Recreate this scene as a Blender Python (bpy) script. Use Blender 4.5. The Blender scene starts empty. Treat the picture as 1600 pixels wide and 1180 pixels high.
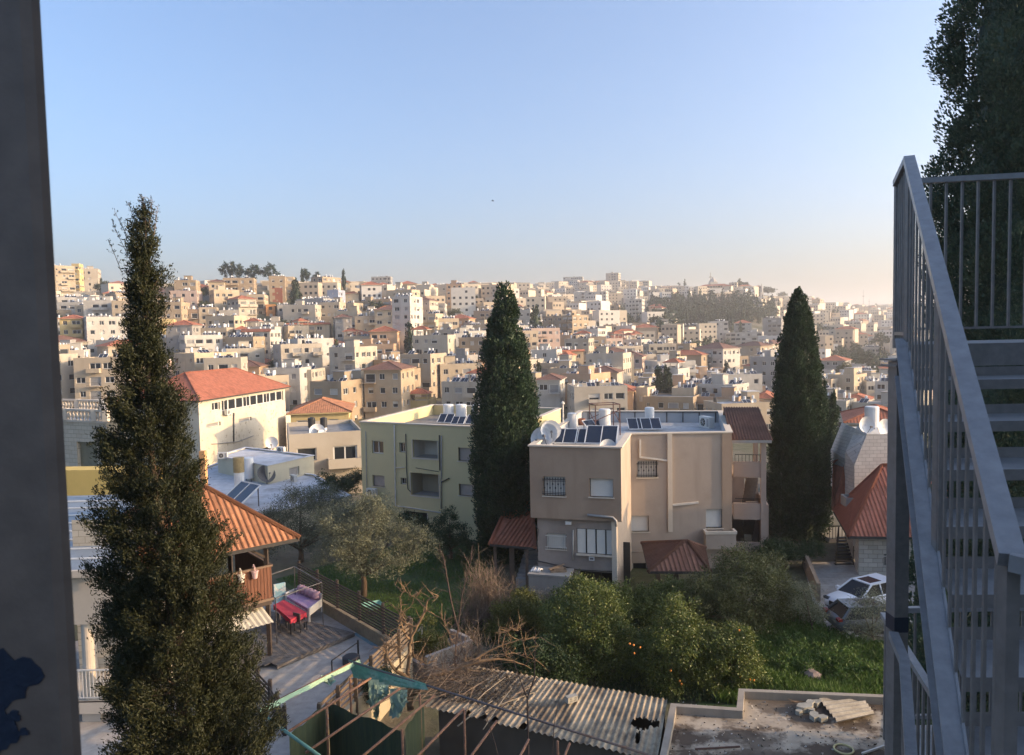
import bpy, math, random
import numpy as np
from mathutils import Vector, Matrix, noise
V = Vector
PI = math.pi
rad = math.radians
SC = bpy.context.scene
COL = SC.collection
rnd = random.Random(7)

# ---------------------------------------------------------------- camera
CAMZ = 15.0
F = 1155.0
PITCH = math.atan(67 / F)
ROLL = 0.02
_f = V((0, math.cos(PITCH), -math.sin(PITCH)))
_u0 = V((0, math.sin(PITCH), math.cos(PITCH)))
_r0 = V((1, 0, 0))
_r = math.cos(ROLL) * _r0 - math.sin(ROLL) * _u0
_u = math.sin(ROLL) * _r0 + math.cos(ROLL) * _u0

def ray(x, y):
    v = _f * F + _r * (x - 800) - _u * (y - 590)
    return v / v.y

def P(x, y, d):
    v = ray(x, y)
    return V((v.x * d, d, CAMZ + v.z * d))

def G(x, y, z):
    v = ray(x, y)
    return P(x, y, (z - CAMZ) / v.z)

def PX(p):
    q = V(p) - V((0, 0, CAMZ))
    w = q.dot(_f)
    return 800 + F * q.dot(_r) / w, 590 - F * q.dot(_u) / w

cam_d = bpy.data.cameras.new('camera')
cam = bpy.data.objects.new('camera', cam_d)
COL.objects.link(cam)
SC.camera = cam
cam_d.sensor_width = 36
cam_d.lens = F / 1600 * 36
cam_d.clip_start = 0.05
cam_d.clip_end = 20000
cam_d.dof.use_dof = True
cam_d.dof.focus_distance = 40
cam_d.dof.aperture_fstop = 10
_m = Matrix((_r, _u, -_f)).transposed().to_4x4()
_m.translation = V((0, 0, CAMZ))
cam.matrix_world = _m

# ---------------------------------------------------------------- materials
MATS = {}

def nodes(name):
    m = bpy.data.materials.new(name)
    m.use_nodes = True
    nt = m.node_tree
    b = nt.nodes['Principled BSDF']
    return m, nt, b

def N(nt, t, **kw):
    n = nt.nodes.new(t)
    for k, v in kw.items():
        if k in n.inputs:
            n.inputs[k].default_value = v
        else:
            setattr(n, k, v)
    return n

def mixc(nt, fac, a, b, mode='MIX'):
    n = nt.nodes.new('ShaderNodeMix')
    n.data_type = 'RGBA'
    n.blend_type = mode
    n.clamp_factor = True
    for sock, val in ((0, fac), (6, a), (7, b)):
        if hasattr(val, 'is_linked') or hasattr(val, 'links'):
            nt.links.new(val, n.inputs[sock])
        elif sock == 0:
            n.inputs[0].default_value = val
        else:
            n.inputs[sock].default_value = (*val, 1) if len(val) == 3 else val
    return n.outputs[2]

def ramp(nt, src, a, b):
    n = nt.nodes.new('ShaderNodeMapRange')
    n.inputs['From Min'].default_value = a
    n.inputs['From Max'].default_value = b
    nt.links.new(src, n.inputs['Value'])
    return n.outputs[0]

def tex(nt, scale, detail=4, rough=.6, sx=(1, 1, 1), coord='Object', off=True):
    tc = nt.nodes.new('ShaderNodeTexCoord')
    mp = nt.nodes.new('ShaderNodeMapping')
    mp.inputs['Scale'].default_value = sx
    nt.links.new(tc.outputs[coord], mp.inputs['Vector'])
    if off:
        oi = nt.nodes.new('ShaderNodeObjectInfo')
        mu = nt.nodes.new('ShaderNodeMath')
        mu.operation = 'MULTIPLY'
        mu.inputs[1].default_value = 37.0
        nt.links.new(oi.outputs['Random'], mu.inputs[0])
        nt.links.new(mu.outputs[0], mp.inputs['Location'])
    t = nt.nodes.new('ShaderNodeTexNoise')
    t.inputs['Scale'].default_value = scale
    t.inputs['Detail'].default_value = detail
    t.inputs['Roughness'].default_value = rough
    nt.links.new(mp.outputs[0], t.inputs['Vector'])
    return t.outputs['Fac'] if 'Fac' in t.outputs else t.outputs[0]

def bump(nt, b, src, strength=.3, dist=.02):
    n = nt.nodes.new('ShaderNodeBump')
    n.inputs['Strength'].default_value = strength
    n.inputs['Distance'].default_value = dist
    nt.links.new(src, n.inputs['Height'])
    nt.links.new(n.outputs[0], b.inputs['Normal'])

def plaster(key, col=None, dirt=.35, scale=1.0, dcol=None, rough=.92, bmp=.25, peel=None):
    """weathered render: colour (or the object's own colour when col is None), blotches and vertical streaks"""
    if key in MATS:
        return MATS[key]
    m, nt, b = nodes(key)
    b.inputs['Roughness'].default_value = rough
    b.inputs['Specular IOR Level'].default_value = .25
    if col is None:
        base = nt.nodes.new('ShaderNodeObjectInfo').outputs['Color']
        dk = mixc(nt, 1.0, base, (.55, .50, .44), 'MULTIPLY')
    else:
        base = col
        dk = dcol or tuple(c * .58 for c in col)
    n1 = ramp(nt, tex(nt, .5 * scale, 6, .65), .42, .75)
    n2 = ramp(nt, tex(nt, 1.3 * scale, 4, .6, (1, 1, .12)), .5, .8)
    mx = nt.nodes.new('ShaderNodeMath')
    mx.operation = 'MAXIMUM'
    nt.links.new(n1, mx.inputs[0])
    nt.links.new(n2, mx.inputs[1])
    mu = nt.nodes.new('ShaderNodeMath')
    mu.operation = 'MULTIPLY'
    mu.inputs[1].default_value = dirt
    nt.links.new(mx.outputs[0], mu.inputs[0])
    c = mixc(nt, mu.outputs[0], base, dk)
    if peel:
        pn = ramp(nt, tex(nt, 1.1, 9, .78), .565, .595)
        c = mixc(nt, pn, c, peel)
    nt.links.new(c, b.inputs['Base Color'])
    bump(nt, b, tex(nt, 14 * scale, 4, .7), bmp, .01)
    MATS[key] = m
    return m

def simple(key, col, rough=.6, metal=0.0, var=.25, scale=3.0, spec=.5, emit=None):
    if key in MATS:
        return MATS[key]
    m, nt, b = nodes(key)
    b.inputs['Roughness'].default_value = rough
    b.inputs['Metallic'].default_value = metal
    b.inputs['Specular IOR Level'].default_value = spec
    t = ramp(nt, tex(nt, scale, 5, .65), .3, .75)
    c = mixc(nt, t, tuple(x * (1 - var) for x in col), tuple(min(1, x * (1 + var * .6)) for x in col))
    nt.links.new(c, b.inputs['Base Color'])
    MATS[key] = m
    return m

def spotted(key, col, col2, lo, hi, scale=3.0, rough=.7, metal=0, sx=(1, 1, 1), bmp=.2, third=None, coord='Object'):
    """two colours split by a noise threshold (rust, stains, moss)"""
    if key in MATS:
        return MATS[key]
    m, nt, b = nodes(key)
    b.inputs['Roughness'].default_value = rough
    b.inputs['Metallic'].default_value = metal
    t = tex(nt, scale, 8, .65, sx, coord)
    c = mixc(nt, ramp(nt, t, lo, hi), col, col2)
    t2 = ramp(nt, tex(nt, scale * 6, 4, .6, sx, coord), .3, .8)
    c = mixc(nt, t2, c, mixc(nt, .35, c, (0, 0, 0)))
    if third:
        c = mixc(nt, ramp(nt, tex(nt, scale * .37, 6, .6, sx, coord), third[1], third[2]), c, third[0])
    nt.links.new(c, b.inputs['Base Color'])
    bump(nt, b, tex(nt, scale * 5, 5, .7, sx, coord), bmp, .02)
    MATS[key] = m
    return m

def brickmat(key, c1, c2, mortar, w=.5, h=.25, rot=(rad(90), 0, 0), gap=.012, rough=.9, dirt=.3):
    if key in MATS:
        return MATS[key]
    m, nt, b = nodes(key)
    b.inputs['Roughness'].default_value = rough
    tc = nt.nodes.new('ShaderNodeTexCoord')
    mp = nt.nodes.new('ShaderNodeMapping')
    mp.inputs['Rotation'].default_value = rot
    nt.links.new(tc.outputs['UV'], mp.inputs['Vector'])
    br = nt.nodes.new('ShaderNodeTexBrick')
    br.inputs['Color1'].default_value = (*c1, 1)
    br.inputs['Color2'].default_value = (*c2, 1)
    br.inputs['Mortar'].default_value = (*mortar, 1)
    br.inputs['Scale'].default_value = 1
    br.inputs['Mortar Size'].default_value = gap
    br.inputs['Brick Width'].default_value = w
    br.inputs['Row Height'].default_value = h
    nt.links.new(tc.outputs['UV'], br.inputs['Vector'])
    t = ramp(nt, tex(nt, 1.2, 6, .7), .45, .8)
    mu = nt.nodes.new('ShaderNodeMath')
    mu.operation = 'MULTIPLY'
    mu.inputs[1].default_value = dirt
    nt.links.new(t, mu.inputs[0])
    c = mixc(nt, mu.outputs[0], br.outputs['Color'], tuple(x * .4 for x in c1))
    nt.links.new(c, b.inputs['Base Color'])
    inv = nt.nodes.new('ShaderNodeMath')
    inv.operation = 'SUBTRACT'
    inv.inputs[0].default_value = 1
    nt.links.new(br.outputs['Fac'], inv.inputs[1])
    ad = nt.nodes.new('ShaderNodeMath')
    ad.operation = 'MULTIPLY_ADD'
    ad.inputs[1].default_value = .6
    nt.links.new(tex(nt, 9, 5, .7), ad.inputs[0])
    nt.links.new(inv.outputs[0], ad.inputs[2])
    bump(nt, b, ad.outputs[0], .7, .03)
    MATS[key] = m
    return m

def leafmat(key, c1, c2, c3=None, scale=.8, trans=.2, rough=.6):
    """foliage: two tones in clumps by noise plus leaf-to-leaf variation, slightly translucent"""
    if key in MATS:
        return MATS[key]
    m, nt, b = nodes(key)
    b.inputs['Roughness'].default_value = rough
    b.inputs['Specular IOR Level'].default_value = .3
    t = ramp(nt, tex(nt, scale, 4, .7), .35, .68)
    c = mixc(nt, t, c1, c2)
    t2 = ramp(nt, tex(nt, scale * 9, 3, .7), .5, .8)
    c = mixc(nt, t2, c, c3 or c2)
    nt.links.new(c, b.inputs['Base Color'])
    tr = nt.nodes.new('ShaderNodeBsdfTranslucent')
    nt.links.new(c, tr.inputs['Color'])
    mix = nt.nodes.new('ShaderNodeMixShader')
    mix.inputs[0].default_value = trans
    nt.links.new(b.outputs[0], mix.inputs[1])
    nt.links.new(tr.outputs[0], mix.inputs[2])
    nt.links.new(mix.outputs[0], nt.nodes['Material Output'].inputs['Surface'])
    MATS[key] = m
    return m

# ---------------------------------------------------------------- mesh building
class MB:
    def __init__(s):
        s.v, s.f, s.m, s.uv = [], [], [], {}
        s.M = None

    def _p(s, pts):
        n = len(s.v)
        if s.M is not None:
            pts = [s.M @ V(p) for p in pts]
        s.v.extend([tuple(p) for p in pts])
        return n

    def poly(s, pts, mi=0, uv=None):
        n = s._p(pts)
        if uv:
            s.uv[len(s.f)] = uv
        s.f.append(tuple(range(n, n + len(pts))))
        s.m.append(mi)
        return s

    def box(s, x0, y0, z0, x1, y1, z1, mi=0, skip=''):
        n = s._p([(x0, y0, z0), (x1, y0, z0), (x1, y1, z0), (x0, y1, z0), (x0, y0, z1), (x1, y0, z1), (x1, y1, z1), (x0, y1, z1)])
        for k, q in (('b', (0, 3, 2, 1)), ('t', (4, 5, 6, 7)), ('f', (0, 1, 5, 4)), ('r', (1, 2, 6, 5)), ('k', (2, 3, 7, 6)), ('l', (3, 0, 4, 7))):
            if k in skip:
                continue
            s.f.append(tuple(n + i for i in q))
            s.m.append(mi)
        return s

    def bar(s, a, b, w, h=None, mi=0, up=(0, 0, 1)):
        """rectangular bar from a to b"""
        a, b = V(a), V(b)
        h = h or w
        d = (b - a).normalized()
        u = V(up)
        if abs(d.dot(u)) > .98:
            u = V((1, 0, 0))
        sx = d.cross(u).normalized() * (w / 2)
        sz = sx.cross(d).normalized() * (h / 2)
        n = s._p([a - sx - sz, a + sx - sz, a + sx + sz, a - sx + sz, b - sx - sz, b + sx - sz, b + sx + sz, b - sx + sz])
        for q in ((0, 3, 2, 1), (4, 5, 6, 7), (0, 1, 5, 4), (1, 2, 6, 5), (2, 3, 7, 6), (3, 0, 4, 7)):
            s.f.append(tuple(n + i for i in q))
            s.m.append(mi)
        return s

    def tube(s, pts, r, k=6, mi=0, cap=True):
        pts = [V(p) for p in pts]
        rs = r if isinstance(r, (list, tuple)) else [r] * len(pts)
        rings = []
        ref = V((0, 0, 1))
        for i, p in enumerate(pts):
            d = (pts[min(i + 1, len(pts) - 1)] - pts[max(i - 1, 0)]).normalized()
            if abs(d.dot(ref)) > .95:
                ref = V((1, 0, 0)) if abs(d.x) < .9 else V((0, 1, 0))
            x = d.cross(ref).normalized()
            y = d.cross(x)
            rings.append(s._p([p + (x * math.cos(2 * PI * j / k) + y * math.sin(2 * PI * j / k)) * rs[i] for j in range(k)]))
        for a, b in zip(rings, rings[1:]):
            for j in range(k):
                s.f.append((a + j, a + (j + 1) % k, b + (j + 1) % k, b + j))
                s.m.append(mi)
        if cap:
            s.f.append(tuple(rings[0] + j for j in range(k - 1, -1, -1)))
            s.m.append(mi)
            s.f.append(tuple(rings[-1] + j for j in range(k)))
            s.m.append(mi)
        return s

    def lathe(s, prof, c=(0, 0, 0), k=16, mi=0, cap=True):
        c = V(c)
        rings = [s._p([c + V((r * math.cos(2 * PI * j / k), r * math.sin(2 * PI * j / k), z)) for j in range(k)]) for r, z in prof]
        for a, b in zip(rings, rings[1:]):
            for j in range(k):
                s.f.append((a + j, a + (j + 1) % k, b + (j + 1) % k, b + j))
                s.m.append(mi)
        if cap:
            s.f.append(tuple(rings[0] + j for j in range(k - 1, -1, -1)))
            s.f.append(tuple(rings[-1] + j for j in range(k)))
            s.m += [mi, mi]
        return s

    def prism(s, pts, z0, z1, mi=0, bottom=True):
        """pts 2-D counter-clockwise"""
        n = len(pts)
        a = s._p([(p[0], p[1], z0) for p in pts])
        b = s._p([(p[0], p[1], z1) for p in pts])
        for i in range(n):
            j = (i + 1) % n
            s.f.append((a + i, a + j, b + j, b + i))
            s.m.append(mi)
        s.f.append(tuple(b + i for i in range(n)))
        s.m.append(mi)
        if bottom:
            s.f.append(tuple(a + i for i in range(n - 1, -1, -1)))
            s.m.append(mi)
        return s

    def wall(s, o, u, W, H, holes=(), depth=.18, mi=0, mi_rev=None, v=(0, 0, 1)):
        """wall panel from o along u (width W) and v (height H); outward normal is u x v; holes (u0,v0,u1,v1) get reveals of depth inward"""
        o, u, v = V(o), V(u).normalized(), V(v)
        n = u.cross(v).normalized()
        us = sorted({0, W, *[h[0] for h in holes], *[h[2] for h in holes]})
        vs = sorted({0, H, *[h[1] for h in holes], *[h[3] for h in holes]})
        us = [x for x in us if 0 <= x <= W]
        vs = [x for x in vs if 0 <= x <= H]
        mr = mi if mi_rev is None else mi_rev
        at = lambda a, b, k=0: o + u * a + v * b - n * k
        for j in range(len(vs) - 1):
            run = None
            for i in range(len(us) - 1):
                cx, cy = (us[i] + us[i + 1]) / 2, (vs[j] + vs[j + 1]) / 2
                solid = not any(h[0] < cx < h[2] and h[1] < cy < h[3] for h in holes)
                if solid and run is None:
                    run = us[i]
                if run is not None and (not solid or i == len(us) - 2):
                    e = us[i + 1] if solid else us[i]
                    s.poly([at(run, vs[j]), at(e, vs[j]), at(e, vs[j + 1]), at(run, vs[j + 1])], mi, [(run, vs[j]), (e, vs[j]), (e, vs[j + 1]), (run, vs[j + 1])])
                    run = None
        for (a, b, c, d) in holes:
            for q in (((a, b), (a, d)), ((c, d), (c, b)), ((a, d), (c, d)), ((c, b), (a, b))):
                (p0, p1) = q
                s.poly([at(*p0), at(*p1), at(*p1, depth), at(*p0, depth)], mr, [(0, 0), (1, 0), (1, .2), (0, .2)])
        return s

    def build(s, name, mats, parent=None, smooth=False, loc=(0, 0, 0), rz=0, color=None):
        me = bpy.data.meshes.new(name)
        me.from_pydata(s.v, [], s.f)
        mats = mats if isinstance(mats, (list, tuple)) else [mats]
        for m in mats:
            me.materials.append(m)
        me.polygons.foreach_set('material_index', s.m)
        if s.uv:
            uvl = me.uv_layers.new(name='UVMap')
            for fi, c in s.uv.items():
                for k, li in enumerate(me.polygons[fi].loop_indices):
                    uvl.data[li].uv = c[k]
        if smooth:
            me.polygons.foreach_set('use_smooth', [True] * len(me.polygons))
        me.update()
        return link(name, me, parent, loc, rz, color)

def link(name, me, parent=None, loc=(0, 0, 0), rz=0, color=None):
    o = bpy.data.objects.new(name, me)
    COL.objects.link(o)
    o.location = loc
    o.rotation_euler = (0, 0, rz)
    if parent is not None:
        o.parent = parent
    if color is not None:
        o.color = (*color, 1)
    return o

def quadmesh(name, q, mats, parent=None, mi=None):
    """many separate quads (N,4,3) as one mesh"""
    q = np.asarray(q, dtype=np.float32)
    n, k = q.shape[0], q.shape[1]
    me = bpy.data.meshes.new(name)
    me.vertices.add(n * k)
    me.vertices.foreach_set('co', q.reshape(-1))
    me.loops.add(n * k)
    me.loops.foreach_set('vertex_index', np.arange(n * k, dtype=np.int32))
    me.polygons.add(n)
    me.polygons.foreach_set('loop_start', np.arange(0, n * k, k, dtype=np.int32))
    me.polygons.foreach_set('loop_total', np.full(n, k, dtype=np.int32))
    for m in (mats if isinstance(mats, (list, tuple)) else [mats]):
        me.materials.append(m)
    if mi is not None:
        me.polygons.foreach_set('material_index', np.asarray(mi, dtype=np.int32))
    me.update(calc_edges=True)
    return me

def tag(o, label=None, cat=None, group=None, kind=None):
    if label:
        o['label'] = label
    if cat:
        o['category'] = cat
    if group:
        o['group'] = group
    if kind:
        o['kind'] = kind
    return o

def thing(name, label, cat, loc=(0, 0, 0), rz=0, group=None):
    o = link(name, None, None, loc, rz)
    return tag(o, label, cat, group)

def copy_tree(o, loc, rz=0, label=None, group=None, scale=None):
    def cp(x, par):
        c = x.copy()
        COL.objects.link(c)
        if par is not None:
            c.parent = par
        for ch in x.children:
            cp(ch, c)
        return c
    c = cp(o, None)
    c.location = loc
    c.rotation_euler = (0, 0, rz)
    if scale:
        c.scale = scale if isinstance(scale, tuple) else (scale,) * 3
    if label:
        c['label'] = label
    if group:
        c['group'] = group
    return c

# ---------------------------------------------------------------- terrain
# profiles of height against distance for a set of directions (tangent of azimuth given by a picture column)
NEAR = [(0, -1.2), (20, -.4), (30, 0), (60, 0), (80, -2), (105, -5)]
PROF = {
    -500: [(130, -4), (180, 1), (240, 7), (300, 22), (380, 38), (480, 50), (600, 52)],
    100: [(130, -5), (180, 1), (240, 7), (300, 22), (380, 38), (480, 50), (600, 52)],
    300: [(130, -8), (170, -3), (200, 1.5), (260, 11), (310, 27), (350, 38), (390, 46), (600, 46)],
    500: [(130, -8), (170, -3.5), (220, 1.5), (280, 11), (330, 25), (380, 39), (420, 46), (600, 46)],
    640: [(130, -8), (180, -4), (230, 1), (270, 10), (350, 24), (430, 38), (500, 48), (700, 50)],
    760: [(130, -8), (180, -4), (230, 0), (300, 9), (360, 20), (420, 31), (550, 43), (700, 60), (850, 64), (1100, 62)],
    900: [(130, -8), (190, -5), (240, -2), (320, 5), (400, 13), (480, 21), (600, 30), (750, 43), (950, 75), (1100, 80)],
    1050: [(130, -8), (190, -6), (250, -4), (330, 0), (420, 5), (500, 12), (600, 22), (700, 36), (850, 55), (1000, 74), (1200, 78)],
    1150: [(130, -8), (190, -7), (260, -6), (350, -2), (430, 1), (480, 4), (560, 16), (660, 32), (800, 50), (950, 70), (1050, 75), (1300, 70)],
    1250: [(130, -8), (200, -7), (300, -6), (420, -4), (520, 4), (700, 20), (900, 40), (1100, 56), (1400, 62), (2600, 62)],
    1370: [(130, -8), (200, -8), (300, -8), (450, -6), (600, 0), (900, 16), (1300, 42), (1800, 66), (2600, 96), (3600, 100)],
    1600: [(130, -8), (200, -8), (300, -8), (450, -6), (600, 2), (900, 18), (1300, 44), (1800, 68), (2600, 96), (3600, 100)],
    2300: [(130, -6), (300, -4), (600, 12), (900, 28), (1300, 50), (1800, 70), (2600, 96), (3600, 100)],
}
PCOL = sorted(PROF)

def _prof(c, d):
    p = NEAR + PROF[c]
    for (a, za), (b, zb) in zip(p, p[1:]):
        if d <= b:
            t = (d - a) / (b - a)
            return za + (zb - za) * t
    return p[-1][1]

def ground(X, Y):
    if Y < 1:
        return -1.2
    c = 800 + X / Y * F
    c = max(PCOL[0], min(PCOL[-1], c))
    for a, b in zip(PCOL, PCOL[1:]):
        if c <= b:
            t = (c - a) / (b - a)
            t = t * t * (3 - 2 * t)
            return _prof(a, Y) * (1 - t) + _prof(b, Y) * t
    return _prof(b, Y)

def gdepth(x, y, d0=100):
    """distance at which the sight line through a picture point meets the terrain"""
    v = ray(x, y)
    d = d0
    while d < 4500:
        if CAMZ + v.z * d <= ground(v.x * d, d):
            return d
        d *= 1.006
    return None
# ---------------------------------------------------------------- light and air
SUN_AZ, SUN_EL = rad(97), rad(15)
w = bpy.data.worlds.new('World')
SC.world = w
w.use_nodes = True
nt = w.node_tree
sky = nt.nodes.new('ShaderNodeTexSky')
sky.sky_type = 'NISHITA'
sky.sun_disc = False
sky.sun_elevation = SUN_EL
sky.sun_rotation = SUN_AZ
sky.altitude = 300
sky.air_density = 0.92
sky.dust_density = 6.8
sky.ozone_density = 3.3
bg = nt.nodes['Background']
nt.links.new(sky.outputs[0], bg.inputs[0])
bg.inputs[1].default_value = 0.15
sl = bpy.data.lights.new('sun', 'SUN')
sl.energy = 2.25
sl.angle = rad(.5)
sl.color = (1.0, .67, .36)
so = bpy.data.objects.new('sun', sl)
COL.objects.link(so)
sd = V((math.sin(SUN_AZ) * math.cos(SUN_EL), math.cos(SUN_AZ) * math.cos(SUN_EL), math.sin(SUN_EL)))
so.rotation_euler = sd.to_track_quat('Z', 'Y').to_euler()
SC.view_settings.view_transform = 'Standard'
SC.view_settings.look = 'None'
SC.view_settings.exposure = 1.45
SC.view_settings.gamma = 1
SC.cycles.use_denoising = True
SC.cycles.max_bounces = 5
SC.cycles.diffuse_bounces = 3
SC.cycles.glossy_bounces = 2
SC.cycles.transmission_bounces = 3
SC.cycles.transparent_max_bounces = 8
SC.cycles.volume_bounces = 1
SC.cycles.sample_clamp_indirect = 4
SC.cycles.use_adaptive_sampling = True

hz = MB().box(-4500, -60, -14, 4500, 4600, 185)
hm = bpy.data.materials.new('haze')
hm.use_nodes = True
hnt = hm.node_tree
hnt.nodes.remove(hnt.nodes['Principled BSDF'])
pv = hnt.nodes.new('ShaderNodeVolumePrincipled')
pv.inputs['Color'].default_value = (1, .97, .95, 1)
pv.inputs['Density'].default_value = .00031
pv.inputs['Anisotropy'].default_value = .35
hnt.links.new(pv.outputs[0], hnt.nodes['Material Output'].inputs['Volume'])
HAZE = hz.build('haze', hm)
tag(HAZE, 'thin pale evening haze over the whole town', 'haze', kind='stuff')

# ---------------------------------------------------------------- terrain sheet
def terrain():
    cols = [-2600, -1800, -1200, -800] + list(range(-500, 2301, 50)) + [2600, 3200, 4000]
    ds = [1.5, 8, 14, 20, 25, 30, 36, 42, 50, 58, 66, 75, 85, 95, 105, 118, 130]
    d = 140
    while d < 4300:
        ds.append(d)
        d *= 1.035
    ds.append(4400)
    verts, faces, mi = [], [], []
    for dd in ds:
        for c in cols:
            X = (c - 800) / F * dd
            z = ground(X, dd)
            if dd > 130:
                z += (noise.noise(V((X * .02, dd * .02, 0))) * 1.6 - .3)
            verts.append((X, dd, z))
    n = len(cols)
    for i in range(len(ds) - 1):
        for j in range(n - 1):
            faces.append((i * n + j, i * n + j + 1, (i + 1) * n + j + 1, (i + 1) * n + j))
    mb = MB()
    mb.v, mb.f, mb.m = verts, faces, [0] * len(faces)
    m, nt, b = nodes('ground')
    b.inputs['Roughness'].default_value = 1
    b.inputs['Specular IOR Level'].default_value = .1
    a = ramp(nt, tex(nt, .03, 8, .65, off=False), .42, .62)
    c = mixc(nt, a, (.20, .17, .13), (.07, .09, .035))
    c = mixc(nt, ramp(nt, tex(nt, .011, 6, .6, off=False), .5, .62), c, (.27, .25, .22))
    c = mixc(nt, ramp(nt, tex(nt, .5, 8, .75, off=False), .35, .75), c, mixc(nt, .55, c, (.02, .025, .01)))
    nt.links.new(c, b.inputs['Base Color'])
    bump(nt, b, tex(nt, 1.5, 6, .7, off=False), .6, .2)
    o = mb.build('terrain', m, smooth=True)
    tag(o, 'hilly ground under the town', 'terrain', kind='structure')
terrain()

# ---------------------------------------------------------------- town
COLS = dict(cream=(.50, .405, .285), tan=(.37, .285, .195), beige=(.44, .36, .265), white=(.49, .46, .41), grey=(.33, .31, .285),
            peach=(.50, .33, .21), pink=(.50, .375, .31), yellow=(.55, .42, .20), blue=(.33, .36, .44), red=(.30, .115, .075),
            orange=(.52, .24, .09), ochre=(.44, .32, .13), brown=(.24, .175, .13), stone=(.43, .385, .31), pale=(.47, .41, .33), dark=(.14, .13, .12))
CW = plaster('city_wall', None, dirt=.55, scale=.35)
M_GLASS = simple('window_glass', (.022, .026, .032), rough=.18, var=.3, spec=.6)
M_FRAME = simple('window_frame_white', (.62, .60, .56), rough=.5, var=.1)
M_SHUT = simple('roller_shutter', (.55, .52, .47), rough=.6, var=.15)
M_SHUTG = simple('roller_shutter_grey', (.30, .29, .28), rough=.6, var=.15)
M_DECK = spotted('roof_membrane', (.30, .29, .275), (.17, .16, .15), .4, .7, scale=.35, rough=.95)
M_DECKW = spotted('roof_membrane_white', (.60, .59, .57), (.34, .32, .29), .45, .72, scale=.4, rough=.9)
M_TANK = simple('tank_white', (.72, .71, .69), rough=.45, var=.08)
M_TANKB = simple('tank_black', (.02, .02, .022), rough=.5)
M_STEEL = simple('thin_steel', (.16, .15, .15), rough=.5, metal=.6)
M_PANEL = simple('solar_glass', (.018, .024, .040), rough=.15, var=.3, spec=.8)
M_CONC = plaster('concrete', (.34, .32, .29), dirt=.6, scale=.8)

def tilemat(key, c1, c2, pitch=.3, course=.38):
    """roof tiles: u runs along the eave, v up the slope"""
    m, nt, b = nodes(key)
    b.inputs['Roughness'].default_value = .85
    b.inputs['Specular IOR Level'].default_value = .3
    tc = nt.nodes.new('ShaderNodeTexCoord')
    sp = nt.nodes.new('ShaderNodeSeparateXYZ')
    nt.links.new(tc.outputs['UV'], sp.inputs[0])

    def wave(out, per, saw):
        a = nt.nodes.new('ShaderNodeMath')
        a.operation = 'DIVIDE'
        a.inputs[1].default_value = per
        nt.links.new(out, a.inputs[0])
        f = nt.nodes.new('ShaderNodeMath')
        f.operation = 'FRACT'
        nt.links.new(a.outputs[0], f.inputs[0])
        if saw:
            return f.outputs[0]
        p = nt.nodes.new('ShaderNodeMath')
        p.operation = 'PINGPONG'
        p.inputs[1].default_value = .5
        nt.links.new(f.outputs[0], p.inputs[0])
        return p.outputs[0]
    hu, hv = wave(sp.outputs[0], pitch, 0), wave(sp.outputs[1], course, 1)
    ad = nt.nodes.new('ShaderNodeMath')
    ad.operation = 'MULTIPLY_ADD'
    ad.inputs[1].default_value = -.5
    nt.links.new(hv, ad.inputs[0])
    nt.links.new(hu, ad.inputs[2])
    t = ramp(nt, tex(nt, 1.6, 6, .7), .3, .75)
    c = mixc(nt, t, c1, c2)
    c = mixc(nt, ramp(nt, tex(nt, .35, 6, .7), .52, .75), c, tuple(x * .55 for x in c1))
    wn = nt.nodes.new('ShaderNodeTexWhiteNoise')
    wn.noise_dimensions = '2D'
    fl = nt.nodes.new('ShaderNodeVectorMath')
    fl.operation = 'SNAP'
    fl.inputs[1].default_value = (pitch, course, 1)
    nt.links.new(tc.outputs['UV'], fl.inputs[0])
    nt.links.new(fl.outputs[0], wn.inputs['Vector'])
    c = mixc(nt, ramp(nt, wn.outputs['Value'], .3, 1.4), c, tuple(x * .5 for x in c2))
    nt.links.new(c, b.inputs['Base Color'])
    bump(nt, b, ad.outputs[0], .9, .06)
    MATS[key] = m
    return m
M_TILE = tilemat('red_roof_tiles', (.36, .115, .06), (.42, .155, .085))
M_TILEB = tilemat('brown_roof_tiles', (.17, .085, .06), (.22, .115, .085))
M_TILEO = tilemat('orange_roof_tiles', (.44, .18, .085), (.49, .225, .115))

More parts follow.
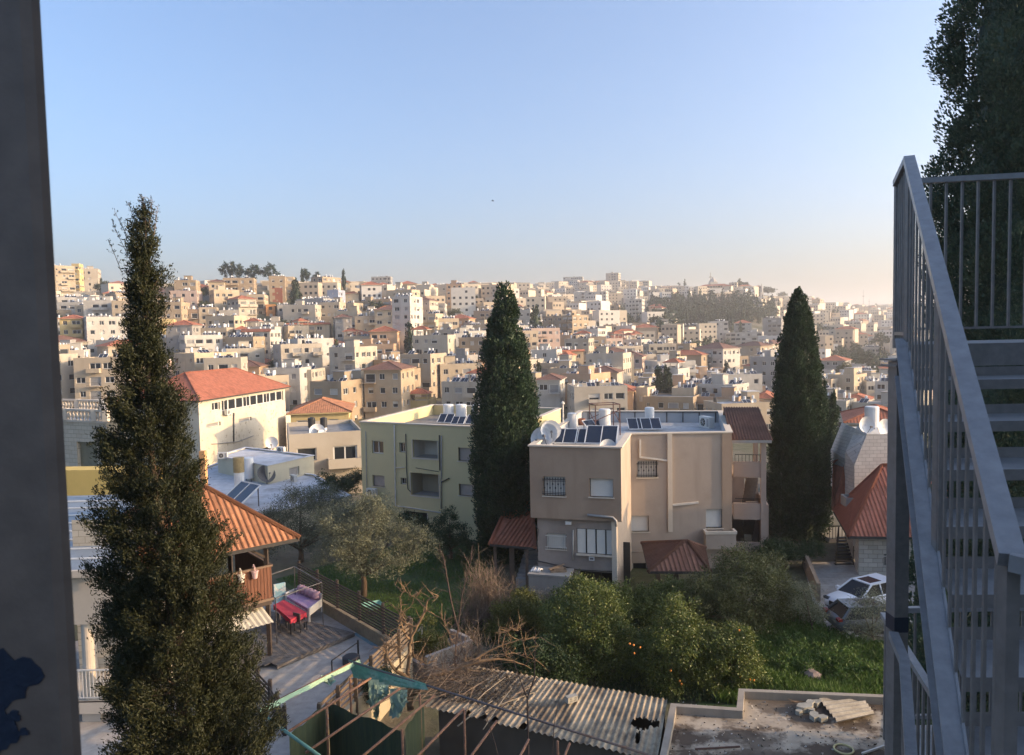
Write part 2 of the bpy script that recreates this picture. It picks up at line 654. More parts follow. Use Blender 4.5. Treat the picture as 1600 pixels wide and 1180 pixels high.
def hip(mb, x0, y0, x1, y1, z, h, mi=0, over=.5, ridge=None, mi_e=None, axis=None, hipf=1.0):
    """hip roof with eave thickness; every slope carries uv in metres for the tiles"""
    x0, y0, x1, y1 = x0 - over, y0 - over, x1 + over, y1 + over
    W, D = x1 - x0, y1 - y0
    ax = axis or ('x' if W >= D else 'y')
    k = min(W, D) / 2 * hipf
    if ax == 'x':
        k = min(k, W / 2 - .01)
        r0, r1 = V((x0 + k, (y0 + y1) / 2, z + h)), V((x1 - k, (y0 + y1) / 2, z + h))
    else:
        k = min(k, D / 2 - .01)
        r0, r1 = V(((x0 + x1) / 2, y0 + k, z + h)), V(((x0 + x1) / 2, y1 - k, z + h))
    a, b, c, d = V((x0, y0, z)), V((x1, y0, z)), V((x1, y1, z)), V((x0, y1, z))
    faces = [(a, b, r1, r0), (b, c, r1), (c, d, r0, r1), (d, a, r0)] if ax == 'x' else [(a, b, r0), (b, c, r1, r0), (c, d, r1), (d, a, r0, r1)]
    for q in faces:
        o, e = q[0], (q[1] - q[0]).normalized()
        nrm = e.cross(q[2] - q[0]).normalized()
        up = nrm.cross(e)
        mb.poly(q, mi, [((p - o).dot(e), (p - o).dot(up)) for p in q])
    t = .16
    mb.box(x0 + .03, y0 + .03, z - t, x1 - .03, y1 - .03, z - .004, mi if mi_e is None else mi_e, skip='t')
    for p, q in ((a, r0), (d, r0 if ax == 'x' else r1), (b, r1 if ax == 'x' else r0), (c, r1), (r0, r1)):
        if (p - q).length > .1:
            mb.tube([p, q], .11, 5, mi)
    return mb

def cyl(mb, x, y, z, r, h, mi=0, k=10):
    return mb.lathe([(r, z), (r, z + h), (r * .82, z + h + .06)], (x, y, 0), k, mi)

# shared meshes for fittings --------------------------------------------------
def mesh_of(mb, name, mats):
    o = mb.build(name, mats)
    me = o.data
    bpy.data.objects.remove(o)
    return me

def unit_window(kind):
    mb = MB()
    mats = [M_FRAME, M_GLASS, M_SHUT, M_SHUTG]
    e = .07
    mb.box(-.5, 0, 0, .5, .06, e).box(-.5, 0, 1 - e, .5, .06, 1).box(-.5, 0, e, -.5 + e, .06, 1 - e).box(.5 - e, 0, e, .5, .06, 1 - e)
    g = 1
    if kind == 'glass':
        mb.box(-.03, 0, e, .03, .05, 1 - e)
        mb.poly([(-.5 + e, .04, e), (.5 - e, .04, e), (.5 - e, .04, 1 - e), (-.5 + e, .04, 1 - e)], 1)
    elif kind == 'half':
        mb.poly([(-.5 + e, .04, e), (.5 - e, .04, e), (.5 - e, .04, .55), (-.5 + e, .04, .55)], 1)
        for i in range(4):
            z = .55 + i * (.38 / 4)
            mb.box(-.5 + e, .012, z, .5 - e, .05, z + .085, 2)
    elif kind in ('shut', 'shutg'):
        for i in range(9):
            z = e + i * (1 - 2 * e) / 9
            mb.box(-.5 + e, .012, z, .5 - e, .05, z + .085, 2 if kind == 'shut' else 3)
    elif kind == 'dark':
        mb.poly([(-.5 + e, .055, e), (.5 - e, .055, e), (.5 - e, .055, 1 - e), (-.5 + e, .055, 1 - e)], 1)
    mb.box(-.56, -.12, -.07, .56, .05, 0, 0)
    return mesh_of(mb, 'window', mats)
def split_mesh(me, keep):
    """the faces of a shared mesh that use the given material slots, as a mesh of their own"""
    mb = MB()
    for p in me.polygons:
        if p.material_index in keep:
            mb.poly([me.vertices[i].co[:] for i in p.vertices], p.material_index)
    return mesh_of(mb, 'pane', list(me.materials)) if mb.f else None
_SPLIT = {}
WIN = {k: unit_window(k) for k in ('glass', 'half', 'shut', 'shutg', 'dark')}
TANK = mesh_of(cyl(MB().box(-.3, -.3, 0, -.24, -.24, .5, 1).box(.24, -.3, 0, .3, -.24, .5, 1).box(.24, .24, 0, .3, .3, .5, 1).box(-.3, .24, 0, -.24, .3, .5, 1).box(-.32, -.32, .5, .32, .32, .55, 1), 0, 0, .55, .3, 1.15), 'water_tank', [M_TANK, M_STEEL])
TANKB = mesh_of(cyl(MB().box(-.3, -.3, 0, .3, .3, .3, 1), 0, 0, .3, .42, 1.1), 'water_tank', [M_TANKB, M_STEEL])
PANEL = mesh_of(MB().poly([(-.95, 0, .25), (.95, 0, .25), (.95, 1.3, 1.15), (-.95, 1.3, 1.15)], 0).poly([(-.95, 0, .21), (-.95, 1.3, 1.11), (.95, 1.3, 1.11), (.95, 0, .21)], 1).bar((-.95, 0, .24), (.95, 0, .24), .06, mi=2).bar((-.95, 1.3, 1.14), (.95, 1.3, 1.14), .06, mi=2).bar((-.95, 0, .24), (-.95, 1.3, 1.14), .06, mi=2).bar((.95, 0, .24), (.95, 1.3, 1.14), .06, mi=2).bar((0, 0, .25), (0, 1.3, 1.15), .05, mi=2).bar((-.8, 1.25, 0), (-.8, 1.25, 1.1), .05, mi=1).bar((.8, 1.25, 0), (.8, 1.25, 1.1), .05, mi=1), 'solar_panel', [M_PANEL, M_STEEL, M_TANK])

def dish_mesh(r=.5):
    """dish whose hollow side faces -y, feed arm in front, on a short mast"""
    mb = MB()
    k, n = 18, 5
    rings = [mb._p([(t * r * math.cos(2 * PI * j / k), .36 * r * (1 - t * t), t * r * math.sin(2 * PI * j / k)) for j in range(k)]) for t in (.02, .25, .5, .75, 1)]
    for a, b in zip(rings, rings[1:]):
        for j in range(k):
            mb.f.append((a + j, a + (j + 1) % k, b + (j + 1) % k, b + j))
            mb.m.append(0)
    mb.tube([(0, .36 * r, 0), (0, .36 * r + .12, -.05), (0, .36 * r + .12, -r * 1.3)], .03, 6, 1)
    mb.tube([(0, 0, -r * .95), (0, -r * .8, -r * .25)], .018, 5, 1)
    mb.box(-.05, -r * .8 - .07, -r * .25 - .05, .05, -r * .8 + .07, -r * .25 + .05, 1)
    mb.v = [(x, y, z + r * 1.3) for x, y, z in mb.v]
    return mb
DISH = mesh_of(dish_mesh(), 'satellite_dish', [M_TANK, M_STEEL])

PLACED = []      # (X, Y, radius)
MARKS = []       # (px, py, phrase) landmarks for labels

def cityblock(X, Y, W, D, H, rz, col, roof, label, r, rr, lod, name='apartment_block', cat='building', group=None, gz=None, opt=''):
    """a flat block with recessed windows, balconies, roof and roof fittings"""
    gz = (min(ground(X + a * W / 2, Y + b * D / 2) for a in (-1, 1) for b in (-1, 1)) - .6) if gz is None else gz
    c = COLS[col]
    j = 1 + rr.uniform(-.07, .07)
    c = tuple(min(.8, q * j) for q in c)
    n = max(1, round(H / 3.1))
    sh = H / n
    mats = [CW, M_GLASS, M_DECKW if rr.random() < .45 else M_DECK, M_TANK, M_SHUT, M_TILE]
    wins, bals = [], []
    mb = MB()
    par = 0 if roof in ('hip', 'hipb', 'hipo') else rr.choice([.35, .5, .7])

    def face(o, u, Wf, key, is_front):
        holes = []
        nb = max(1, int(Wf / rr.uniform(2.4, 3.1)))
        bw = Wf / nb
        types = []
        for i in range(nb):
            t = rr.random()
            types.append('bal' if (t < .42 and is_front and bw > 2.6 and H > 5) else 'wide' if t < .6 else 'small' if t < .68 else 'blank' if t < .74 else 'win')
        base = max(0, -gz + ground(X, Y)) if False else .6
        for s in range(n):
            z = base * (s == 0) + s * sh
            for i in range(nb):
                t = types[i] if rr.random() < .85 else 'win'
                if t == 'blank':
                    continue
                ww, wh, wz = dict(bal=(min(bw - .5, 2.6), 2.1, .25), wide=(min(bw - .6, 2.1), 1.4, .95), small=(.7, .9, 1.3), win=(min(bw - .6, 1.3), 1.4, .95))[t]
                if wz + wh > sh - .25:
                    wz = sh - .25 - wh
                if wz < .1 or (s == 0 and wz < .8 and t != 'bal') or ww < .4:
                    continue
                cx = (i + .5) * bw + rr.uniform(-.2, .2)
                a, b2 = cx - ww / 2, cx + ww / 2
                if a < .3 or b2 > Wf - .3:
                    continue
                holes.append((a, s * sh + wz, b2, s * sh + wz + wh))
                wins.append((V(o), V(u), cx, s * sh + wz, ww, wh, t))
                if t == 'bal':
                    bals.append((V(o), V(u), (i + .02) * bw, (i + .98) * bw, s * sh + wz))
        return holes
    HW = H + par
    x0, x1 = -W / 2, W / 2
    sides = [((x0, 0, 0), (1, 0, 0), W, True), ((x1, 0, 0), (0, 1, 0), D, r > 0), ((x1, D, 0), (-1, 0, 0), W, False), ((x0, D, 0), (0, -1, 0), D, r < 0)]
    dep = .22 if lod == 1 else .3
    for k, (o, u, Wf, vis) in enumerate(sides):
        holes = face(o, u, Wf, k, k == 0) if vis else []
        if holes:
            mb.wall(o, u, Wf, HW, holes, dep, 0)
        else:
            mb.wall(o, u, Wf, HW, (), dep, 0)
    if lod == 2:
        for (o, u, cx, z, ww, wh, t) in wins:
            nn = u.cross(V((0, 0, 1)))
            q = o + u * cx - nn * dep + V((0, 0, z))
            mi = 1 if rr.random() < .7 else 4
            mb.poly([q - u * ww / 2, q + u * ww / 2, q + u * ww / 2 + V((0, 0, wh)), q - u * ww / 2 + V((0, 0, wh))], mi)
        for (o, u, a, b2, z) in bals:
            nn = u.cross(V((0, 0, 1)))
            for dz0, dz1, dd in ((-.2, .8, 1.1),):
                p, q = o + u * a + V((0, 0, z + dz0)), o + u * b2 + V((0, 0, z + dz0))
                h = V((0, 0, 1.0))
                mb.poly([p + nn * dd, q + nn * dd, q + nn * dd + h, p + nn * dd + h], 0)
                mb.poly([p, p + nn * dd, p + nn * dd + h, p + h], 0)
                mb.poly([q + nn * dd, q, q + h, q + nn * dd + h], 0)
                mb.poly([p, q, q + nn * dd, p + nn * dd], 0)
                mb.poly([p + V((0, 0, .2)), p + nn * dd + V((0, 0, .2)), q + nn * dd + V((0, 0, .2)), q + V((0, 0, .2))], 2)
    rb = mb if lod == 2 else MB()
    ri, wi = (2, 0) if lod == 2 else (0, 1)
    rt = 5 if lod == 2 else 2
    if par:
        t = .2
        rb.poly([(x0 + t, t, H), (x1 - t, t, H), (x1 - t, D - t, H), (x0 + t, D - t, H)], ri)
        O = [(x0, 0), (x1, 0), (x1, D), (x0, D)]
        I = [(x0 + t, t), (x1 - t, t), (x1 - t, D - t), (x0 + t, D - t)]
        for k in range(4):
            a, b2, c2, d2 = O[k], O[(k + 1) % 4], I[(k + 1) % 4], I[k]
            rb.poly([(*a, HW), (*b2, HW), (*c2, HW), (*d2, HW)], wi)
            rb.poly([(*d2, HW), (*c2, HW), (*c2, H), (*d2, H)], wi)
    fit = []
    if roof in ('hip', 'hipb', 'hipo'):
        hip(rb, x0, 0, x1, D, HW, max(1.2, min(W, D) * .2), rt, mi_e=wi)
    elif roof == 'pav':
        pw = min(W * .5, 5.0)
        px0 = x0 if rr.random() < .5 else x1 - pw
        for a in (px0 + .2, px0 + pw - .4):
            for b2 in (.1, 3.6):
                rb.box(a, b2, H, a + .22, b2 + .22, H + 2.3, wi)
        hip(rb, px0, 0, px0 + pw, 4, H + 2.3, 1.1, rt, over=.35, mi_e=wi)
    elif roof == 'edge':
        for (a, b2, c2, d2) in ((x0 - .45, -.45, x1 + .45, .35),):
            rb.poly([(a, b2, H + .1), (c2, b2, H + .1), (c2, d2, HW + .35), (a, d2, HW + .35)], rt, [(0, 0), (c2 - a, 0), (c2 - a, .9), (0, .9)])
            rb.poly([(a, b2, H + .02), (a, d2, H + .02), (c2, d2, H + .02), (c2, b2, H + .02)], wi)
            rb.poly([(a, b2, H + .02), (c2, b2, H + .02), (c2, b2, H + .1), (a, b2, H + .1)], rt)
    if par and W > 5 and 'bare' not in opt:
        if rr.random() < .6 and roof == 'flat' and W > 8:
            bx = rr.uniform(x0 + 1, x1 - 4.2)
            by = rr.uniform(D * .35, D * .6)
            rb.box(bx, by, H + .01, bx + 3, by + 3, H + 2.5, wi)
            rb.box(bx - .15, by - .15, H + 2.5, bx + 3.15, by + 3.15, H + 2.65, ri)
        for k in range(rr.randint(3, 8)):
            fx, fy = rr.uniform(x0 + .8, x1 - .8), rr.uniform(D * .2, D * .8)
            fit.append(('b' if rr.random() < .12 else 't', fx, fy))
            if rr.random() < .6:
                fit.append(('p', fx, fy - 1.6))
        if rr.random() < .5:
            fit.append(('d', rr.uniform(x0 + .6, x1 - .6), rr.uniform(.6, 1.5)))
    if lod == 2:
        for (k, fx, fy) in fit:
            if k == 't':
                cyl(mb, fx, fy, H + .5, .32, 1.1, 3, 7)
                mb.box(fx - .25, fy - .25, H, fx + .25, fy + .25, H + .5, 1)
            elif k == 'b':
                cyl(mb, fx, fy, H + .3, .4, 1.0, 1, 7)
            elif k == 'p':
                mb.poly([(fx - .9, fy, H + .3), (fx + .9, fy, H + .3), (fx + .9, fy + 1.2, H + 1.2), (fx - .9, fy + 1.2, H + 1.2)], 1)
        o = mb.build(name, [CW, M_GLASS, mats[2], M_TANK, M_SHUT, M_TILEB if roof == 'hipb' else M_TILE], None, False, (X, Y, gz), rz, c)
        tag(o, label, cat, group)
        return o
    o = thing(name, label, cat, (X, Y, gz), rz, group)
    mb.build('wall', CW, o, color=c)
    rm = {'hipb': M_TILEB, 'hipo': M_TILEO}.get(roof, M_TILE)
    ro = rb.build('roof', [mats[2], CW, rm], o, color=c)
    for (wo, u, cx, z, ww, wh, t) in wins:
        nn = u.cross(V((0, 0, 1)))
        q = wo + u * cx - nn * (dep - .02) + V((0, 0, z))
        if t == 'bal':
            k = rr.choice(['dark', 'dark', 'glass', 'shutg', 'half'])
        else:
            k = rr.choice(['glass', 'glass', 'dark', 'dark', 'half', 'shut', 'shutg'])
        wo_ = link('balcony_door' if t == 'bal' else 'window', WIN[k], o, q, math.atan2(u.y, u.x))
        wo_.scale = (ww, 1, wh)
    for (wo, u, a, b2, z) in bals:
        nn = u.cross(V((0, 0, 1)))
        bm = MB()
        dd = 1.15
        wl = b2 - a
        bm.box(0, -dd, -.2, wl, -.003, -.04)
        if rr.random() < .7:
            bm.box(0, -dd, -.04, wl, -dd + .12, .85).box(0, -dd + .12, -.04, .12, -.003, .85).box(wl - .12, -dd + .12, -.04, wl, -.003, .85)
            mm = CW
        else:
            bm.bar((0, -dd + .03, .85), (wl, -dd + .03, .85), .05, mi=1)
            for q in range(int(wl / .22) + 1):
                bm.bar((q * .22 + .02, -dd + .03, -.05), (q * .22 + .02, -dd + .03, .85), .03, mi=1)
        bo = bm.build('balcony', [CW, M_STEEL], o, False, wo + u * a + V((0, 0, z)), math.atan2(u.y, u.x), c)
    for (k, fx, fy) in fit:
        me = {'t': TANK, 'b': TANKB, 'p': PANEL, 'd': DISH}[k]
        q = link(me.name.split('.')[0], me, o, (fx, fy, H))
        if k == 'd':
            q.scale = (1.2, 1.2, 1.2)
            q.rotation_euler[2] = rr.uniform(-1, 1.4)
    return o

def place_px(x0, x1, yt, yb, r, col, roof, label, seed, d=None, name=None, lod=None, group=None, D=None, opt=''):
    xm = (x0 + x1) / 2
    d = d or gdepth(xm, yb)
    if d is None:
        d = 600
    p = P(xm, yt, d)
    wm = (x1 - x0) * d / F
    ar = abs(r)
    rr = random.Random(seed)
    D0 = D or rr.uniform(9, 13)
    psi = max(.06, min(.75, math.asin(min(.8, ar * wm / D0)))) if ar > .01 else .05
    Wf = (1 - ar) * wm / math.cos(psi)
    if ar > .3:
        psi = max(psi, .35)
        D0 = min(16, ar * wm / math.sin(psi))
    al = math.atan2(p.x, p.y)
    rz = -al - math.copysign(psi, r)
    Wf = max(2.5, Wf)
    gz = min(ground(p.x, d), ground(p.x - Wf / 2, d), ground(p.x + Wf / 2, d)) - .6
    drop = {'hip': max(1.2, min(Wf, D0) * .2), 'hipb': max(1.2, min(Wf, D0) * .2), 'hipo': max(1.2, min(Wf, D0) * .2), 'pav': 3.2}.get(roof, .5)
    H = max(2.8, p.z - drop - gz)
    # the visible middle of the block sits on the sight line: shift the front centre so both faces span the traced width
    sh = -math.copysign(ar, r) * wm / 2 if ar > .01 else 0
    X, Y = p.x + sh * math.cos(al), p.y - sh * math.sin(al)
    lod = lod or (1 if d < 430 and (x1 - x0) > 16 else 2)
    nm = name or ('house' if roof in ('hip', 'hipb', 'hipo') and H < 8 else 'apartment_block')
    PLACED.append((X - math.sin(rz) * D0 / 2, Y + math.cos(rz) * D0 / 2, max(Wf, D0) * .5))
    return cityblock(X, Y, Wf, D0, H, rz, col, roof, label, r, rr, lod, nm, 'house' if nm == 'house' else 'building', group, gz, opt)
# ---------------------------------------------------------------- traced blocks of the town
# each row: left, right, top, foot (in the units of its @ line), share of the side face (+ side to the right), colour, roof | label
TOWN = '''
@0 380 3.9325
318 448 138 330 -.1 cream flat|cream hillside apartment block with stepped balconies behind the dark foreground pillar
443 507 128 310 .35 yellow flat|deep yellow tower block at the top of the far left hill
500 612 158 300 .15 pale flat|pale stepped apartment block right of the deep yellow tower, high on the hill
335 520 330 470 .1 white flat|low white block just above the yellow two-roofed tower
500 712 352 470 .3 white flat|long white block with yellow end wall below the bare hilltop trees
378 548 440 735 .3 yellow hip|tall yellow tower with small red tiled roof, beside the dark pillar
520 760 455 735 -.1 white flat|plain white four storey school block with rows of paired windows behind the feathery cypress
340 495 640 760 .2 ochre hip|ochre house with red roofs at the edge of the dark pillar
352 545 735 985 .6 cream flat|cream corner block with sunlit side just right of the dark pillar
538 660 720 965 -.2 peach hip|peach house with red roof left of the feathery cypress
628 735 290 370 -.1 tan hip|brown house with red roof under the bare trees, left of the feathery cypress top
1000 1082 470 660 .2 yellow flat|yellow block half hidden behind the feathery cypress crown
1015 1075 265 400 .2 tan flat|narrow tan block peeping out right of the feathery cypress top
@250 390 3.9325
93 242 185 362 .18 tan flat|tan four storey block on the ridge, first one right of the feathery cypress
301 396 180 335 .06 cream hipb|cream four storey house with flat brown tiled roof on the ridge
393 590 172 325 .1 tan flat|wide tan block on the ridge below the dark pines
490 587 260 345 .1 grey flat|grey low house under the wide tan ridge block
536 664 275 395 .2 cream flat|sunny cream house with arched top window on the upper slope
671 775 165 325 .1 tan flat|tan ridge block right of the round pine, red brown annex below
688 770 238 325 .25 red flat|small red brown annex on the upper slope beside the slim hill cypress
768 832 165 305 .2 cream flat|cream narrow ridge block left of the slim hill cypress
651 712 335 418 .12 orange flat|little orange house on the upper slope, the only orange one
242 357 352 475 .1 beige flat|beige three storey house with white balcony rails in the middle of the left slope
148 243 365 475 .1 brown flat|brown shaded house with dark balconies, left of the beige three storey house
354 482 372 480 -.1 grey flat|low grey house between beige three storey house and scrubby trees
708 806 342 425 -.15 grey flat|grey weathered house just left of the bare hill bush
868 1036 300 375 -.1 pale flat|pale low row house to the right of the slim hill cypress
930 1110 166 260 .62 tan flat|tan blank sided block on the ridge with its wide sunny end wall
1028 1138 250 355 .4 blue flat|pale blue house high on the slope
1138 1228 255 345 .1 cream hip|cream house with red tiled roof beside the pale blue house
1226 1298 198 350 .25 cream flat|slim cream five storey block with stacked balconies near the ridge
1298 1428 165 235 .1 grey flat|grey ridge house with dark flat canopy on top
1308 1430 200 250 -.1 tan hip|ridge house with long red eave below the dark canopy house
1462 1575 190 240 -.1 tan hip|ridge house with wide dull red hip roof left of the far town
1348 1515 222 335 .25 pale flat|pale sunny block on the upper slope left of the white tower
1110 1168 187 245 -.1 cream hip|tiny cream house with red roof on the ridge line
216 466 478 660 .25 beige flat|wide beige four storey block with long balconies above the red roofed houses
462 538 470 670 -.1 blue hip|narrow bluish house with small red cap roof next to the wide beige block
512 740 497 690 .3 white edge|white and pale blue block with red tile edging and central balconies
568 733 440 520 .2 cream flat|cream setback block behind the red edged white block
92 216 480 670 -.05 grey flat|grey stepped blank building left of the wide beige block
786 1058 455 600 .08 cream edge|cream terraced block with white balcony bands in the middle of the slope
810 1028 545 680 .12 beige flat|beige three storey house in front of the cream terraced block
794 1022 655 770 .1 tan edge|tan block with red tiled terrace edge, behind the stone coloured block
688 1018 735 930 .28 stone flat|stone coloured four storey block with barred balconies right of the big red roof
1064 1177 396 600 -.1 grey hipb|tall grey house with dull brown hip roof in the middle of the slope
1176 1290 400 470 .1 grey flat|grey low house between dull brown roof and white tower
1244 1393 375 470 .1 pale flat|pale low house just left of the white tower
1157 1303 495 620 -.1 grey hip|grey house with red tiled front roof left of the peach house
1289 1475 470 680 .12 peach hip|peach house with red hip roof over an open top storey
1178 1300 585 720 .08 tan flat|tan plain block below the grey red fronted house
1068 1293 695 830 .1 beige flat|beige house with projecting stair bay, upper middle of the valley
1038 1350 805 1030 .35 beige flat|big beige block with wide balconies behind the green building
448 710 660 780 .1 red hip|red walled house with spreading red tiled roofs right of the big red roof
205 350 660 770 .1 peach hip|house with brownish red roofs left of the red walled house
138 210 670 770 .1 tan hipb|small house with faded brown roof beside the feathery cypress
80 214 720 790 .1 tan hip|low house with bright red roof half behind the feathery cypress
@600 400 3.9325
48 238 245 590 .42 white flat|tall white tower with sunlit side, tallest building in the middle of the town
-10 135 185 290 .2 cream flat|cream block on the ridge behind the white tower
196 308 178 290 .2 pale flat|pale two step block on the ridge right of the white tower
308 392 178 290 .1 grey flat|pale grey block left of the peach five storey block
383 490 170 335 .12 peach flat|peach five storey block standing alone at the ridge, lit by the sun
232 388 292 385 .1 white flat|white low block just right of the tall tower roof
393 608 376 440 .08 pale flat|long pale low block with strip windows under the hillside car park
603 690 352 420 .2 cream flat|cream block touching the big dark cypress, above the long pale block
303 398 382 470 .1 peach flat|orange tan house between the tower and the long pale block
476 634 442 530 -.1 yellow flat|dull yellow low house left of the big dark cypress
608 672 400 540 .4 white flat|white narrow house against the big dark cypress
362 645 556 680 .55 pale flat|block with grey side and sunny front with three arches beside the dark cypress
437 625 640 790 .12 peach flat|peach long house in front of the three arched block
272 442 632 790 .1 brown flat|brown house with a red box room on its roof
426 625 755 945 -.08 pink flat|pink three storey block with rounded balconies left of the big dark cypress
5 325 825 985 .18 yellow pav|pale yellow house with small red pavilion roof above its balcony
-5 214 652 800 .15 beige flat|beige house with arched twin windows behind the pavilion house
833 1068 305 395 -.1 cream hip|long cream hall with low red roof right of the dark cypress top
973 1255 365 590 .35 tan flat|large tan stepped block right of the small cypress pair
978 1108 476 600 .1 peach flat|peach two storey house below the large tan stepped block
905 1098 580 770 .2 white flat|white block with long balcony immediately right of the big dark cypress
1078 1180 590 800 .45 cream hip|slim cream tower house with red pyramid roof right of the dark cypress
940 1115 730 1010 .2 white hipb|white balconied block with wide brown red roof behind the brown building
1168 1385 800 1010 -.1 yellow flat|yellow block with broad balconies directly behind the brown building roof
1368 1505 650 740 .1 grey hip|house with faded red roof and white parapets in the dense valley
1238 1372 660 775 -.1 grey flat|grey flat roofed house left of the faded red roof house
1162 1242 700 800 .1 cream flat|cream house with row of dark round openings under its roof
@880 400 3.9325
92 272 446 610 .33 white flat|white five storey block with small square windows in the middle distance
290 452 800 1000 .15 peach hip|peach house with red terrace roof and laundry behind the brown building
446 568 812 1000 .4 cream flat|cream house with dark square openings left of the twin cypresses
566 675 505 650 .3 pale flat|pale church like block with sunlit corner, centre of the valley
664 708 540 640 .1 cream flat|thin cream house squeezed between two larger pale blocks
702 818 536 650 .35 tan flat|tan blank block with sunny side right of the church like block
324 445 430 570 .2 white flat|white layered block above the valley roofs
428 520 442 540 .1 grey hip|grey house with staggered red roofs, centre of the town
718 866 425 545 .5 dark flat|dark unfinished block wrapped in scaffolding below the pine wood
888 1012 400 545 -.1 white flat|white wing of the long institution below the pine wood
1000 1228 470 565 .05 white flat|long colonnaded white building of the institution on the slope
1050 1155 392 500 -.05 white hip|central institution block with faded red roof and gable
1228 1375 380 555 .25 grey flat|grey tall wing at the right end of the institution
663 765 755 870 .25 cream flat|cream sunny house right of the twin cypresses
668 835 815 1000 .2 beige flat|beige block with rows of small balconies right of twin cypresses
833 1140 785 1000 .33 white flat|white smooth block with roof terrace and canopy above the tiled annex
698 905 712 800 .1 white flat|white long low house behind the smooth white block
898 990 690 800 .2 peach flat|peach house left of the small pointed cypress
768 965 655 740 .1 brown hipb|brown roofed villa with pale gable end in the valley
1020 1113 728 830 .1 cream flat|cream house beside the small pointed cypress in the valley
338 545 738 830 .1 cream flat|cream house with rounded balcony in front of the faded red roofs
983 1112 640 740 .1 grey flat|grey low house in the crowded valley below the grassy bank
1108 1190 670 790 .1 tan flat|tan old house with blank wall in the crowded valley
1183 1312 660 800 .15 pale hip|pale house with orange red top storey left of the right cypress
1193 1298 845 1010 .15 tan hip|tan house with faded red roof left of the right cypress
66 278 220 335 .08 white flat|long white office block with dark horizontal bands on the far hill
262 352 106 205 .15 pale flat|tallest far white tower block on the skyline
383 500 265 405 .15 white flat|white stepped block on the middle slope above green scrub
486 640 390 465 -.1 white flat|white low house with arches on stilts beside the dark wood
838 1022 172 238 .05 cream hip|long cream palace with low red roof on the far hilltop
1020 1073 163 232 .1 pale flat|square pale tower block at the end of the hilltop palace
1180 1222 180 240 .1 tan hip|small hilltop church with red roof
0 125 128 190 .05 white flat|long white slab block on the far skyline
600 735 185 260 -.1 pink flat|pink far block under the hilltop pine belt
1060 1130 240 300 .1 cream flat|cream cube house on the far slope below the palace
0 60 300 370 .1 cream flat|cream far house at the foot of the office block
265 350 300 365 .1 tan flat|tan far house between office block and green scrub
@1150 420 5.243
683 935 712 900 .2 grey hip|grey white block with red roof right of the tallest right cypress
636 690 745 860 .1 orange flat|bright orange wall house peeping right of the tallest right cypress
676 800 838 960 .2 white flat|white house with sloping gable next to the slim right cypress
760 1062 872 1075 .33 cream flat|cream stepped house with sunny side right of the right cypress
722 895 1028 1250 .1 grey flat|grey house with rows of shutters behind the small dark cypress
888 1108 1040 1270 .12 beige hip|beige house with red hip roof and white awnings
1148 1330 918 1170 .05 white flat|modern white block with vertical grey stripe beside the staircase post
1178 1320 790 1000 -.1 white hip|white gabled house behind the modern white block
1135 1300 1098 1240 .1 white hip|small white gabled house with red roof edge beside the staircase post
878 1026 432 545 .08 white flat|white two storey villa on the far slope right of the cypress
658 765 560 680 .15 pale flat|pale hall block with sunny end beyond the right cypress
900 1140 582 660 .05 white flat|long low white house among dark trees on the right slope
628 714 250 340 .3 cream flat|cream tower block on the skyline right of the right cypress
580 740 345 430 .1 pale hip|long house with bright red roof right of the right cypress top
963 1075 805 900 .1 white hip|white house with flat red roof above the modern block
1040 1180 640 730 .05 pale flat|pale low house at the foot of the dark right slope trees
1190 1330 545 620 .1 pink flat|pinkish house at the edge of the staircase on the far slope
'''
MARK_ROWS = []

def town():
    ox = oy = 0
    s = 1
    k = 0
    for ln in TOWN.strip().split('\n'):
        if ln[0] == '@':
            a = ln[1:].split()
            ox, oy, s = float(a[0]), float(a[1]), float(a[2])
            continue
        g, lab = ln.split('|')
        a = g.split()
        x0, x1, yt, yb = (float(t) for t in a[:4])
        x0, x1, yt, yb = ox + x0 / s, ox + x1 / s, oy + yt / s, oy + yb / s
        k += 1
        place_px(x0, x1, yt, yb, float(a[4]), a[5], a[6], lab, 100 + k)
        MARK_ROWS.append(((x0 + x1) / 2, yt, x1 - x0, lab))
town()

# ---------------------------------------------------------------- fill the rest of the slopes
HINTS = [(130, 430, 'the deep yellow hilltop tower'), (370, 430, 'the ridge pines'), (463, 460, 'the slim hill cypress'), (345, 530, 'the wide beige block'), (410, 530, 'the white red-edged block'),
         (470, 600, 'the stone coloured block'), (540, 520, 'the cream terraced block'), (640, 500, 'the tall white tower'), (600, 540, 'the peach open-topped house'), (590, 630, 'the pavilion house'),
         (710, 460, 'the peach five storey block'), (740, 500, 'the hillside car park'), (720, 580, 'the three arched block'), (838, 510, 'the middle slope cypress'), (925, 465, 'the banded office block'),
         (958, 435, 'the tallest skyline tower'), (930, 535, 'the white small-windowed block'), (1000, 490, 'the green scrub'), (1110, 490, 'the pine wood'), (1115, 445, 'the hilltop palace'),
         (1035, 600, 'the twin cypresses'), (1135, 580, 'the small pointed cypress'), (1170, 520, 'the white institution'), (1190, 455, 'the hilltop church'), (1280, 480, 'the skyline cream tower'),
         (1335, 510, 'the two storey villa'), (1350, 470, 'the radio mast'), (1300, 560, 'the red roofed grey block'), (1375, 600, 'the modern white block'), (1180, 600, 'the tall right cypress')]
CNAME = dict(cream='cream', tan='tan', beige='beige', white='white', grey='grey', peach='peach', pink='pinkish', yellow='yellow', pale='pale', stone='stone coloured', brown='brown')
GREEN = [(1185, 520, 75, 34), (1100, 490, 70, 26), (1090, 555, 90, 16), (975, 492, 45, 22), (1340, 565, 60, 22), (640, 545, 25, 18), (1250, 575, 70, 12), (1120, 443, 70, 7), (382, 437, 45, 10), (700, 490, 40, 8)]

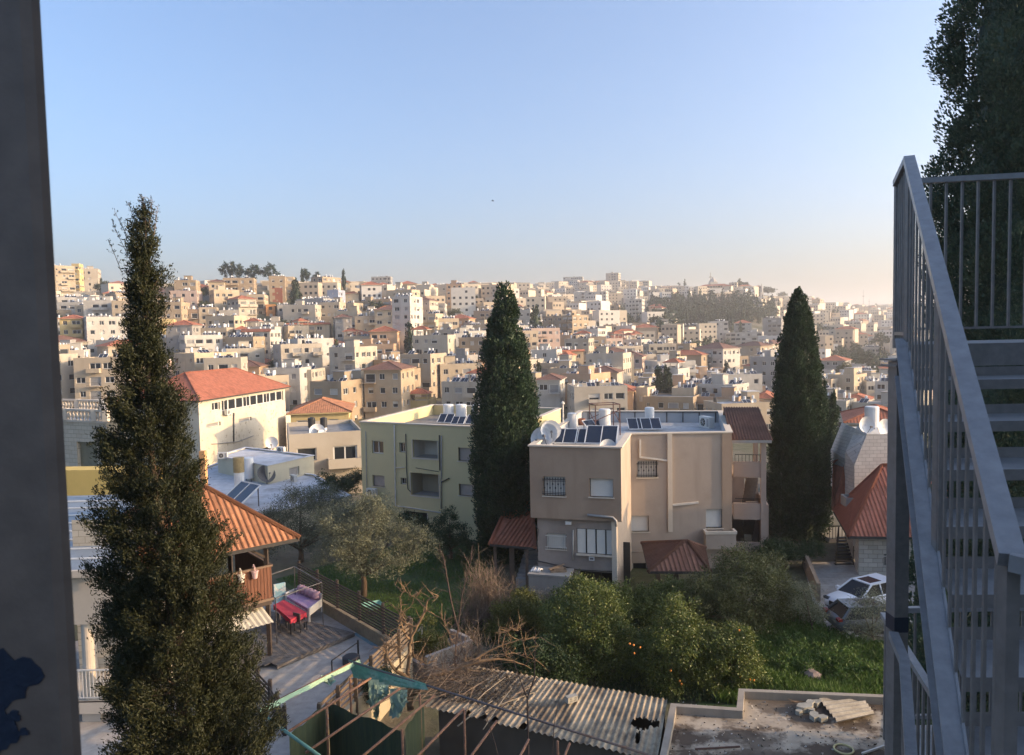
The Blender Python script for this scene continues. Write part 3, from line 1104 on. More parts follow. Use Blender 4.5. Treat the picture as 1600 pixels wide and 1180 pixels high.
def fill():
    rr = random.Random(42)
    labels = {}
    made = []
    kept = []
    tries = 0
    cand = []
    while tries < 9000:
        tries += 1
        d = 165 * (1 + rr.random() * 14) ** 1.0 if rr.random() < .35 else rr.uniform(165, 1100)
        if d > 2600:
            continue
        c = rr.uniform(70, 1420)
        X = (c - 800) / F * d
        z = ground(X, d)
        x, y = PX((X, d, z + 4))
        if not (60 < x < 1420) or y > 660:
            continue
        if any(((x - gx) / gw) ** 2 + ((y - gy) / gh) ** 2 < 1 for gx, gy, gw, gh in GREEN):
            continue
        W, D = rr.uniform(8, 14), rr.uniform(8, 12)
        R0 = max(W, D) * .52
        if any((X - px) ** 2 + (d - py) ** 2 < ((R0 + pr) * (.88 if d < 500 else 1.0)) ** 2 for px, py, pr in PLACED if abs(px - X) < 40 and abs(py - d) < 40):
            continue
        # hidden behind nearer roofs? compare with terrain line only
        PLACED.append((X, d, R0))
        cand.append((d, X, W, D, x, y, rr.random()))
    cand.sort()
    near = cand[:FILL_N]
    rest = cand[FILL_N:]
    for i, (d, X, W, D, x, y, q) in enumerate(near):
        col = rr.choice(['cream', 'cream', 'beige', 'pale', 'pale', 'white', 'white', 'tan', 'grey', 'stone', 'peach', 'pink', 'beige', 'tan'])
        roof = rr.choice(['flat'] * 11 + ['hip', 'hipb', 'pav', 'edge'])
        if PX((X, d, 60))[1] > 0 and ground(X, d + 60) - ground(X, d) < 3:
            roof = 'flat'
        n = rr.choice([1, 2, 2]) if ground(X, d + 60) - ground(X, d) < 3 and d < 600 else rr.choice([2, 2, 3, 3, 3, 4]) if d < 700 else rr.choice([2, 3, 3, 4, 5])
        top = next((y_ for x_, y_ in SKYL if x < x_), 476)
        room = P(x, top + rr.uniform(0, 7), d).z - ground(X, d)
        if n * 3.1 + 1.5 > room:
            n = int((room - 1.2) / 3.1)
        if n < 1:
            continue
        H = n * 3.1 + .6
        ref = min(HINTS, key=lambda h: (h[0] - x) ** 2 + 2 * (h[1] - y) ** 2)
        dx, dy = x - ref[0], y - ref[1]
        where = ('right of ' if dx > 0 else 'left of ') if abs(dx) > 1.2 * abs(dy) else ('below ' if dy > 0 else 'above ')
        where = ('well ' if max(abs(dx), abs(dy)) > 45 else 'just ' if max(abs(dx), abs(dy)) < 18 else '') + where
        rn = dict(flat='flat roofed', hip='red roofed', hipb='brown roofed', pav='red pavilion topped', edge='red edged')[roof]
        lab = f"{CNAME[col]} {['', 'single', 'two', 'three', 'four', 'five'][n]} storey {rn} block {where}{ref[2]}"
        labels.setdefault(lab, []).append(len(made))
        kept.append((x,))
        al = math.atan2(X, d)
        psi = rr.choice([-1, 1, 1]) * rr.uniform(.15, .6)
        made.append(cityblock(X, d, W, D, H, -al - psi, col, roof, lab, psi, rr, 1 if d < 400 else 2, gz=ground(X, d) - 1.2))
    for lab, ii in labels.items():
        if len(ii) > 1:
            ii.sort(key=lambda i: kept[i][0])
            words = ['leftmost', 'second from the left', 'third from the left', 'fourth from the left', 'fifth from the left', 'sixth from the left', 'seventh from the left', 'eighth from the left']
            for k, i in enumerate(ii):
                made[i]['label'] = lab + ', ' + (words[k] if k < len(ii) - 1 or k == 0 else 'rightmost')
    # the far town past the countable ones: one object
    mb = MB()
    for (d, X, W, D, x, y, q) in rest:
        n = rr.choice([2, 3, 3, 4, 5])
        top = next((y_ for x_, y_ in SKYL if x < x_), 476)
        n = min(n, int((P(x, top, d).z - ground(X, d)) / 3.1))
        if n < 1:
            continue
        H = n * 3.1
        al = math.atan2(X, d) + rr.uniform(-.6, .6)
        mb.M = Matrix.Translation((X, d, ground(X, d) - 1)) @ Matrix.Rotation(-al, 4, 'Z')
        wm = rr.choice([0, 0, 1, 2])
        mb.box(-W / 2, 0, 0, W / 2, D, H + .6, wm, skip='bt')
        mb.poly([(-W / 2, 0, H), (W / 2, 0, H), (W / 2, D, H), (-W / 2, D, H)], 3)
        for s in range(n):
            for k in range(4):
                u = -W / 2 + (k + .5) * W / 4
                if rr.random() < .8:
                    mb.poly([(u - .6, -.03, s * 3.1 + 1), (u + .6, -.03, s * 3.1 + 1), (u + .6, -.03, s * 3.1 + 2.2), (u - .6, -.03, s * 3.1 + 2.2)], 4)
        if rr.random() < .08:
            hip(mb, -W / 2, 0, W / 2, D, H + .6, 2, 5, mi_e=0)
        mb.M = mb.M
    mb.M = None
    if mb.f:
        o = mb.build('far_town', [plaster('far_cream', (.56, .48, .37)), plaster('far_white', (.62, .58, .52)), plaster('far_tan', (.44, .36, .27)), M_DECK, M_GLASS, M_TILE])
        tag(o, 'hundreds of tiny pale houses fading into the haze on the far hills', 'town', kind='stuff')
    print('FILL', len(near), len(rest))
FILL_N = 185
SKYL = [(180, 452), (320, 441), (440, 436), (560, 438), (720, 443), (860, 440), (1010, 437), (1180, 446), (1270, 462), (1330, 472)]
fill()
# ---------------------------------------------------------------- near buildings
def wplane(A, B):
    """vertical plane through plan points A, B: returns f(px, py) -> (u along AB, z)"""
    A, B = V((A[0], A[1], 0)), V((B[0], B[1], 0))
    u = (B - A).normalized()
    n = u.cross(V((0, 0, 1)))

    def f(x, y):
        v = ray(x, y)
        t = A.dot(n) / V((v.x, 1, 0)).dot(n)
        p = V((v.x * t, t, CAMZ + v.z * t))
        return (p - A).dot(u), p.z
    return f

def prect(f, x0, y0, x1, y1):
    """picture rectangle -> rectangle on the wall"""
    a, c = f(x0, (y0 + y1) / 2)[0], f(x1, (y0 + y1) / 2)[0]
    z1, z0 = f((x0 + x1) / 2, y0)[1], f((x0 + x1) / 2, y1)[1]
    return (a, z0, c, z1)

def fitwin(par, A, B, h, kind, dep, z0=0, name='window', label=None, depth_off=.03):
    A, B = V((A[0], A[1], 0)), V((B[0], B[1], 0))
    u = (B - A).normalized()
    n = u.cross(V((0, 0, 1)))
    q = A + u * ((h[0] + h[2]) / 2) - n * (dep - depth_off) + V((0, 0, h[1]))
    me = kind if isinstance(kind, bpy.types.Mesh) else WIN[kind]
    if me.name not in _SPLIT:
        n_ = len(me.materials)
        fr_ = {0} if me.materials[0] == M_FRAME else {1} if n_ > 2 else {1}
        _SPLIT[me.name] = (split_mesh(me, fr_ | {2} if me.materials[0] != M_FRAME else fr_), split_mesh(me, {0} if 0 not in fr_ else {1, 2, 3}))
    fm_, pm_ = _SPLIT[me.name]
    shut = me.materials[0] != M_FRAME or kind in ('shut', 'shutg', 'half')
    w_ = link(name, fm_ or me, par, q - par.location, math.atan2(u.y, u.x))
    if fm_ and pm_:
        link('shutter' if shut else 'pane', pm_, w_)
    w_.scale = (h[2] - h[0], 1, h[3] - h[1])
    if label:
        w_['label'] = label
    return w_

def wallpoly(mb, pts, z0, z1, holes={}, dep=.2, mi=0, skip=(), off=None):
    """walls round a counter-clockwise outline; holes[i] are the openings of side i in (u, z)"""
    n = len(pts)
    for i in range(n):
        if i in skip:
            continue
        a, b = V((*pts[i], z0)), V((*pts[(i + 1) % n], z0))
        if off is not None:
            a, b = a - off, b - off
        hs = [(h[0], h[1] - z0, h[2], h[3] - z0) for h in holes.get(i, ())]
        mb.wall(a, b - a, (b - a).length, z1 - z0, hs, dep, mi if not isinstance(mi, dict) else mi.get(i, 0))

def inset(pts, t):
    out = []
    n = len(pts)
    for i in range(n):
        p0, p, p1 = V(pts[i - 1]), V(pts[i]), V(pts[(i + 1) % n])
        d0, d1 = (p - p0).normalized(), (p1 - p).normalized()
        n0, n1 = V((-d0.y, d0.x)), V((-d1.y, d1.x))
        m = (n0 + n1)
        m = m / max(.3, m.dot(n0))
        out.append(tuple(p + m * t))
    return out

def parapet(mb, pts, z, deckz, t=.22, mi_cap=1, mi_in=0, mi_deck=2, cap=.07, over=.06):
    """parapet inside faces, projecting coping and the roof deck"""
    I = inset(pts, t)
    O = inset(pts, -over)
    I2 = inset(pts, t + over)
    n = len(pts)
    for i in range(n):
        j = (i + 1) % n
        mb.poly([(*I[j], deckz), (*I[i], deckz), (*I[i], z), (*I[j], z)], mi_in)
        for (a, b, za, zb) in ((O, O, z, z + cap),):
            mb.poly([(*O[i], z), (*O[j], z), (*O[j], z + cap), (*O[i], z + cap)], mi_cap)
        mb.poly([(*O[i], z + cap), (*O[j], z + cap), (*I2[j], z + cap), (*I2[i], z + cap)], mi_cap)
        mb.poly([(*I2[j], z), (*I2[i], z), (*I2[i], z + cap), (*I2[j], z + cap)], mi_cap)
        mb.poly([(*O[j], z), (*O[i], z), (*I2[i], z), (*I2[j], z)], mi_cap)
    mb.poly([(*p, deckz) for p in I], mi_deck)

M_BROWN = plaster('brown_render', (.37, .275, .20), dirt=1.0, scale=.7, dcol=(.285, .205, .148), bmp=.15)
M_TANW = plaster('tan_render', (.42, .342, .275), dirt=1.0, scale=.7, dcol=(.31, .25, .195), bmp=.15)
M_TRIM = plaster('cream_trim', (.60, .52, .42), dirt=.3)
M_ROOFB = spotted('grey_blue_deck', (.46, .47, .48), (.30, .30, .30), .45, .75, scale=.4, rough=.9)
M_BLACKI = simple('black_iron', (.02, .018, .018), rough=.55)
M_WPIPE = simple('white_pipe', (.60, .56, .50), rough=.6, var=.15)
M_WSHUT = simple('white_shutter', (.66, .62, .55), rough=.55, var=.06)
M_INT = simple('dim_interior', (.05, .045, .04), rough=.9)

def shutter_mesh(n=11, mat=None, frame=None):
    mb = MB()
    for i in range(n):
        z = .02 + i * .96 / n
        mb.poly([(-.47, .0, z), (.47, .0, z), (.47, .025, z + .96 / n), (-.47, .025, z + .96 / n)], 0)
        mb.poly([(-.47, .025, z + .96 / n), (.47, .025, z + .96 / n), (.47, 0, z + .96 / n), (-.47, 0, z + .96 / n)], 0)
    mb.box(-.5, -.01, 0, -.47, .06, 1, 1).box(.47, -.01, 0, .5, .06, 1, 1).box(-.47, -.01, .98, .47, .06, 1, 1)
    mb.box(-.56, -.24, -.06, .56, .05, 0, 2)
    return mesh_of(mb, 'window', [mat or M_WSHUT, frame or M_BLACKI, M_TRIM])
SHUTW = shutter_mesh()
SHUTG = shutter_mesh(9, simple('grey_brown_shutter', (.34, .29, .25), rough=.6, var=.08))

def grille(nbar, ornate, mat, w, h):
    mb = MB()
    mb.bar((-w / 2 - .06, 0, h * .12), (w / 2 + .06, 0, h * .12), .035).bar((-w / 2 - .06, 0, h * .86), (w / 2 + .06, 0, h * .86), .035)
    if ornate:
        mb.bar((-w / 2 - .06, 0, h * .2), (w / 2 + .06, 0, h * .2), .02).bar((-w / 2 - .06, 0, h * .78), (w / 2 + .06, 0, h * .78), .02)
    for i in range(nbar):
        x = -w / 2 + w * (i + .5) / nbar
        mb.bar((x, 0, .02), (x, 0, h - .02), .022)
        if ornate:
            zc = h * (.42 + .2 * (i % 2))
            mb.lathe([(.004, zc - .09), (.045, zc), (.004, zc + .09)], (x, 0, 0), 6)
            mb.bar((x - .05, 0, h * .86), (x, 0, h * .96), .015).bar((x + .05, 0, h * .86), (x, 0, h * .96), .015)
    return mb

def rel(par, p):
    return V(p) - par.location

# ---- brown building ---------------------------------------------------------
zr = P(827, 697.5, 42).z
bA, bB, bC, bD, bE, bF = (P(827, 697.5, 42), P(970, 700.5, 40.6), G(985, 679, zr), G(1143, 676.5, zr), G(1128, 643, zr), G(905, 643, zr))
BPTS = [(p.x, p.y) for p in (bA, bB, bC, bD, bE, bF)]
BR = thing('apartment_house', 'brown three storey house with white shutters and a pale roof terrace of solar panels', 'house', (bA.x, bA.y, 0))
f1, f2, f3 = wplane(BPTS[0], BPTS[1]), wplane(BPTS[2], BPTS[3]), wplane(BPTS[1], BPTS[2])
BZ = f1(895, 812)[1]
h_up = [prect(f1, 849, 745, 883, 775), prect(f1, 921, 748, 958, 777)]
LOWER = inset(BPTS, .32)
LOWER[2], LOWER[3], LOWER[4], LOWER[5] = BPTS[2], BPTS[3], BPTS[4], LOWER[5]
fl = wplane(LOWER[0], LOWER[1])
h_lo = [prect(fl, 854, 834, 884, 858), prect(fl, 901, 827, 962, 866), prect(fl, 906, 894, 962, 935)]
h_lo[2] = (h_lo[2][0], .1, h_lo[2][2], h_lo[2][3])
h_s2 = [prect(f2, 996, 720, 1027, 746), prect(f2, 985.5, 806, 1014, 831), prect(f2, 1103, 796, 1129, 825), prect(f2, 988, 880, 1012, 894)]
us = f2(1128, 740)[0]
mb = MB()
mb.M = Matrix.Translation(-BR.location)
wallpoly(mb, BPTS, BZ, zr, {0: h_up}, .2, {0: 0, 1: 1, 2: 1}, skip=(2,))
mb.wall((*BPTS[2], 0), bD - bC, us, zr, [(a, b, c, d) for a, b, c, d in h_s2], .2, 1)
_u2 = V((bD.x - bC.x, bD.y - bC.y, 0)).normalized()
mb.wall(V((*BPTS[2], 0)) + _u2 * us + V((_u2.y, -_u2.x, 0)) * .06, _u2, (bD - bC).length - us + .0, zr, (), .2, 0)
mb.poly([(*p, BZ) for p in reversed(BPTS)], 0)
wallpoly(mb, LOWER, 0, BZ - .003, {0: h_lo}, .2, {0: 2, 1: 1}, skip=(2, 3, 4))
mb.wall((*BPTS[3], 0), bE - bD, (bE - bD).length, BZ, (), .2, 1)
mb.M = None
mb.build('wall', [M_BROWN, M_TANW, plaster('lower_render', (.36, .30, .255), dirt=.75, scale=.8, dcol=(.17, .14, .12))], BR)
mb = MB()
mb.M = Matrix.Translation(-BR.location)
BDECK = zr - .85
parapet(mb, BPTS, zr, BDECK, .25, 1, 0, 2, .08, .08)
# coping strips fixed along the inside of the back parapet
mb.M = None
mb.build('roof', [plaster('parapet_inside', (.44, .45, .46), dirt=.5, dcol=(.30, .30, .30)), M_TRIM, M_ROOFB], BR)
for h, k in ((h_up[0], SHUTW), (h_up[1], SHUTW)):
    fitwin(BR, BPTS[0], BPTS[1], h, k, .2)
fitwin(BR, LOWER[0], LOWER[1], h_lo[0], SHUTW, .2)
hb = h_lo[1]
for k in range(4):
    e = (hb[2] - hb[0]) / 4
    fitwin(BR, LOWER[0], LOWER[1], (hb[0] + k * e + .02, hb[1], hb[0] + (k + 1) * e - .02, hb[3]), SHUTW, .06, depth_off=.02)
for h in h_s2[:3]:
    fitwin(BR, BPTS[2], BPTS[3], h, SHUTW, .2)
fitwin(BR, BPTS[2], BPTS[3], h_s2[3], 'dark', .2)

def on_wall(par, A, B, u, z, off):
    A, B = V((A[0], A[1], 0)), V((B[0], B[1], 0))
    uu = (B - A).normalized()
    return A + uu * u + uu.cross(V((0, 0, 1))) * off + V((0, 0, z)), math.atan2(uu.y, uu.x)

for A_, B_, h, nb, orn, mt in ((BPTS[0], BPTS[1], h_up[0], 8, 1, M_BLACKI), (BPTS[2], BPTS[3], h_s2[0], 8, 1, M_BLACKI), (LOWER[0], LOWER[1], h_lo[0], 9, 0, M_WSHUT)):
    p, rz = on_wall(BR, A_, B_, (h[0] + h[2]) / 2, h[1], .04)
    grille(nb, orn, mt, h[2] - h[0], h[3] - h[1]).build('window_grille', mt, BR, False, rel(BR, p), rz)
# garage behind the dark opening
p, rz = on_wall(BR, LOWER[0], LOWER[1], (h_lo[2][0] + h_lo[2][2]) / 2, 0, -2.2)
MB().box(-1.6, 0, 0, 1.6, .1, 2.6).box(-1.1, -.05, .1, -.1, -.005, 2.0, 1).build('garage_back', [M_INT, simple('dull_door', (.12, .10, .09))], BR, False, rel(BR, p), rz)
# pilaster, conduits and the waste pipe
def pxline(f, A, B, pts, off):
    out = []
    for x, y in pts:
        u, z = f(x, y)
        out.append(on_wall(None, A, B, u, z, off)[0])
    return out
u0, z0 = f2(1046, 680)
p, rz = on_wall(BR, BPTS[2], BPTS[3], u0, 0, 0)
MB().box(-.14, -.13, 2.4, .14, -.004, zr + .02).build('pilaster', M_TRIM, BR, False, rel(BR, p), rz)
def run(f, A, B, pts, r, mat, off=.06, name='conduit', par=None, k=6, sq=False):
    par = par or BR
    q = [rel(par, v) for v in pxline(f, A, B, pts, off)]
    m_ = MB()
    if sq:
        for a, b in zip(q, q[1:]):
            m_.bar(a, b, r * 2, r * 2)
    else:
        m_.tube(q, r, k)
    return m_.build(name, mat, par, smooth=not sq)
run(f2, BPTS[2], BPTS[3], [(1000, 687), (1000, 713.5)], .05, M_WPIPE, sq=True)
run(f2, BPTS[2], BPTS[3], [(999, 714), (1043, 719.5)], .05, M_WPIPE, sq=True)
run(f2, BPTS[2], BPTS[3], [(1051, 789), (1091, 785)], .06, M_WPIPE, sq=True)
run(f1, BPTS[0], BPTS[1], [(918, 804), (958, 808), (963, 813), (963, 822)], .07, simple('grey_pipe', (.33, .31, .29), rough=.5), .1, 'waste_pipe', k=8)
run(fl, LOWER[0], LOWER[1], [(896, 828), (895.5, 874)], .035, M_WPIPE)
run(fl, LOWER[0], LOWER[1], [(839, 876), (903, 890), (962, 893)], .03, simple('dark_cable', (.05, .045, .04)), .04, 'cable')
run(fl, LOWER[0], LOWER[1], [(834, 815), (842, 828), (838, 850), (841, 862)], .018, MATS['dark_cable'], .04, 'cable')
run(f2, BPTS[2], BPTS[3], [(986, 862), (1020, 860), (1045, 851)], .025, M_WPIPE, .05, 'cable')
# corner post of the right wall and window box
p, rz = on_wall(BR, BPTS[2], BPTS[3], (f2(1099, 840)[0] + f2(1145, 840)[0]) / 2, f2(1120, 853)[1], 0)
wbx = f2(1145, 840)[0] - f2(1099, 840)[0]
MB().box(-wbx / 2, -.75, 0, wbx / 2, -.07, .95).box(-wbx / 2 - .06, -.81, .95, wbx / 2 + .06, -.65, 1.12, 1).box(-wbx / 2 - .06, -.65, .95, -wbx / 2 + .1, -.07, 1.12, 1).box(wbx / 2 - .1, -.65, .95, wbx / 2 + .06, -.07, 1.12, 1).build('balcony', [M_TANW, M_TRIM], BR, False, rel(BR, p), rz)
p, rz = on_wall(BR, LOWER[0], LOWER[1], LOWER and (V(LOWER[1]) - V(LOWER[0])).length - .12, 0, .02)
MB().box(-.14, -.16, 0, .14, -.004, BZ).build('corner_post', M_TRIM, BR, False, rel(BR, p), rz)
# air conditioner and small box on the lower wall
AC = MB().box(-.42, -.3, 0, .42, 0, .56).lathe([(.2, -.005), (.2, .012)], (0, 0, 0), 16, 1)
def ac_mesh():
    m_ = MB()
    m_.box(-.42, -.3, 0, .42, 0, .56)
    k = 18
    ring = m_._p([(-.1 + .2 * math.cos(2 * PI * j / k), -.306, .28 + .2 * math.sin(2 * PI * j / k)) for j in range(k)])
    m_.f.append(tuple(ring + j for j in range(k)))
    m_.m.append(1)
    for a in range(4):
        t = a * PI / 4
        m_.bar((-.1 - .2 * math.cos(t), -.315, .28 - .2 * math.sin(t)), (-.1 + .2 * math.cos(t), -.315, .28 + .2 * math.sin(t)), .012, mi=0)
    m_.box(.2, -.306, .08, .38, -.301, .48, 2)
    m_.box(-.35, -.28, -.12, -.28, -.02, 0, 2).box(.28, -.28, -.12, .35, -.02, 0, 2)
    return mesh_of(m_, 'air_conditioner', [simple('ac_white', (.62, .60, .55), rough=.5, var=.1), M_BLACKI, simple('ac_grey', (.35, .34, .33))])
ACM = ac_mesh()
def ac_at(p, rz, label, s=1.0):
    o = link('air_conditioner', ACM, None, p, rz)
    o.scale = (s, s, s)
    return tag(o, label, 'air conditioner')
u_, z_ = fl(889, 819)
p, rz = on_wall(BR, LOWER[0], LOWER[1], u_, z_, .02)
tag(MB().box(-.18, -.18, 0, .18, 0, .2).box(-.15, -.2, .03, .15, -.18, .17, 1).build('floodlight', [M_WPIPE, M_TANK], None, False, p, rz), 'small grey floodlight fixed above the white garage shutters of the brown house', 'lamp')
u_, z_ = fl(925, 875)
p, rz = on_wall(BR, LOWER[0], LOWER[1], u_, z_, .02)
tag(MB().box(-.15, -.12, 0, .15, 0, .22).box(-.1, -.13, .06, .1, -.12, .16, 1).build('meter_box', [M_TANK, M_STEEL], None, False, p, rz), 'small white meter box under the wide white shutters of the brown house', 'meter box')
# concrete cistern with junk on top
p, rz = on_wall(BR, LOWER[0], LOWER[1], fl(866, 900)[0], 0, .05)
cw = fl(896, 900)[0] - fl(836, 900)[0]
tag(MB().box(-cw / 2, -1.5, -.3, cw / 2, -.1, 1.5).box(-cw / 2 - .05, -1.55, 1.5, cw / 2 + .05, -.1, 1.6).build('cistern', M_CONC, None, False, p, rz), 'stained concrete water cistern against the brown house foot, junk on its lid', 'cistern')
m_ = MB()
m_.M = Matrix.Rotation(.3, 4, 'Z')
m_.box(-.4, -.3, 0, .5, .3, .12).box(-.2, -.25, .12, .35, .2, .22).bar((-.5, -.3, .2), (.4, .35, .28), .2, .03)
m_.M = None
tag(m_.build('scrap_boards', simple('board_wood', (.25, .18, .12), var=.4), None, False, p + V((.15, -.8, 1.6)), rz), 'pile of old boards lying on the concrete cistern lid', 'boards')
m_ = MB()
for a in range(5):
    m_.tube([(-.3 + .12 * a, -.2, .02), (-.2 + .1 * a, .0, .14 + .03 * (a % 2)), (-.25 + .13 * a, .22, .03)], .06, 6)
tag(m_.build('plastic_sheeting', M_TANK, None, True, p + V((-1.0, -.75, 1.6)), rz), 'crumpled white plastic sheeting left of the boards on the cistern', 'sheeting')

# roof fittings of the brown house: each its own thing
def panel_at(x, y, z, label, rz=.2, s=1.0, col=None):
    q = G(x, y, z)
    o = link('solar_panel', PANEL, None, q, rz)
    o.scale = (s, s, s)
    tag(o, label, 'solar panel', 'solar panels on the flat roofs')
    return o
for x, y, l, s, r_ in ((879, 697, 'dull grey solar panel at the near left corner of the brown house roof', .85, -.25), (901, 697, 'dull grey solar panel beside the left parapet of the brown house, second from the corner', .85, -.25),
                       (938, 699, 'deep blue solar panel leaning beside the small satellite dish on the brown house roof', 1.05, -.25), (940, 681, 'solar panel under the rusty frame on the brown house roof', .9, .5),
                       (998, 674, 'solar panel left one of the close pair in the middle of the brown house roof', .75, 0), (1019, 674, 'solar panel right one of the close pair in the middle of the brown house roof', .75, 0)):
    panel_at(x, y, BDECK, l, r_, s)
TANKT = mesh_of(cyl(MB().bar((-.3, -.3, 0), (-.22, -.22, .9), .05, mi=1).bar((.3, -.3, 0), (.22, -.22, .9), .05, mi=1).bar((.3, .3, 0), (.22, .22, .9), .05, mi=1).bar((-.3, .3, 0), (-.22, .22, .9), .05, mi=1), 0, 0, .25, .42, 1.5, k=20), 'water_tank', [M_TANK, M_STEEL])
for x, y, l, s in ((894, 676, 'white water heater tank by the left parapet of the brown house roof', .8), (945, 678, 'white water heater tank under a rusty pipe frame on the brown house roof', 1.0), (1015, 668, 'white water heater tank behind the panel pair on the brown house roof', .85)):
    o = link('water_tank', TANKT, None, G(x, y, BDECK))
    o.scale = (s, s, s)
    tag(o, l, 'water tank', 'water tanks on the flat roofs')
q = G(945, 679, BDECK)
m_ = MB()
for a in (-.9, .9):
    for b in (-.7, .7):
        m_.bar((a, b, 0), (a, b, 2.2), .06)
for a in (-.9, .9):
    m_.bar((a, -.7, 2.2), (a, .7, 2.2), .06).bar((a, -.7, .9), (a, .7, 1.6), .05)
for b in (-.7, .7):
    m_.bar((-.9, b, 2.2), (.9, b, 2.2), .06).bar((-.9, b, 1.1), (.9, b, 1.8), .05)
tag(m_.build('steel_gantry', simple('rusty_red', (.11, .05, .04), var=.4), None, False, q, .2), 'rusty dark pipe frame standing round a white tank on the brown roof', 'frame')
q = G(1108, 668, BDECK)
ac_at(q, -1.2, 'white outdoor unit standing on the right end of the brown house roof', 1.5)
q = G(909, 664, BDECK)
tag(MB().lathe([(.22, 0), (.28, .5), (.30, .5), (.24, .02)], (0, 0, 0), 14).build('flower_pot', simple('terracotta', (.28, .11, .06)), None, True, q), 'empty terracotta pot at the back left corner of the brown house roof', 'pot')
q = G(884, 662, zr)
def vent(p, h, label):
    tag(MB().lathe([(.07, 0), (.07, h)], p, 10).lathe([(.16, h), (.16, h + .08), (.03, h + .22)], p, 10).build('chimney_pipe', M_WPIPE), label, 'chimney')
vent(V((q.x - .2, q.y, BZ)), zr - BZ + 1.4, 'thin capped chimney pipe on the left wall of the brown house')
for x, y, s, rz_, l in ((843, 682, 1.75, -.5, 'largest white satellite dish leaning out over the left wall of the brown house'), (853, 675, 1.6, -.45, 'white satellite dish in the middle of the three on the brown house left wall'), (861, 669, 1.5, .0, 'white satellite dish at the back of the three on the brown house left wall'), (951, 697, 1.25, .15, 'small white satellite dish at the front right corner of the brown roof terrace')):
    q = P(x, y, 44 if x < 900 else 42.5)
    o = link('satellite_dish', DISH, None, (q.x, q.y, q.z - .95 * s * .65), rz_)
    o.scale = (s * .82, s * .82, s * .82)
    o.rotation_euler = (-.25, 0, rz_)
    tag(o, l, 'satellite dish', 'dishes on the roofs')
# railing posts inside the back parapet
m_ = MB()
for k in range(9):
    t = (k + .5) / 9
    a = V((*BPTS[5], 0)).lerp(V((*BPTS[4], 0)), t) + V((.06, -.3, 0))
    m_.bar(a + V((0, 0, BDECK)), a + V((0, 0, zr + .02)), .06)
m_.bar(V((*BPTS[5], zr - .02)) + V((.4, -.32, 0)), V((*BPTS[4], zr - .02)) + V((-.3, -.32, 0)), .05)
tag(m_.build('pipe_rail', M_BLACKI), 'dark pipe rail along the back parapet of the brown house roof', 'rail')

# ---- stair annex on the right of the brown house ------------------------------
M_ANX = plaster('annex_render', (.38, .30, .245), dirt=.5, dcol=(.28, .215, .175))
aL, aR = P(1146, 700, 47.2), P(1197, 700, 46.8)
AX = thing('stair_annex', 'open stair tower with brown tiled roof on the right flank of the brown house', 'annex', (aL.x, aL.y, 0))
fa = wplane((aL.x, aL.y), (aR.x, aR.y))
wA = (aR - aL).length
zz = lambda y: fa(1170, y)[1]
m_ = MB()
for (y0, y1) in ((722, 746), (787, 812), (848, 905)):
    m_.box(0, 0, zz(y1), wA, .25, zz(y0))
m_.box(wA - .32, -.06, 0, wA, .3, zz(690))
m_.box(wA - .3, 4.0, 0, wA, 4.3, zz(690)).box(0, 4.0, 0, .3, 4.3, zz(690))
for y in (746, 812):
    m_.box(0, .26, zz(y) - .1, .9, 4.2, zz(y) + .1)
m_.box(0, 4.3, 0, wA * .55, 4.5, zz(746))
m_.box(wA * .80, 4.3, 0, wA, 4.5, zz(750))
m_.box(wA, .3, 0, wA + .2, 4.2, zz(790))
m_.build('frame', M_ANX, AX, rz=math.atan2(aR.y - aL.y, aR.x - aL.x))
for (za, zb) in ((zz(848) - .4, zz(787)), (zz(812), zz(746) - .1)):
    n = 9
    m_ = MB()
    for k in range(n):
        t = k / n
        m_.box(wA * .45, 3.8 - t * 3.0, za + (zb - za) * t - .08, wA - .35, 4.14 - t * 3.0, za + (zb - za) * t + .16)
    m_.build('stair_flight', simple('stair_stone', (.16, .13, .11)), AX, rz=math.atan2(aR.y - aL.y, aR.x - aL.x))
m_ = MB()
for y in (710,):
    m_.bar((.1, .1, zz(711)), (wA - .3, .1, zz(711)), .04)
    for k in range(9):
        m_.bar((.1 + k * .22, .1, zz(722)), (.1 + k * .22, .1, zz(711)), .025)
m_.bar((.1, .1, zz(780)), (wA - .3, .1, zz(780)), .04)
m_.build('railing', M_BLACKI, AX, rz=math.atan2(aR.y - aL.y, aR.x - aL.x))
m_ = MB()
ez, tz = zz(686), P(1160, 637, 53).z
e0, e1 = G(1143, 688, ez), G(1206, 688, ez)
t0, t1 = G(1131, 637, tz), G(1184, 637, tz)
o_, e_ = e0, (e1 - e0).normalized()
qd = [e0, e1, t1, t0]
nr = e_.cross(t0 - e0).normalized()
up_ = nr.cross(e_)
m_.poly(qd, 0, [((p - o_).dot(e_), (p - o_).dot(up_)) for p in qd])
m_.poly([p - V((0, 0, .18)) for p in reversed(qd)], 1)
for a, b in ((e0, e1), (e1, t1), (t1, t0), (t0, e0)):
    m_.poly([a - V((0, 0, .18)), b - V((0, 0, .18)), b, a], 1)
bk = t0 + (t0 - e0) * .0
m_.poly([t0, t1, t1 + V((1.2, 5, -2.2)), t0 + V((1.2, 5, -2.2))], 0, [(0, 0), (3, 0), (3, 5), (0, 5)])
for k in range(14):
    t = k / 13
    m_.tube([e0.lerp(e1, t) + V((0, 0, .02)), t0.lerp(t1, t) + V((0, 0, .02))], .065, 5, 0)
m_.v = [tuple(V(v) - AX.location) for v in m_.v]
m_.build('roof', [M_TILEB, M_CONC], AX)

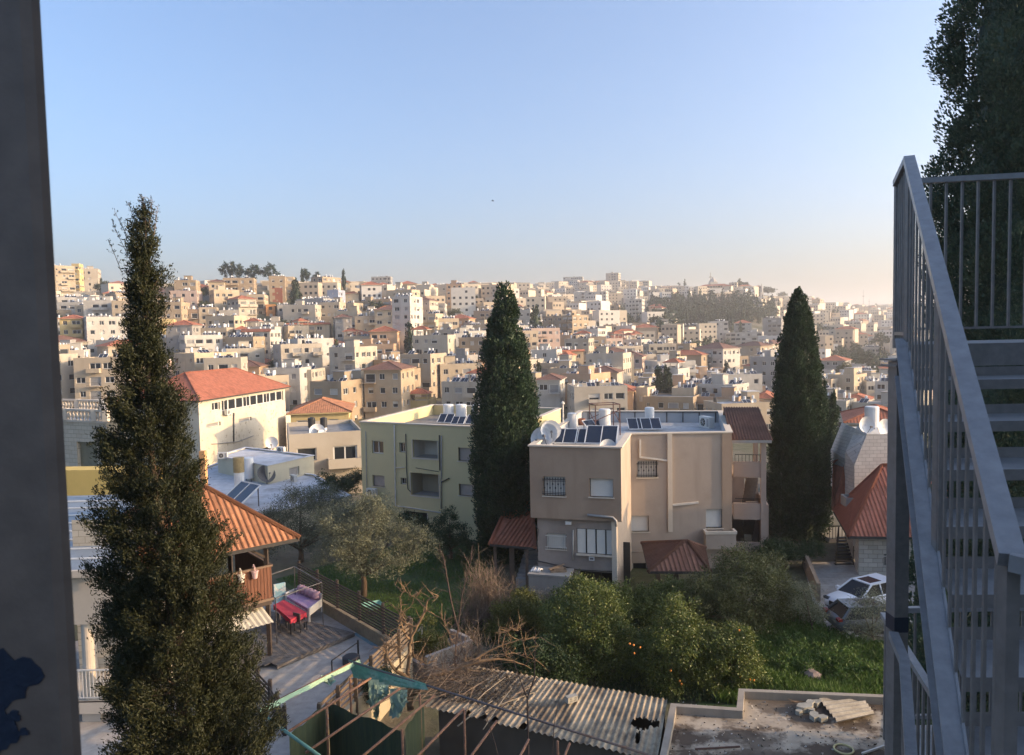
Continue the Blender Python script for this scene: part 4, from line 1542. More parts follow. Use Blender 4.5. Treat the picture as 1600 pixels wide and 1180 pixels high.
# ---- tiled porch roofs beside the brown house ---------------------------------
def pitched(name, label, cat, quads, mat, posts=(), thick=.14, under=None):
    """free roof of tiled slopes (each a polygon, first edge = eave) on posts"""
    c = sum((q[0] for q in quads), V()) / len(quads)
    T = thing(name, label, cat, (c.x, c.y, 0))
    m_ = MB()
    for q in quads:
        q = [V(p) for p in q]
        e = (q[1] - q[0]).normalized()
        nr = e.cross(q[2] - q[0]).normalized()
        if nr.z < 0:
            q.reverse()
            q = q[-2:] + q[:-2]
            e = (q[1] - q[0]).normalized()
            nr = e.cross(q[2] - q[0]).normalized()
        up = nr.cross(e)
        o = q[0]
        m_.poly(q, 0, [((p - o).dot(e), (p - o).dot(up)) for p in q])
        m_.poly([p - V((0, 0, thick)) for p in reversed(q)], 1)
        for i in range(len(q)):
            a, b = q[i], q[(i + 1) % len(q)]
            m_.poly([a - V((0, 0, thick)), b - V((0, 0, thick)), b, a], 1 if i == 0 else 0)
        # tile rolls from eave to ridge
        L = (q[1] - q[0]).length
        n = max(2, int(L / .24))
        for k in range(1, n):
            a = q[0] + e * (L * k / n)
            d = None
            for i in range(1, len(q)):
                p0, p1 = q[i], q[(i + 1) % len(q)]
                u0, u1 = (p0 - o).dot(e), (p1 - o).dot(e)
                u = L * k / n
                if abs(u1 - u0) > 1e-4 and min(u0, u1) <= u <= max(u0, u1):
                    p = p0.lerp(p1, (u - u0) / (u1 - u0))
                    if (p - o).dot(up) > (d - o).dot(up) if d else (p - o).dot(up) > .2:
                        d = p
            if d:
                m_.tube([a + nr * .005, d + nr * .005], .045, 5, 0, cap=False)
        for i in (1, len(q) - 1):
            m_.tube([q[i], q[(i + 1) % len(q)]], .12, 6, 0)
        if len(q) == 4:
            m_.tube([q[2], q[3]], .13, 6, 0)
    m_.v = [tuple(V(v) - T.location) for v in m_.v]
    m_.build('roof', [mat, under or M_INT], T)
    for a, b, w_ in posts:
        MB().bar(V(a) - T.location, V(b) - T.location, w_).build('post', simple('post_wood', (.16, .11, .08), var=.4), T)
    return T
ap = P(1070, 846, 42.2)
ee = P(1013, 893, 39.6).z
g1, g2 = G(1013, 893, ee), G(1110, 893, ee)
g3 = V((g2.x + .9, g2.y + 4.5, ee))
pitched('porch_roof', 'brown red tiled porch roof in front of the tan wall, half hidden by bushes', 'porch', [[g1, g2, P(1075, 846, 42.5), P(1068, 846, 42.5)], [V((g1.x + .6, g1.y + 5.5, ee)), g1, P(1068, 846, 42.5)], [g2, g3, P(1075, 846, 42.5)]], M_TILEB,
        [(V((g1.x + 1.6, g1.y + .4, 0)), V((g1.x + 1.6, g1.y + .4, ee)), .22), (V((g2.x - .4, g2.y + .4, 0)), V((g2.x - .4, g2.y + .4, ee)), .22), (V((g1.x + 1.2, g1.y + 3.4, 0)), V((g1.x + 1.2, g1.y + 3.4, ee)), .22)])
ez = P(800, 852, 43).z
l0, l1 = G(765, 850, ez), G(833, 856, ez)
l1 = V((BPTS[0][0] + .25, l1.y, ez))
k0, k1 = P(802, 769, 50), P(829, 767, 50)
pitched('lean_to_roof', 'rust red tiled lean-to roof on the left flank of the brown house', 'lean-to', [[l0, l1, k1, k0]], M_TILE,
        [(V((l0.x + .3, l0.y + .5, 0)), V((l0.x + .3, l0.y + .5, ez)), .18), (V((l1.x - .5, l1.y + .5, 0)), V((l1.x - .5, l1.y + .5, ez)), .18), (V((l0.x + 1.3, l0.y + .6, 0)), V((l0.x + 1.3, l0.y + .6, ez)), .3)])
# shed wall below the lean-to and the outdoor steps
q0, q1 = G(778, 888, .6), G(815, 888, .6)
m_ = MB()
for k in range(9):
    m_.box(0, k * .36, k * .17 - .6, 1.5, k * .36 + .36, k * .17 + .17)
tag(m_.build('garden_steps', M_CONC, None, False, G(806, 908, .4), -.25), 'concrete garden steps climbing beside the lean-to of the brown house', 'steps')

# ---- green building -------------------------------------------------------------
M_GREEN = plaster('olive_render', (.58, .50, .29), dirt=.4, scale=.5, dcol=(.46, .395, .225), bmp=.12)
zg = P(563, 660, 58).z
gA, gB = G(563, 660, zg), G(745, 668, zg)
du = (gB - gA).normalized()
gB = gA + du * 13.5
gC = G(675, 633, zg)
dv = (gC - gA)
dv.z = 0
gD = gB + dv
GP = [(p.x, p.y) for p in (gA, gB, gD, gC)]
GB = thing('apartment_house', 'olive yellow flat roofed apartment house with two recessed loggias, left of the big dark cypress', 'house', (gA.x, gA.y, -.5))
fg = wplane(GP[0], GP[1])
gl = [prect(fg, *t) for t in ((581, 689, 599, 709), (624, 692, 633, 707), (645, 688, 684, 716), (716, 700, 742, 721), (582, 743, 601, 760), (626, 747, 635, 757), (642, 740, 686, 775), (717, 757, 742, 775), (632, 800, 668, 822))]
mb = MB()
mb.M = Matrix.Translation(-GB.location)
shallow = [gl[i] for i in (0, 1, 3, 4, 5, 7)]
deep = [gl[2], gl[6], gl[8]]
wallpoly(mb, GP, -.5, zg, {0: shallow + deep}, .2, 0)
uA = V((GP[0][0], GP[0][1], 0))
n_ = du.cross(V((0, 0, 1)))
mb.M = None
mb.build('wall', M_GREEN, GB)
for i, (h, lab) in enumerate(((gl[2], 'white plastered loggia'), (gl[6], 'cream plastered loggia'), (gl[8], 'dark recess'))):
    w_, hh = h[2] - h[0], h[3] - h[1]
    m_ = MB()
    t = .2
    m_.poly([(0, 1.6, 0), (w_, 1.6, 0), (w_, 1.6, hh), (0, 1.6, hh)], 0)
    m_.poly([(0, t, 0), (0, 1.6, 0), (0, 1.6, hh), (0, t, hh)], 0).poly([(w_, 1.6, 0), (w_, t, 0), (w_, t, hh), (w_, 1.6, hh)], 0)
    m_.poly([(0, t, 0), (w_, t, 0), (w_, 1.6, 0), (0, 1.6, 0)], 1).poly([(0, 1.6, hh), (w_, 1.6, hh), (w_, t, hh), (0, t, hh)], 0)
    m_.box(w_ * .62, 1.5, 0, w_ * .98, 1.58, hh * .92, 2)
    m_.box(-.06, -.06, -.1, w_ + .06, .15, .0, 3).box(-.06, -.05, 0, 0.0, -.003, hh, 3).box(w_, -.05, 0, w_ + .06, -.003, hh, 3)
    q = uA + du * h[0] + V((0, 0, h[1]))
    m_.build('loggia', [[plaster('loggia_white', (.62, .58, .50)), plaster('loggia_cream', (.42, .36, .26)), M_INT][i], M_CONC, [simple('loggia_door', (.30, .27, .24)), simple('dark_shutter', (.10, .085, .075)), M_INT][i], M_TRIM], GB, False, rel(GB, q), math.atan2(du.y, du.x))
for i, k in ((0, 'glass'), (1, 'glass'), (3, SHUTG), (4, SHUTG), (5, 'glass'), (7, SHUTG)):
    fitwin(GB, GP[0], GP[1], gl[i], k, .2)
mb = MB()
mb.M = Matrix.Translation(-GB.location)
GDECK = zg - .9
parapet(mb, GP, zg, GDECK, .25, 1, 0, 2, .08, .08)
mb.M = None
mb.build('roof', [M_GREEN, M_TRIM, spotted('green_house_deck', (.25, .235, .22), (.15, .14, .13), .4, .7, scale=.5, rough=.95)], GB)
run(fg, GP[0], GP[1], [(617, 664), (618, 730), (619, 790), (640, 793), (690, 801)], .05, M_WPIPE, .08, 'pipe', GB)
run(fg, GP[0], GP[1], [(619, 731), (633, 730)], .04, M_WPIPE, .08, 'pipe', GB)
run(fg, GP[0], GP[1], [(634.5, 678), (636, 735), (638, 764), (642, 768)], .035, MATS['dark_cable'], .06, 'pipe', GB)
run(fg, GP[0], GP[1], [(687, 680), (688, 735)], .05, MATS['dark_cable'], .06, 'pipe', GB)
run(fg, GP[0], GP[1], [(690.5, 681), (690, 795)], .05, MATS['grey_pipe'], .07, 'pipe', GB)
run(fg, GP[0], GP[1], [(691, 753), (703, 747)], .05, M_BLACKI, .1, 'bracket', GB)
run(fg, GP[0], GP[1], [(572, 674), (574, 768), (567, 772)], .03, MATS['grey_pipe'], .05, 'pipe', GB)
run(fg, GP[0], GP[1], [(650, 731), (686, 737)], .025, MATS['dark_cable'], .05, 'cable', GB)
u_, z_ = fg(587, 773)
p, rz = on_wall(GB, GP[0], GP[1], u_, z_, .32)
ac_at(p, rz, 'white air conditioner on the lower left of the olive yellow wall', 1.05)
p = G(672, 646, GDECK)
ac_at(p, .9, 'white air conditioner standing on the back of the olive yellow house roof', 1.2)
for x, y, l in ((701, 655, 'white water tank with yellow sticker on the olive yellow roof, first of three'), (721, 655, 'white water tank in the middle of three on the olive yellow roof'), (746, 656, 'white water tank on the olive yellow roof beside the dark cypress')):
    o = link('water_tank', TANKT, None, G(x, y, GDECK))
    o.scale = (1.15, 1.15, .75)
    tag(o, l, 'water tank', 'water tanks on the flat roofs')
panel_at(694, 663, GDECK, 'blue solar panel on the olive yellow house roof, under the first tank', -.3, .7)
panel_at(714, 665, GDECK, 'worn solar panel on the olive yellow house roof, under the middle tank', -.3, .6)
panel_at(738, 665, GDECK, 'grey solar panel on the olive yellow house roof next to the cypress', -.3, .7)

# ---- big white building with the red roof -----------------------------------------
M_WH = plaster('peeling_white', (.58, .52, .42), dirt=.85, scale=.35, dcol=(.43, .37, .28), peel=(.33, .28, .21))
wz = 6.76
w0, w1 = V((-42.45, 99.6, wz)), G(445, 607, wz)
WB = thing('old_hall', 'large old white hall with peeling sunlit wall under a big red tiled roof', 'building', (w0.x, w0.y, -7))
fw = wplane((w0.x, w0.y), (w1.x, w1.y))
Lw = V((w1.x - w0.x, w1.y - w0.y, 0))
lw = Lw.length
uw = Lw.normalized()
nw = uw.cross(V((0, 0, 1)))
dp = 11
WP = [(w0.x, w0.y), (w1.x, w1.y), tuple((w1 - nw * dp).xy), tuple((w0 - nw * dp).xy)]
wh = [prect(fw, *t) for t in ((331, 629, 344, 641), (346, 618, 443, 634), (373, 653, 393, 659), (322, 661, 345, 667), (398, 700, 428, 707))]
mb = MB()
mb.M = Matrix.Translation(-WB.location)
wallpoly(mb, WP, -8, wz, {0: wh}, .3, 0)
mb.M = None
mb.build('wall', M_WH, WB)
for i, h in enumerate(wh):
    if i == 1:
        n = 9
        for k in range(n):
            e = (h[2] - h[0]) / n
            fitwin(WB, WP[0], WP[1], (h[0] + k * e, h[1], h[0] + (k + 1) * e, h[3]), 'dark' if k % 3 else 'glass', .3)
    else:
        fitwin(WB, WP[0], WP[1], h, ['glass', 0, 'shutg', 'shutg', 'dark'][i], .3)
m_ = MB()
m_.M = Matrix.Rotation(math.atan2(uw.y, uw.x), 4, 'Z')
hip(m_, 0, 0, lw, dp, 14.0, 3.5, 0, over=.7, mi_e=1, hipf=1.0)
m_.M = None
m_.build('roof', [tilemat('hall_roof_tiles', (.35, .115, .065), (.41, .15, .09), .32, .4), M_INT], WB)
run(fw, WP[0], WP[1], [(364, 645), (364, 690)], .1, M_STEEL, .15, 'pipe', WB)
run(fw, WP[0], WP[1], [(330, 694), (372, 690), (395, 681)], .07, MATS['grey_pipe'], .1, 'pipe', WB)
u_, z_ = fw(351, 648)
p, rz = on_wall(WB, WP[0], WP[1], u_, z_, .35)
ac_at(p, rz, 'air conditioner under the eave on the peeling white hall wall', 1.4)
# lower lean-to at its far end
m_ = MB()
q = w1 + uw * .0
m_.wall(V((q.x + .9, q.y - 3, -8)), V((0.2, 7, 0)), 7, 10.5, (), .2, 0)
m_.box(q.x - 4, q.y + .3, -8, q.x + .9, q.y + 5, 2.4)
m_.v = [tuple(V(v) - WB.location) for v in m_.v]
m_.build('annex', M_WH, WB)

# ---- orange roofed yellow house and white house with dishes in front ----------------
place_px(455, 553, 627, 672, .1, 'yellow', 'hipo', 'small yellow house with bright orange hip roof between white hall and olive yellow house', 901, d=103, name='house', D=11)
HD = place_px(447, 566, 676, 745, -.05, 'pale', 'flat', 'low pale house with recessed porch, dishes and black tanks beside the olive yellow house', 903, d=80, name='house', D=12, opt='bare')
hz_ = P(500, 678, 80).z - .5
for x, y, l in ((487, 668, 'black water tank left one of the pair on the low pale house'), (506, 668, 'black water tank right one of the pair on the low pale house')):
    m_ = MB()
    m_.lathe([(.42, 0), (.42, 1.1), (.1, 1.2)], (0, 0, .9), 14, 1).lathe([(.36, 0), (.36, .9)], (0, 0, 0), 14, 0)
    tag(m_.build('water_tank', [M_TANK, M_TANKB], None, False, P(x, y, 86) - V((0, 0, .9))), l, 'water tank', 'water tanks on the flat roofs')
for x, y, s, r_, l in ((484, 680, 1.5, -.6, 'white satellite dish at the left end of the low pale house roof'), (496, 676, 1.7, .3, 'white satellite dish in the middle of the low pale house roof'), (508, 682, 1.5, .9, 'white satellite dish tilted sideways at the right of the low pale house roof')):
    q = P(x, y, 81)
    o = link('satellite_dish', DISH, None, q - V((0, 0, .9)), r_)
    o.scale = (s, s, s)
    o.rotation_euler = (-.4, 0, r_)
    tag(o, l, 'satellite dish', 'dishes on the roofs')

# ---- low white flat roofed house ------------------------------------------------------
M_FLATW = spotted('whitewashed_roof', (.60, .60, .62), (.36, .34, .32), .48, .78, scale=.35, rough=.9, third=((.22, .17, .13), .66, .78))
M_LIME = plaster('lime_wall', (.55, .50, .37), dirt=.5, scale=.6)
z1, z2 = 1.8, 3.4
LP = [G(x, y, z1) for x, y in ((300, 812), (400, 806), (548, 775), (492, 742), (418, 732), (345, 722), (306, 736))]
UP = [G(x, y, z2) for x, y in ((340, 712), (418, 728), (490, 712), (384, 699))]
LW = thing('flat_roofed_house', 'low house with broad whitewashed flat roof carrying tanks and a dark dish', 'house', (LP[1].x, LP[1].y, -2))
mb = MB()
mb.M = Matrix.Translation(-LW.location)
wallpoly(mb, [(p.x, p.y) for p in LP], -2.5, z1, {}, .2, 0)
wallpoly(mb, [(p.x, p.y) for p in UP], z1 - .3, z2, {1: [prect(wplane(UP[1].xy, UP[2].xy), 452, 730, 468, 744)]}, .2, 0)
mb.M = None
mb.build('wall', M_LIME, LW)
mb = MB()
mb.M = Matrix.Translation(-LW.location)
parapet(mb, [(p.x, p.y) for p in LP], z1, z1 - .12, .2, 1, 0, 1, .05, .05)
parapet(mb, [(p.x, p.y) for p in UP], z2, z2 - .1, .2, 1, 0, 1, .05, .1)
mb.M = None
mb.build('roof', [M_LIME, M_FLATW], LW)
fitwin(LW, UP[1].xy, UP[2].xy, prect(wplane(UP[1].xy, UP[2].xy), 452, 730, 468, 744), 'shutg', .2)
p = G(374, 785, z1 - .12)
m_ = MB()
for a in (-.35, .35):
    for b in (-.35, .35):
        m_.bar((a, b, 0), (a * .8, b * .8, .9), .05, mi=1)
m_.lathe([(.42, .7), (.42, 2.2)], (0, 0, 0), 18, 0).lathe([(.45, 2.2), (.45, 3.3), (.46, 3.45)], (0, 0, 0), 18, 2)
tag(m_.build('water_tank', [M_TANK, M_STEEL, simple('rust_yellow', (.40, .29, .13), var=.3)], None, False, G(375, 778, z1 - .12)), 'tall white tank with rusty yellow upper half on the whitewashed roof', 'water tank')
o = link('water_tank', TANKT, None, G(389, 752, z1 - .12))
o.scale = (1.2, 1.2, 1.25)
tag(o, 'plain white tank on a thin stand on the whitewashed roof', 'water tank', 'water tanks on the flat roofs')
o = panel_at(358, 795, z1 - .12, 'large grey solar panel tilted beside the rusty yellow tank', -.7, 1.5)
m_ = dish_mesh(.75)
o = tag(m_.build('satellite_dish', [simple('dark_dish', (.10, .10, .105), rough=.6), M_STEEL], None, False, G(421, 758, z1 - .12) + V((0, 0, .0)), .9), 'big dark grey satellite dish on the whitewashed roof', 'satellite dish')
o.scale = (1.15, 1.15, 1.15)
o.rotation_euler = (-.5, 0, .75)
ac_at(G(349, 716, z2 - .1), .1, 'air conditioner at the left end of the whitewashed upper roof', 1.1)
ac_at(G(441, 707, z2 - .1), -.4, 'air conditioner near the back edge of the whitewashed upper roof', 1.1)
ac_at(G(462, 752, z1 - .12), -.9, 'grey backed air conditioner on the right edge of the lower whitewashed roof', 1.1)
o = link('satellite_dish', DISH, None, G(425, 704, z2 - .1), .2)
o.scale = (1.3, 1.3, 1.3)
tag(o, 'small white dish behind the whitewashed upper roof', 'satellite dish', 'dishes on the roofs')
# ---------------------------------------------------------------- vegetation
def unit(v):
    return v / np.maximum(1e-6, np.linalg.norm(v, axis=-1, keepdims=True))

def diamonds(c, ax, L, W, rng, nrm=None, jit=.45):
    """leaf-shaped quads centred on c, long axis ax; nrm: the way the leaf faces, give or take jit"""
    n = len(c)
    a = unit(ax)
    b = unit(np.cross(a, rng.normal(size=(n, 3)) if nrm is None else unit(nrm) + rng.normal(size=(n, 3)) * jit))
    L = np.asarray(L).reshape(-1, 1) * np.ones((n, 1))
    W = np.asarray(W).reshape(-1, 1) * np.ones((n, 1))
    return np.stack([c - a * L / 2, c + b * W / 2 + a * L * .08, c + a * L / 2, c - b * W / 2 + a * L * .08], axis=1)

LF_CYP = leafmat('cypress_foliage', (0.017, 0.035, 0.019), (0.048, 0.085, 0.039), (0.094, 0.138, 0.055), scale=1.3, trans=.12)
LF_CYPT = leafmat('tall_cypress_foliage', (0.037, 0.066, 0.046), (0.083, 0.133, 0.081), (0.150, 0.198, 0.105), scale=1.2, trans=.12)
LF_FEA = leafmat('feathery_foliage', (0.015, 0.020, 0.008), (0.041, 0.047, 0.017), (0.092, 0.084, 0.031), scale=1.6, trans=.2)
LF_OLI = leafmat('olive_foliage', (0.104, 0.116, 0.073), (0.208, 0.208, 0.122), (0.316, 0.300, 0.189), scale=1.2, trans=.15)
LF_OLD = leafmat('grey_olive_foliage', (0.069, 0.083, 0.060), (0.109, 0.121, 0.083), (0.149, 0.149, 0.103), scale=1.2, trans=.15)
LF_CIT = leafmat('citrus_foliage', (0.045, 0.071, 0.018), (0.126, 0.158, 0.037), (0.307, 0.299, 0.065), scale=1.0, trans=.22, rough=.42)
LF_CITY = leafmat('yellow_green_foliage', (0.069, 0.082, 0.020), (0.145, 0.150, 0.036), (0.253, 0.228, 0.063), scale=1.0, trans=.22)
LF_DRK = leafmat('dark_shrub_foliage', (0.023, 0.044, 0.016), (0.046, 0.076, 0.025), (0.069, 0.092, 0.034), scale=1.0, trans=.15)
LF_FAR = leafmat('far_tree_foliage', (0.014, 0.032, 0.013), (0.028, 0.054, 0.020), (0.038, 0.061, 0.023), scale=.3, trans=.1)
LF_GRS = leafmat('grass_blades', (.055, .11, .02), (.095, .17, .03), (.14, .19, .05), scale=.35, trans=.3)
LF_WED = leafmat('weed_leaves', (.05, .10, .02), (.10, .17, .035), (.16, .20, .05), scale=.5, trans=.3)
M_BARK = spotted('bark', (.15, .10, .065), (.07, .05, .035), .4, .65, scale=3, rough=.95, sx=(1, 1, .25))
M_TWIG = simple('dry_twig', (.23, .165, .115), rough=.9, var=.4)
M_TWIGD = simple('dark_twig', (.10, .065, .05), rough=.9, var=.4)

def column_crown(H, prof, nlobe, nleaf, leaf, seed, lw=.38, lh=1.0, bend=None):
    """flame shaped lobes packed on a column; prof = [(t, radius)]"""
    rng = np.random.default_rng(seed)
    ts, rs = np.array([p[0] for p in prof]), np.array([p[1] for p in prof])
    q = []
    # weights by circumference
    tt = np.linspace(0, 1, 200)
    wgt = np.interp(tt, ts, rs) + .15
    t = rng.choice(tt, nlobe, p=wgt / wgt.sum()) + rng.uniform(-.004, .004, nlobe)
    t = np.clip(t, 0, .995)
    ph = rng.uniform(0, 2 * PI, nlobe)
    r = np.interp(t, ts, rs) * rng.uniform(.68, 1.0, nlobe)
    big = rng.uniform(.75, 1.35, nlobe)
    wv = .5 + .5 * np.sin(ph * 5 + t * 9 + np.sin(t * 23) * 1.5)
    r = r * (.90 + .12 * wv)
    cx, cy = r * np.cos(ph), r * np.sin(ph)
    out = np.stack([np.cos(ph), np.sin(ph), np.zeros(nlobe)], 1)
    c = np.stack([cx, cy, t * H], 1)
    for i in range(nlobe):
        th = rng.normal(size=(nleaf, 3))
        th = unit(th)
        ok = th @ out[i] > -.35
        th = th[ok]
        s = np.array([lw, lw, lh]) * big[i] * min(1, .35 + np.interp(t[i], ts, rs) / max(rs) * .8)
        p = c[i] + th * s * rng.uniform(.7, 1.05, (len(th), 1))
        p[:, 2] += lh * .35 * big[i]
        ax = np.array([0, 0, 1.0]) + out[i] * .5 + th * .7 + rng.normal(size=th.shape) * .35
        q.append(diamonds(p, ax, leaf * rng.uniform(.7, 1.4, len(p)), leaf * .55, rng, th + out[i] * .4))
    q = np.concatenate(q)
    # dark inner body so that no daylight shows through the middle
    k, m = 14, 24
    ring = []
    for j in range(m + 1):
        tj = j / m * .97
        rr_ = np.interp(tj, ts, rs) * .56
        a = np.arange(k) * 2 * PI / k
        ring.append(np.stack([rr_ * np.cos(a), rr_ * np.sin(a), np.full(k, tj * H)], 1))
    core = []
    for j in range(m):
        for i in range(k):
            core.append([ring[j][i], ring[j][(i + 1) % k], ring[j + 1][(i + 1) % k], ring[j + 1][i]])
    q = np.concatenate([q, np.array(core)])
    if bend is not None:
        q[..., 0] += bend * (q[..., 2] / H) ** 2
    return q

def tree(name, label, cat, loc, crown_q, mat, trunk, group=None, extra=None):
    T = thing(name, label, cat, loc, 0, group)
    link('crown', quadmesh('crown', crown_q, mat), T)
    if trunk:
        mb = MB()
        for pts, r in trunk:
            mb.tube(pts, r, 7)
        mb.build('trunk', M_BARK, T, smooth=True)
    return T

def profile_px(x0, ytop, d, rows, zbase):
    """picture half widths -> profile in metres"""
    ztop = P(x0, ytop, d).z
    H = ztop - zbase
    pr = []
    for y, h in rows:
        z = P(x0, y, d).z
        pr.append(((z - zbase) / H, h * d / F))
    pr.sort()
    if pr[0][0] > 0:
        pr.insert(0, (0, pr[0][1] * .8))
    return H, pr

# middle cypress
d_ = 48.5
H_, pr_ = profile_px(795, 456, d_, [(456, 7), (470, 14), (501, 21), (531, 29), (562, 35), (592, 39), (623, 43), (653, 48), (700, 53), (760, 56), (835, 50)], 0)
b_ = P(795, 820, d_)
tree('cypress_tree', 'broad dark flame shaped cypress between the olive yellow house and the brown house', 'tree', (b_.x, d_, 0),
     column_crown(H_, pr_, 1000, 120, .18, 3, .40, .72), LF_CYP, [([(0, 0, -.3), (0, 0, H_ * .5)], [.3, .15])])
# right cypress, its slim neighbours
d_ = 53
H_, pr_ = profile_px(1243, 461, d_, [(464, 3), (480, 11), (500, 17), (550, 26), (600, 32), (650, 36), (700, 40), (760, 44), (840, 45)], 0)
b_ = P(1246, 830, d_)
tree('cypress_tree', 'tall pointed dark cypress right of the tiled stair annex', 'tree', (b_.x, d_, 0),
     column_crown(H_, pr_, 1000, 120, .18, 4, .36, .8), LF_CYP, [([(0, 0, -.3), (0, 0, H_ * .5)], [.3, .15])])
H_, pr_ = profile_px(1281, 575, 55, [(578, 3), (620, 8), (680, 13), (760, 16), (850, 16)], 0)
b_ = P(1281, 830, 55)
tree('cypress_tree', 'slim cypress leaning against the right side of the tall pointed cypress', 'tree', (b_.x, 55, 0), column_crown(H_, pr_, 170, 100, .16, 5, .26, .8), LF_CYP, [([(0, 0, -.3), (0, 0, H_ * .5)], [.15, .08])])
H_, pr_ = profile_px(1300, 622, 70, [(625, 3), (650, 8), (690, 11), (760, 12)], -.8)
b_ = P(1300, 720, 70)
tree('cypress_tree', 'small dark cypress with rounded tip behind the slim one, in front of grey shuttered house', 'tree', (b_.x, 70, -.8), column_crown(H_, pr_, 120, 80, .2, 6, .3, .8), LF_CYP, [([(0, 0, -.3), (0, 0, H_ * .5)], [.15, .08])])
# tall cypress behind the stairs
d_ = 20
H_, pr_ = profile_px(1596, -150, d_, [(-145, 20), (-100, 70), (-30, 95), (20, 108), (60, 122), (95, 118), (120, 96), (170, 106), (240, 118), (330, 132), (400, 128), (520, 122), (700, 118), (900, 112), (1180, 100)], -.4)
b_ = P(1596, 520, d_)
tree('cypress_tree', 'giant dark cypress standing right behind the metal stairs', 'tree', (b_.x, d_, -.4),
     column_crown(H_, pr_, 1700, 230, .105, 7, .34, .50), LF_CYPT, [([(0, 0, -.5), (0, 0, H_ * .6)], [.35, .15])])
d_ = 15
H_, pr_ = profile_px(1446, 728, d_, [(733, 2), (800, 13), (900, 26), (1000, 34), (1180, 44)], -.8)
b_ = P(1446, 1000, d_)
tree('cypress_tree', 'small young cypress seen between the grey post and the stair stringer', 'tree', (b_.x, d_, -.8), column_crown(H_, pr_, 620, 130, .065, 8, .13, .30), LF_CYPT, [([(0, 0, -.5), (0, 0, H_ * .6)], [.1, .05])])

# feathery cypress in the left foreground
def feathery():
    rng = np.random.default_rng(11)
    d = 15.0
    rows = [(312, 226, 2), (350, 219, 22), (400, 226, 37), (450, 226, 38), (500, 229, 44), (560, 222, 54), (600, 231, 66), (650, 236, 76), (700, 232, 88), (760, 243, 97), (800, 252, 108), (850, 262, 114), (900, 266, 121), (1000, 273, 135), (1100, 290, 148), (1180, 296, 155), (1400, 310, 150), (1700, 320, 60)]
    pts = [P(c, y, d) for y, c, h in rows]
    zs = np.array([p.z for p in pts])[::-1]
    xs = np.array([p.x for p in pts])[::-1]
    hs = np.array([h for _, _, h in rows])[::-1] * d / F * .91
    z0, z1 = -.9, pts[0].z
    base = V((xs[0], d, z0))
    n = 2700
    zz = np.linspace(zs[0], zs[-1], 400)
    wt = np.interp(zz, zs, hs) + .12
    z = rng.choice(zz, n, p=wt / wt.sum())
    ph = rng.uniform(0, 2 * PI, n)
    R_ = np.interp(z, zs, hs)
    # uneven outline: bulges and hollows
    R_ = R_ * (.74 + .30 * np.sin(ph * 3 + z * 1.9) * np.sin(z * 2.7 + 1) + rng.uniform(-.12, .22, n))
    q, tw = [], MB()
    for i in range(n):
        cx = np.interp(z[i], zs, xs)
        o = np.array([math.cos(ph[i]), math.sin(ph[i]), 0])
        tip = np.array([cx, d, z[i]]) + o * R_[i]
        up = np.array([0, 0, 1.0])
        L = min(1.15, .4 + R_[i] * .42) * rng.uniform(.7, 1.2)
        dirn = unit(o * .62 + up * .78 + rng.normal(size=3) * .15)
        st = tip - dirn * L
        m = int(140 * L / .7) + 50
        t = rng.uniform(0, 1, m) ** .8
        spread = .74 * (.05 + .17 * np.sin(np.clip(t, 0, 1) * PI * .85 + .35))[:, None]
        p = st + dirn * (t * L)[:, None] + rng.normal(size=(m, 3)) * spread * np.array([.75, .75, .6])
        # shoots gather in little sprays
        k = max(4, m // 12)
        cidx = rng.integers(0, m, k)
        near = rng.integers(0, k, m)
        p = p * .36 + p[cidx][near] * .64 + rng.normal(size=(m, 3)) * .03
        ax = dirn + rng.normal(size=(m, 3)) * .55
        q.append(diamonds(p, ax, rng.uniform(.04, .11, m), rng.uniform(.014, .032, m), rng, unit(p - (st + dirn * (t * L)[:, None])) + o * .5 + np.array([0, 0, .25]), .6))
        if i % 14 == 0:
            s0 = np.array([np.interp(z[i] - .8 * R_[i], zs, xs), d, z[i] - .8 * R_[i]])
            tw.tube([s0, s0 * .4 + st * .6 + np.array([0, 0, -.05]), st, tip - dirn * L * .4], [.03, .022, .014, .006], 5)
    # bare sprays at the tip
    bare = MB()
    for (x, y, dx, dy) in ((225, 322, -4, -14), (232, 330, 6, -20), (205, 355, -26, -24), (200, 375, -24, -26), (190, 400, -20, -24), (215, 340, -14, -22), (240, 345, 6, -22), (222, 318, 2, -10)):
        a, b = P(x, y + 25, d), P(x + dx, y + dy, d)
        bare.tube([a, a.lerp(b, .5) + V((.01, 0, -.02)), b], [.008, .006, .003], 4)
        for k in range(14):
            t = rng.uniform(.2, 1)
            p = a.lerp(b, t)
            e = p + V((rng.normal() * .05 - .02, rng.normal() * .05, rng.uniform(.04, .11)))
            bare.tube([p, e], [.004, .002], 3, cap=False)
            c_ = np.array([p.lerp(e, .7)] * 3) + rng.normal(size=(3, 3)) * .015
            q.append(diamonds(c_, np.array(e - p) + rng.normal(size=(3, 3)) * .02, .05, .016, rng))
    q = np.concatenate(q) - np.array(base)
    T = thing('cypress_tree', 'large ragged feathery cypress in front of the pergola, next to the dark pillar', 'tree', base)
    link('crown', quadmesh('crown', q, LF_FEA), T)
    tw.tube([base, V((np.interp(3, zs, xs), d, 3)), V((np.interp(8, zs, xs), d, 8)), V((np.interp(13, zs, xs), d, 13)), pts[0] - V((0, 0, .3))], [.26, .2, .13, .06, .01], 9)
    for m_ in (tw, bare):
        m_.v = [tuple(V(v) - base) for v in m_.v]
    tw.build('trunk', M_BARK, T, smooth=True)
    bare.build('tip_shoots', M_TWIG, T)
feathery()

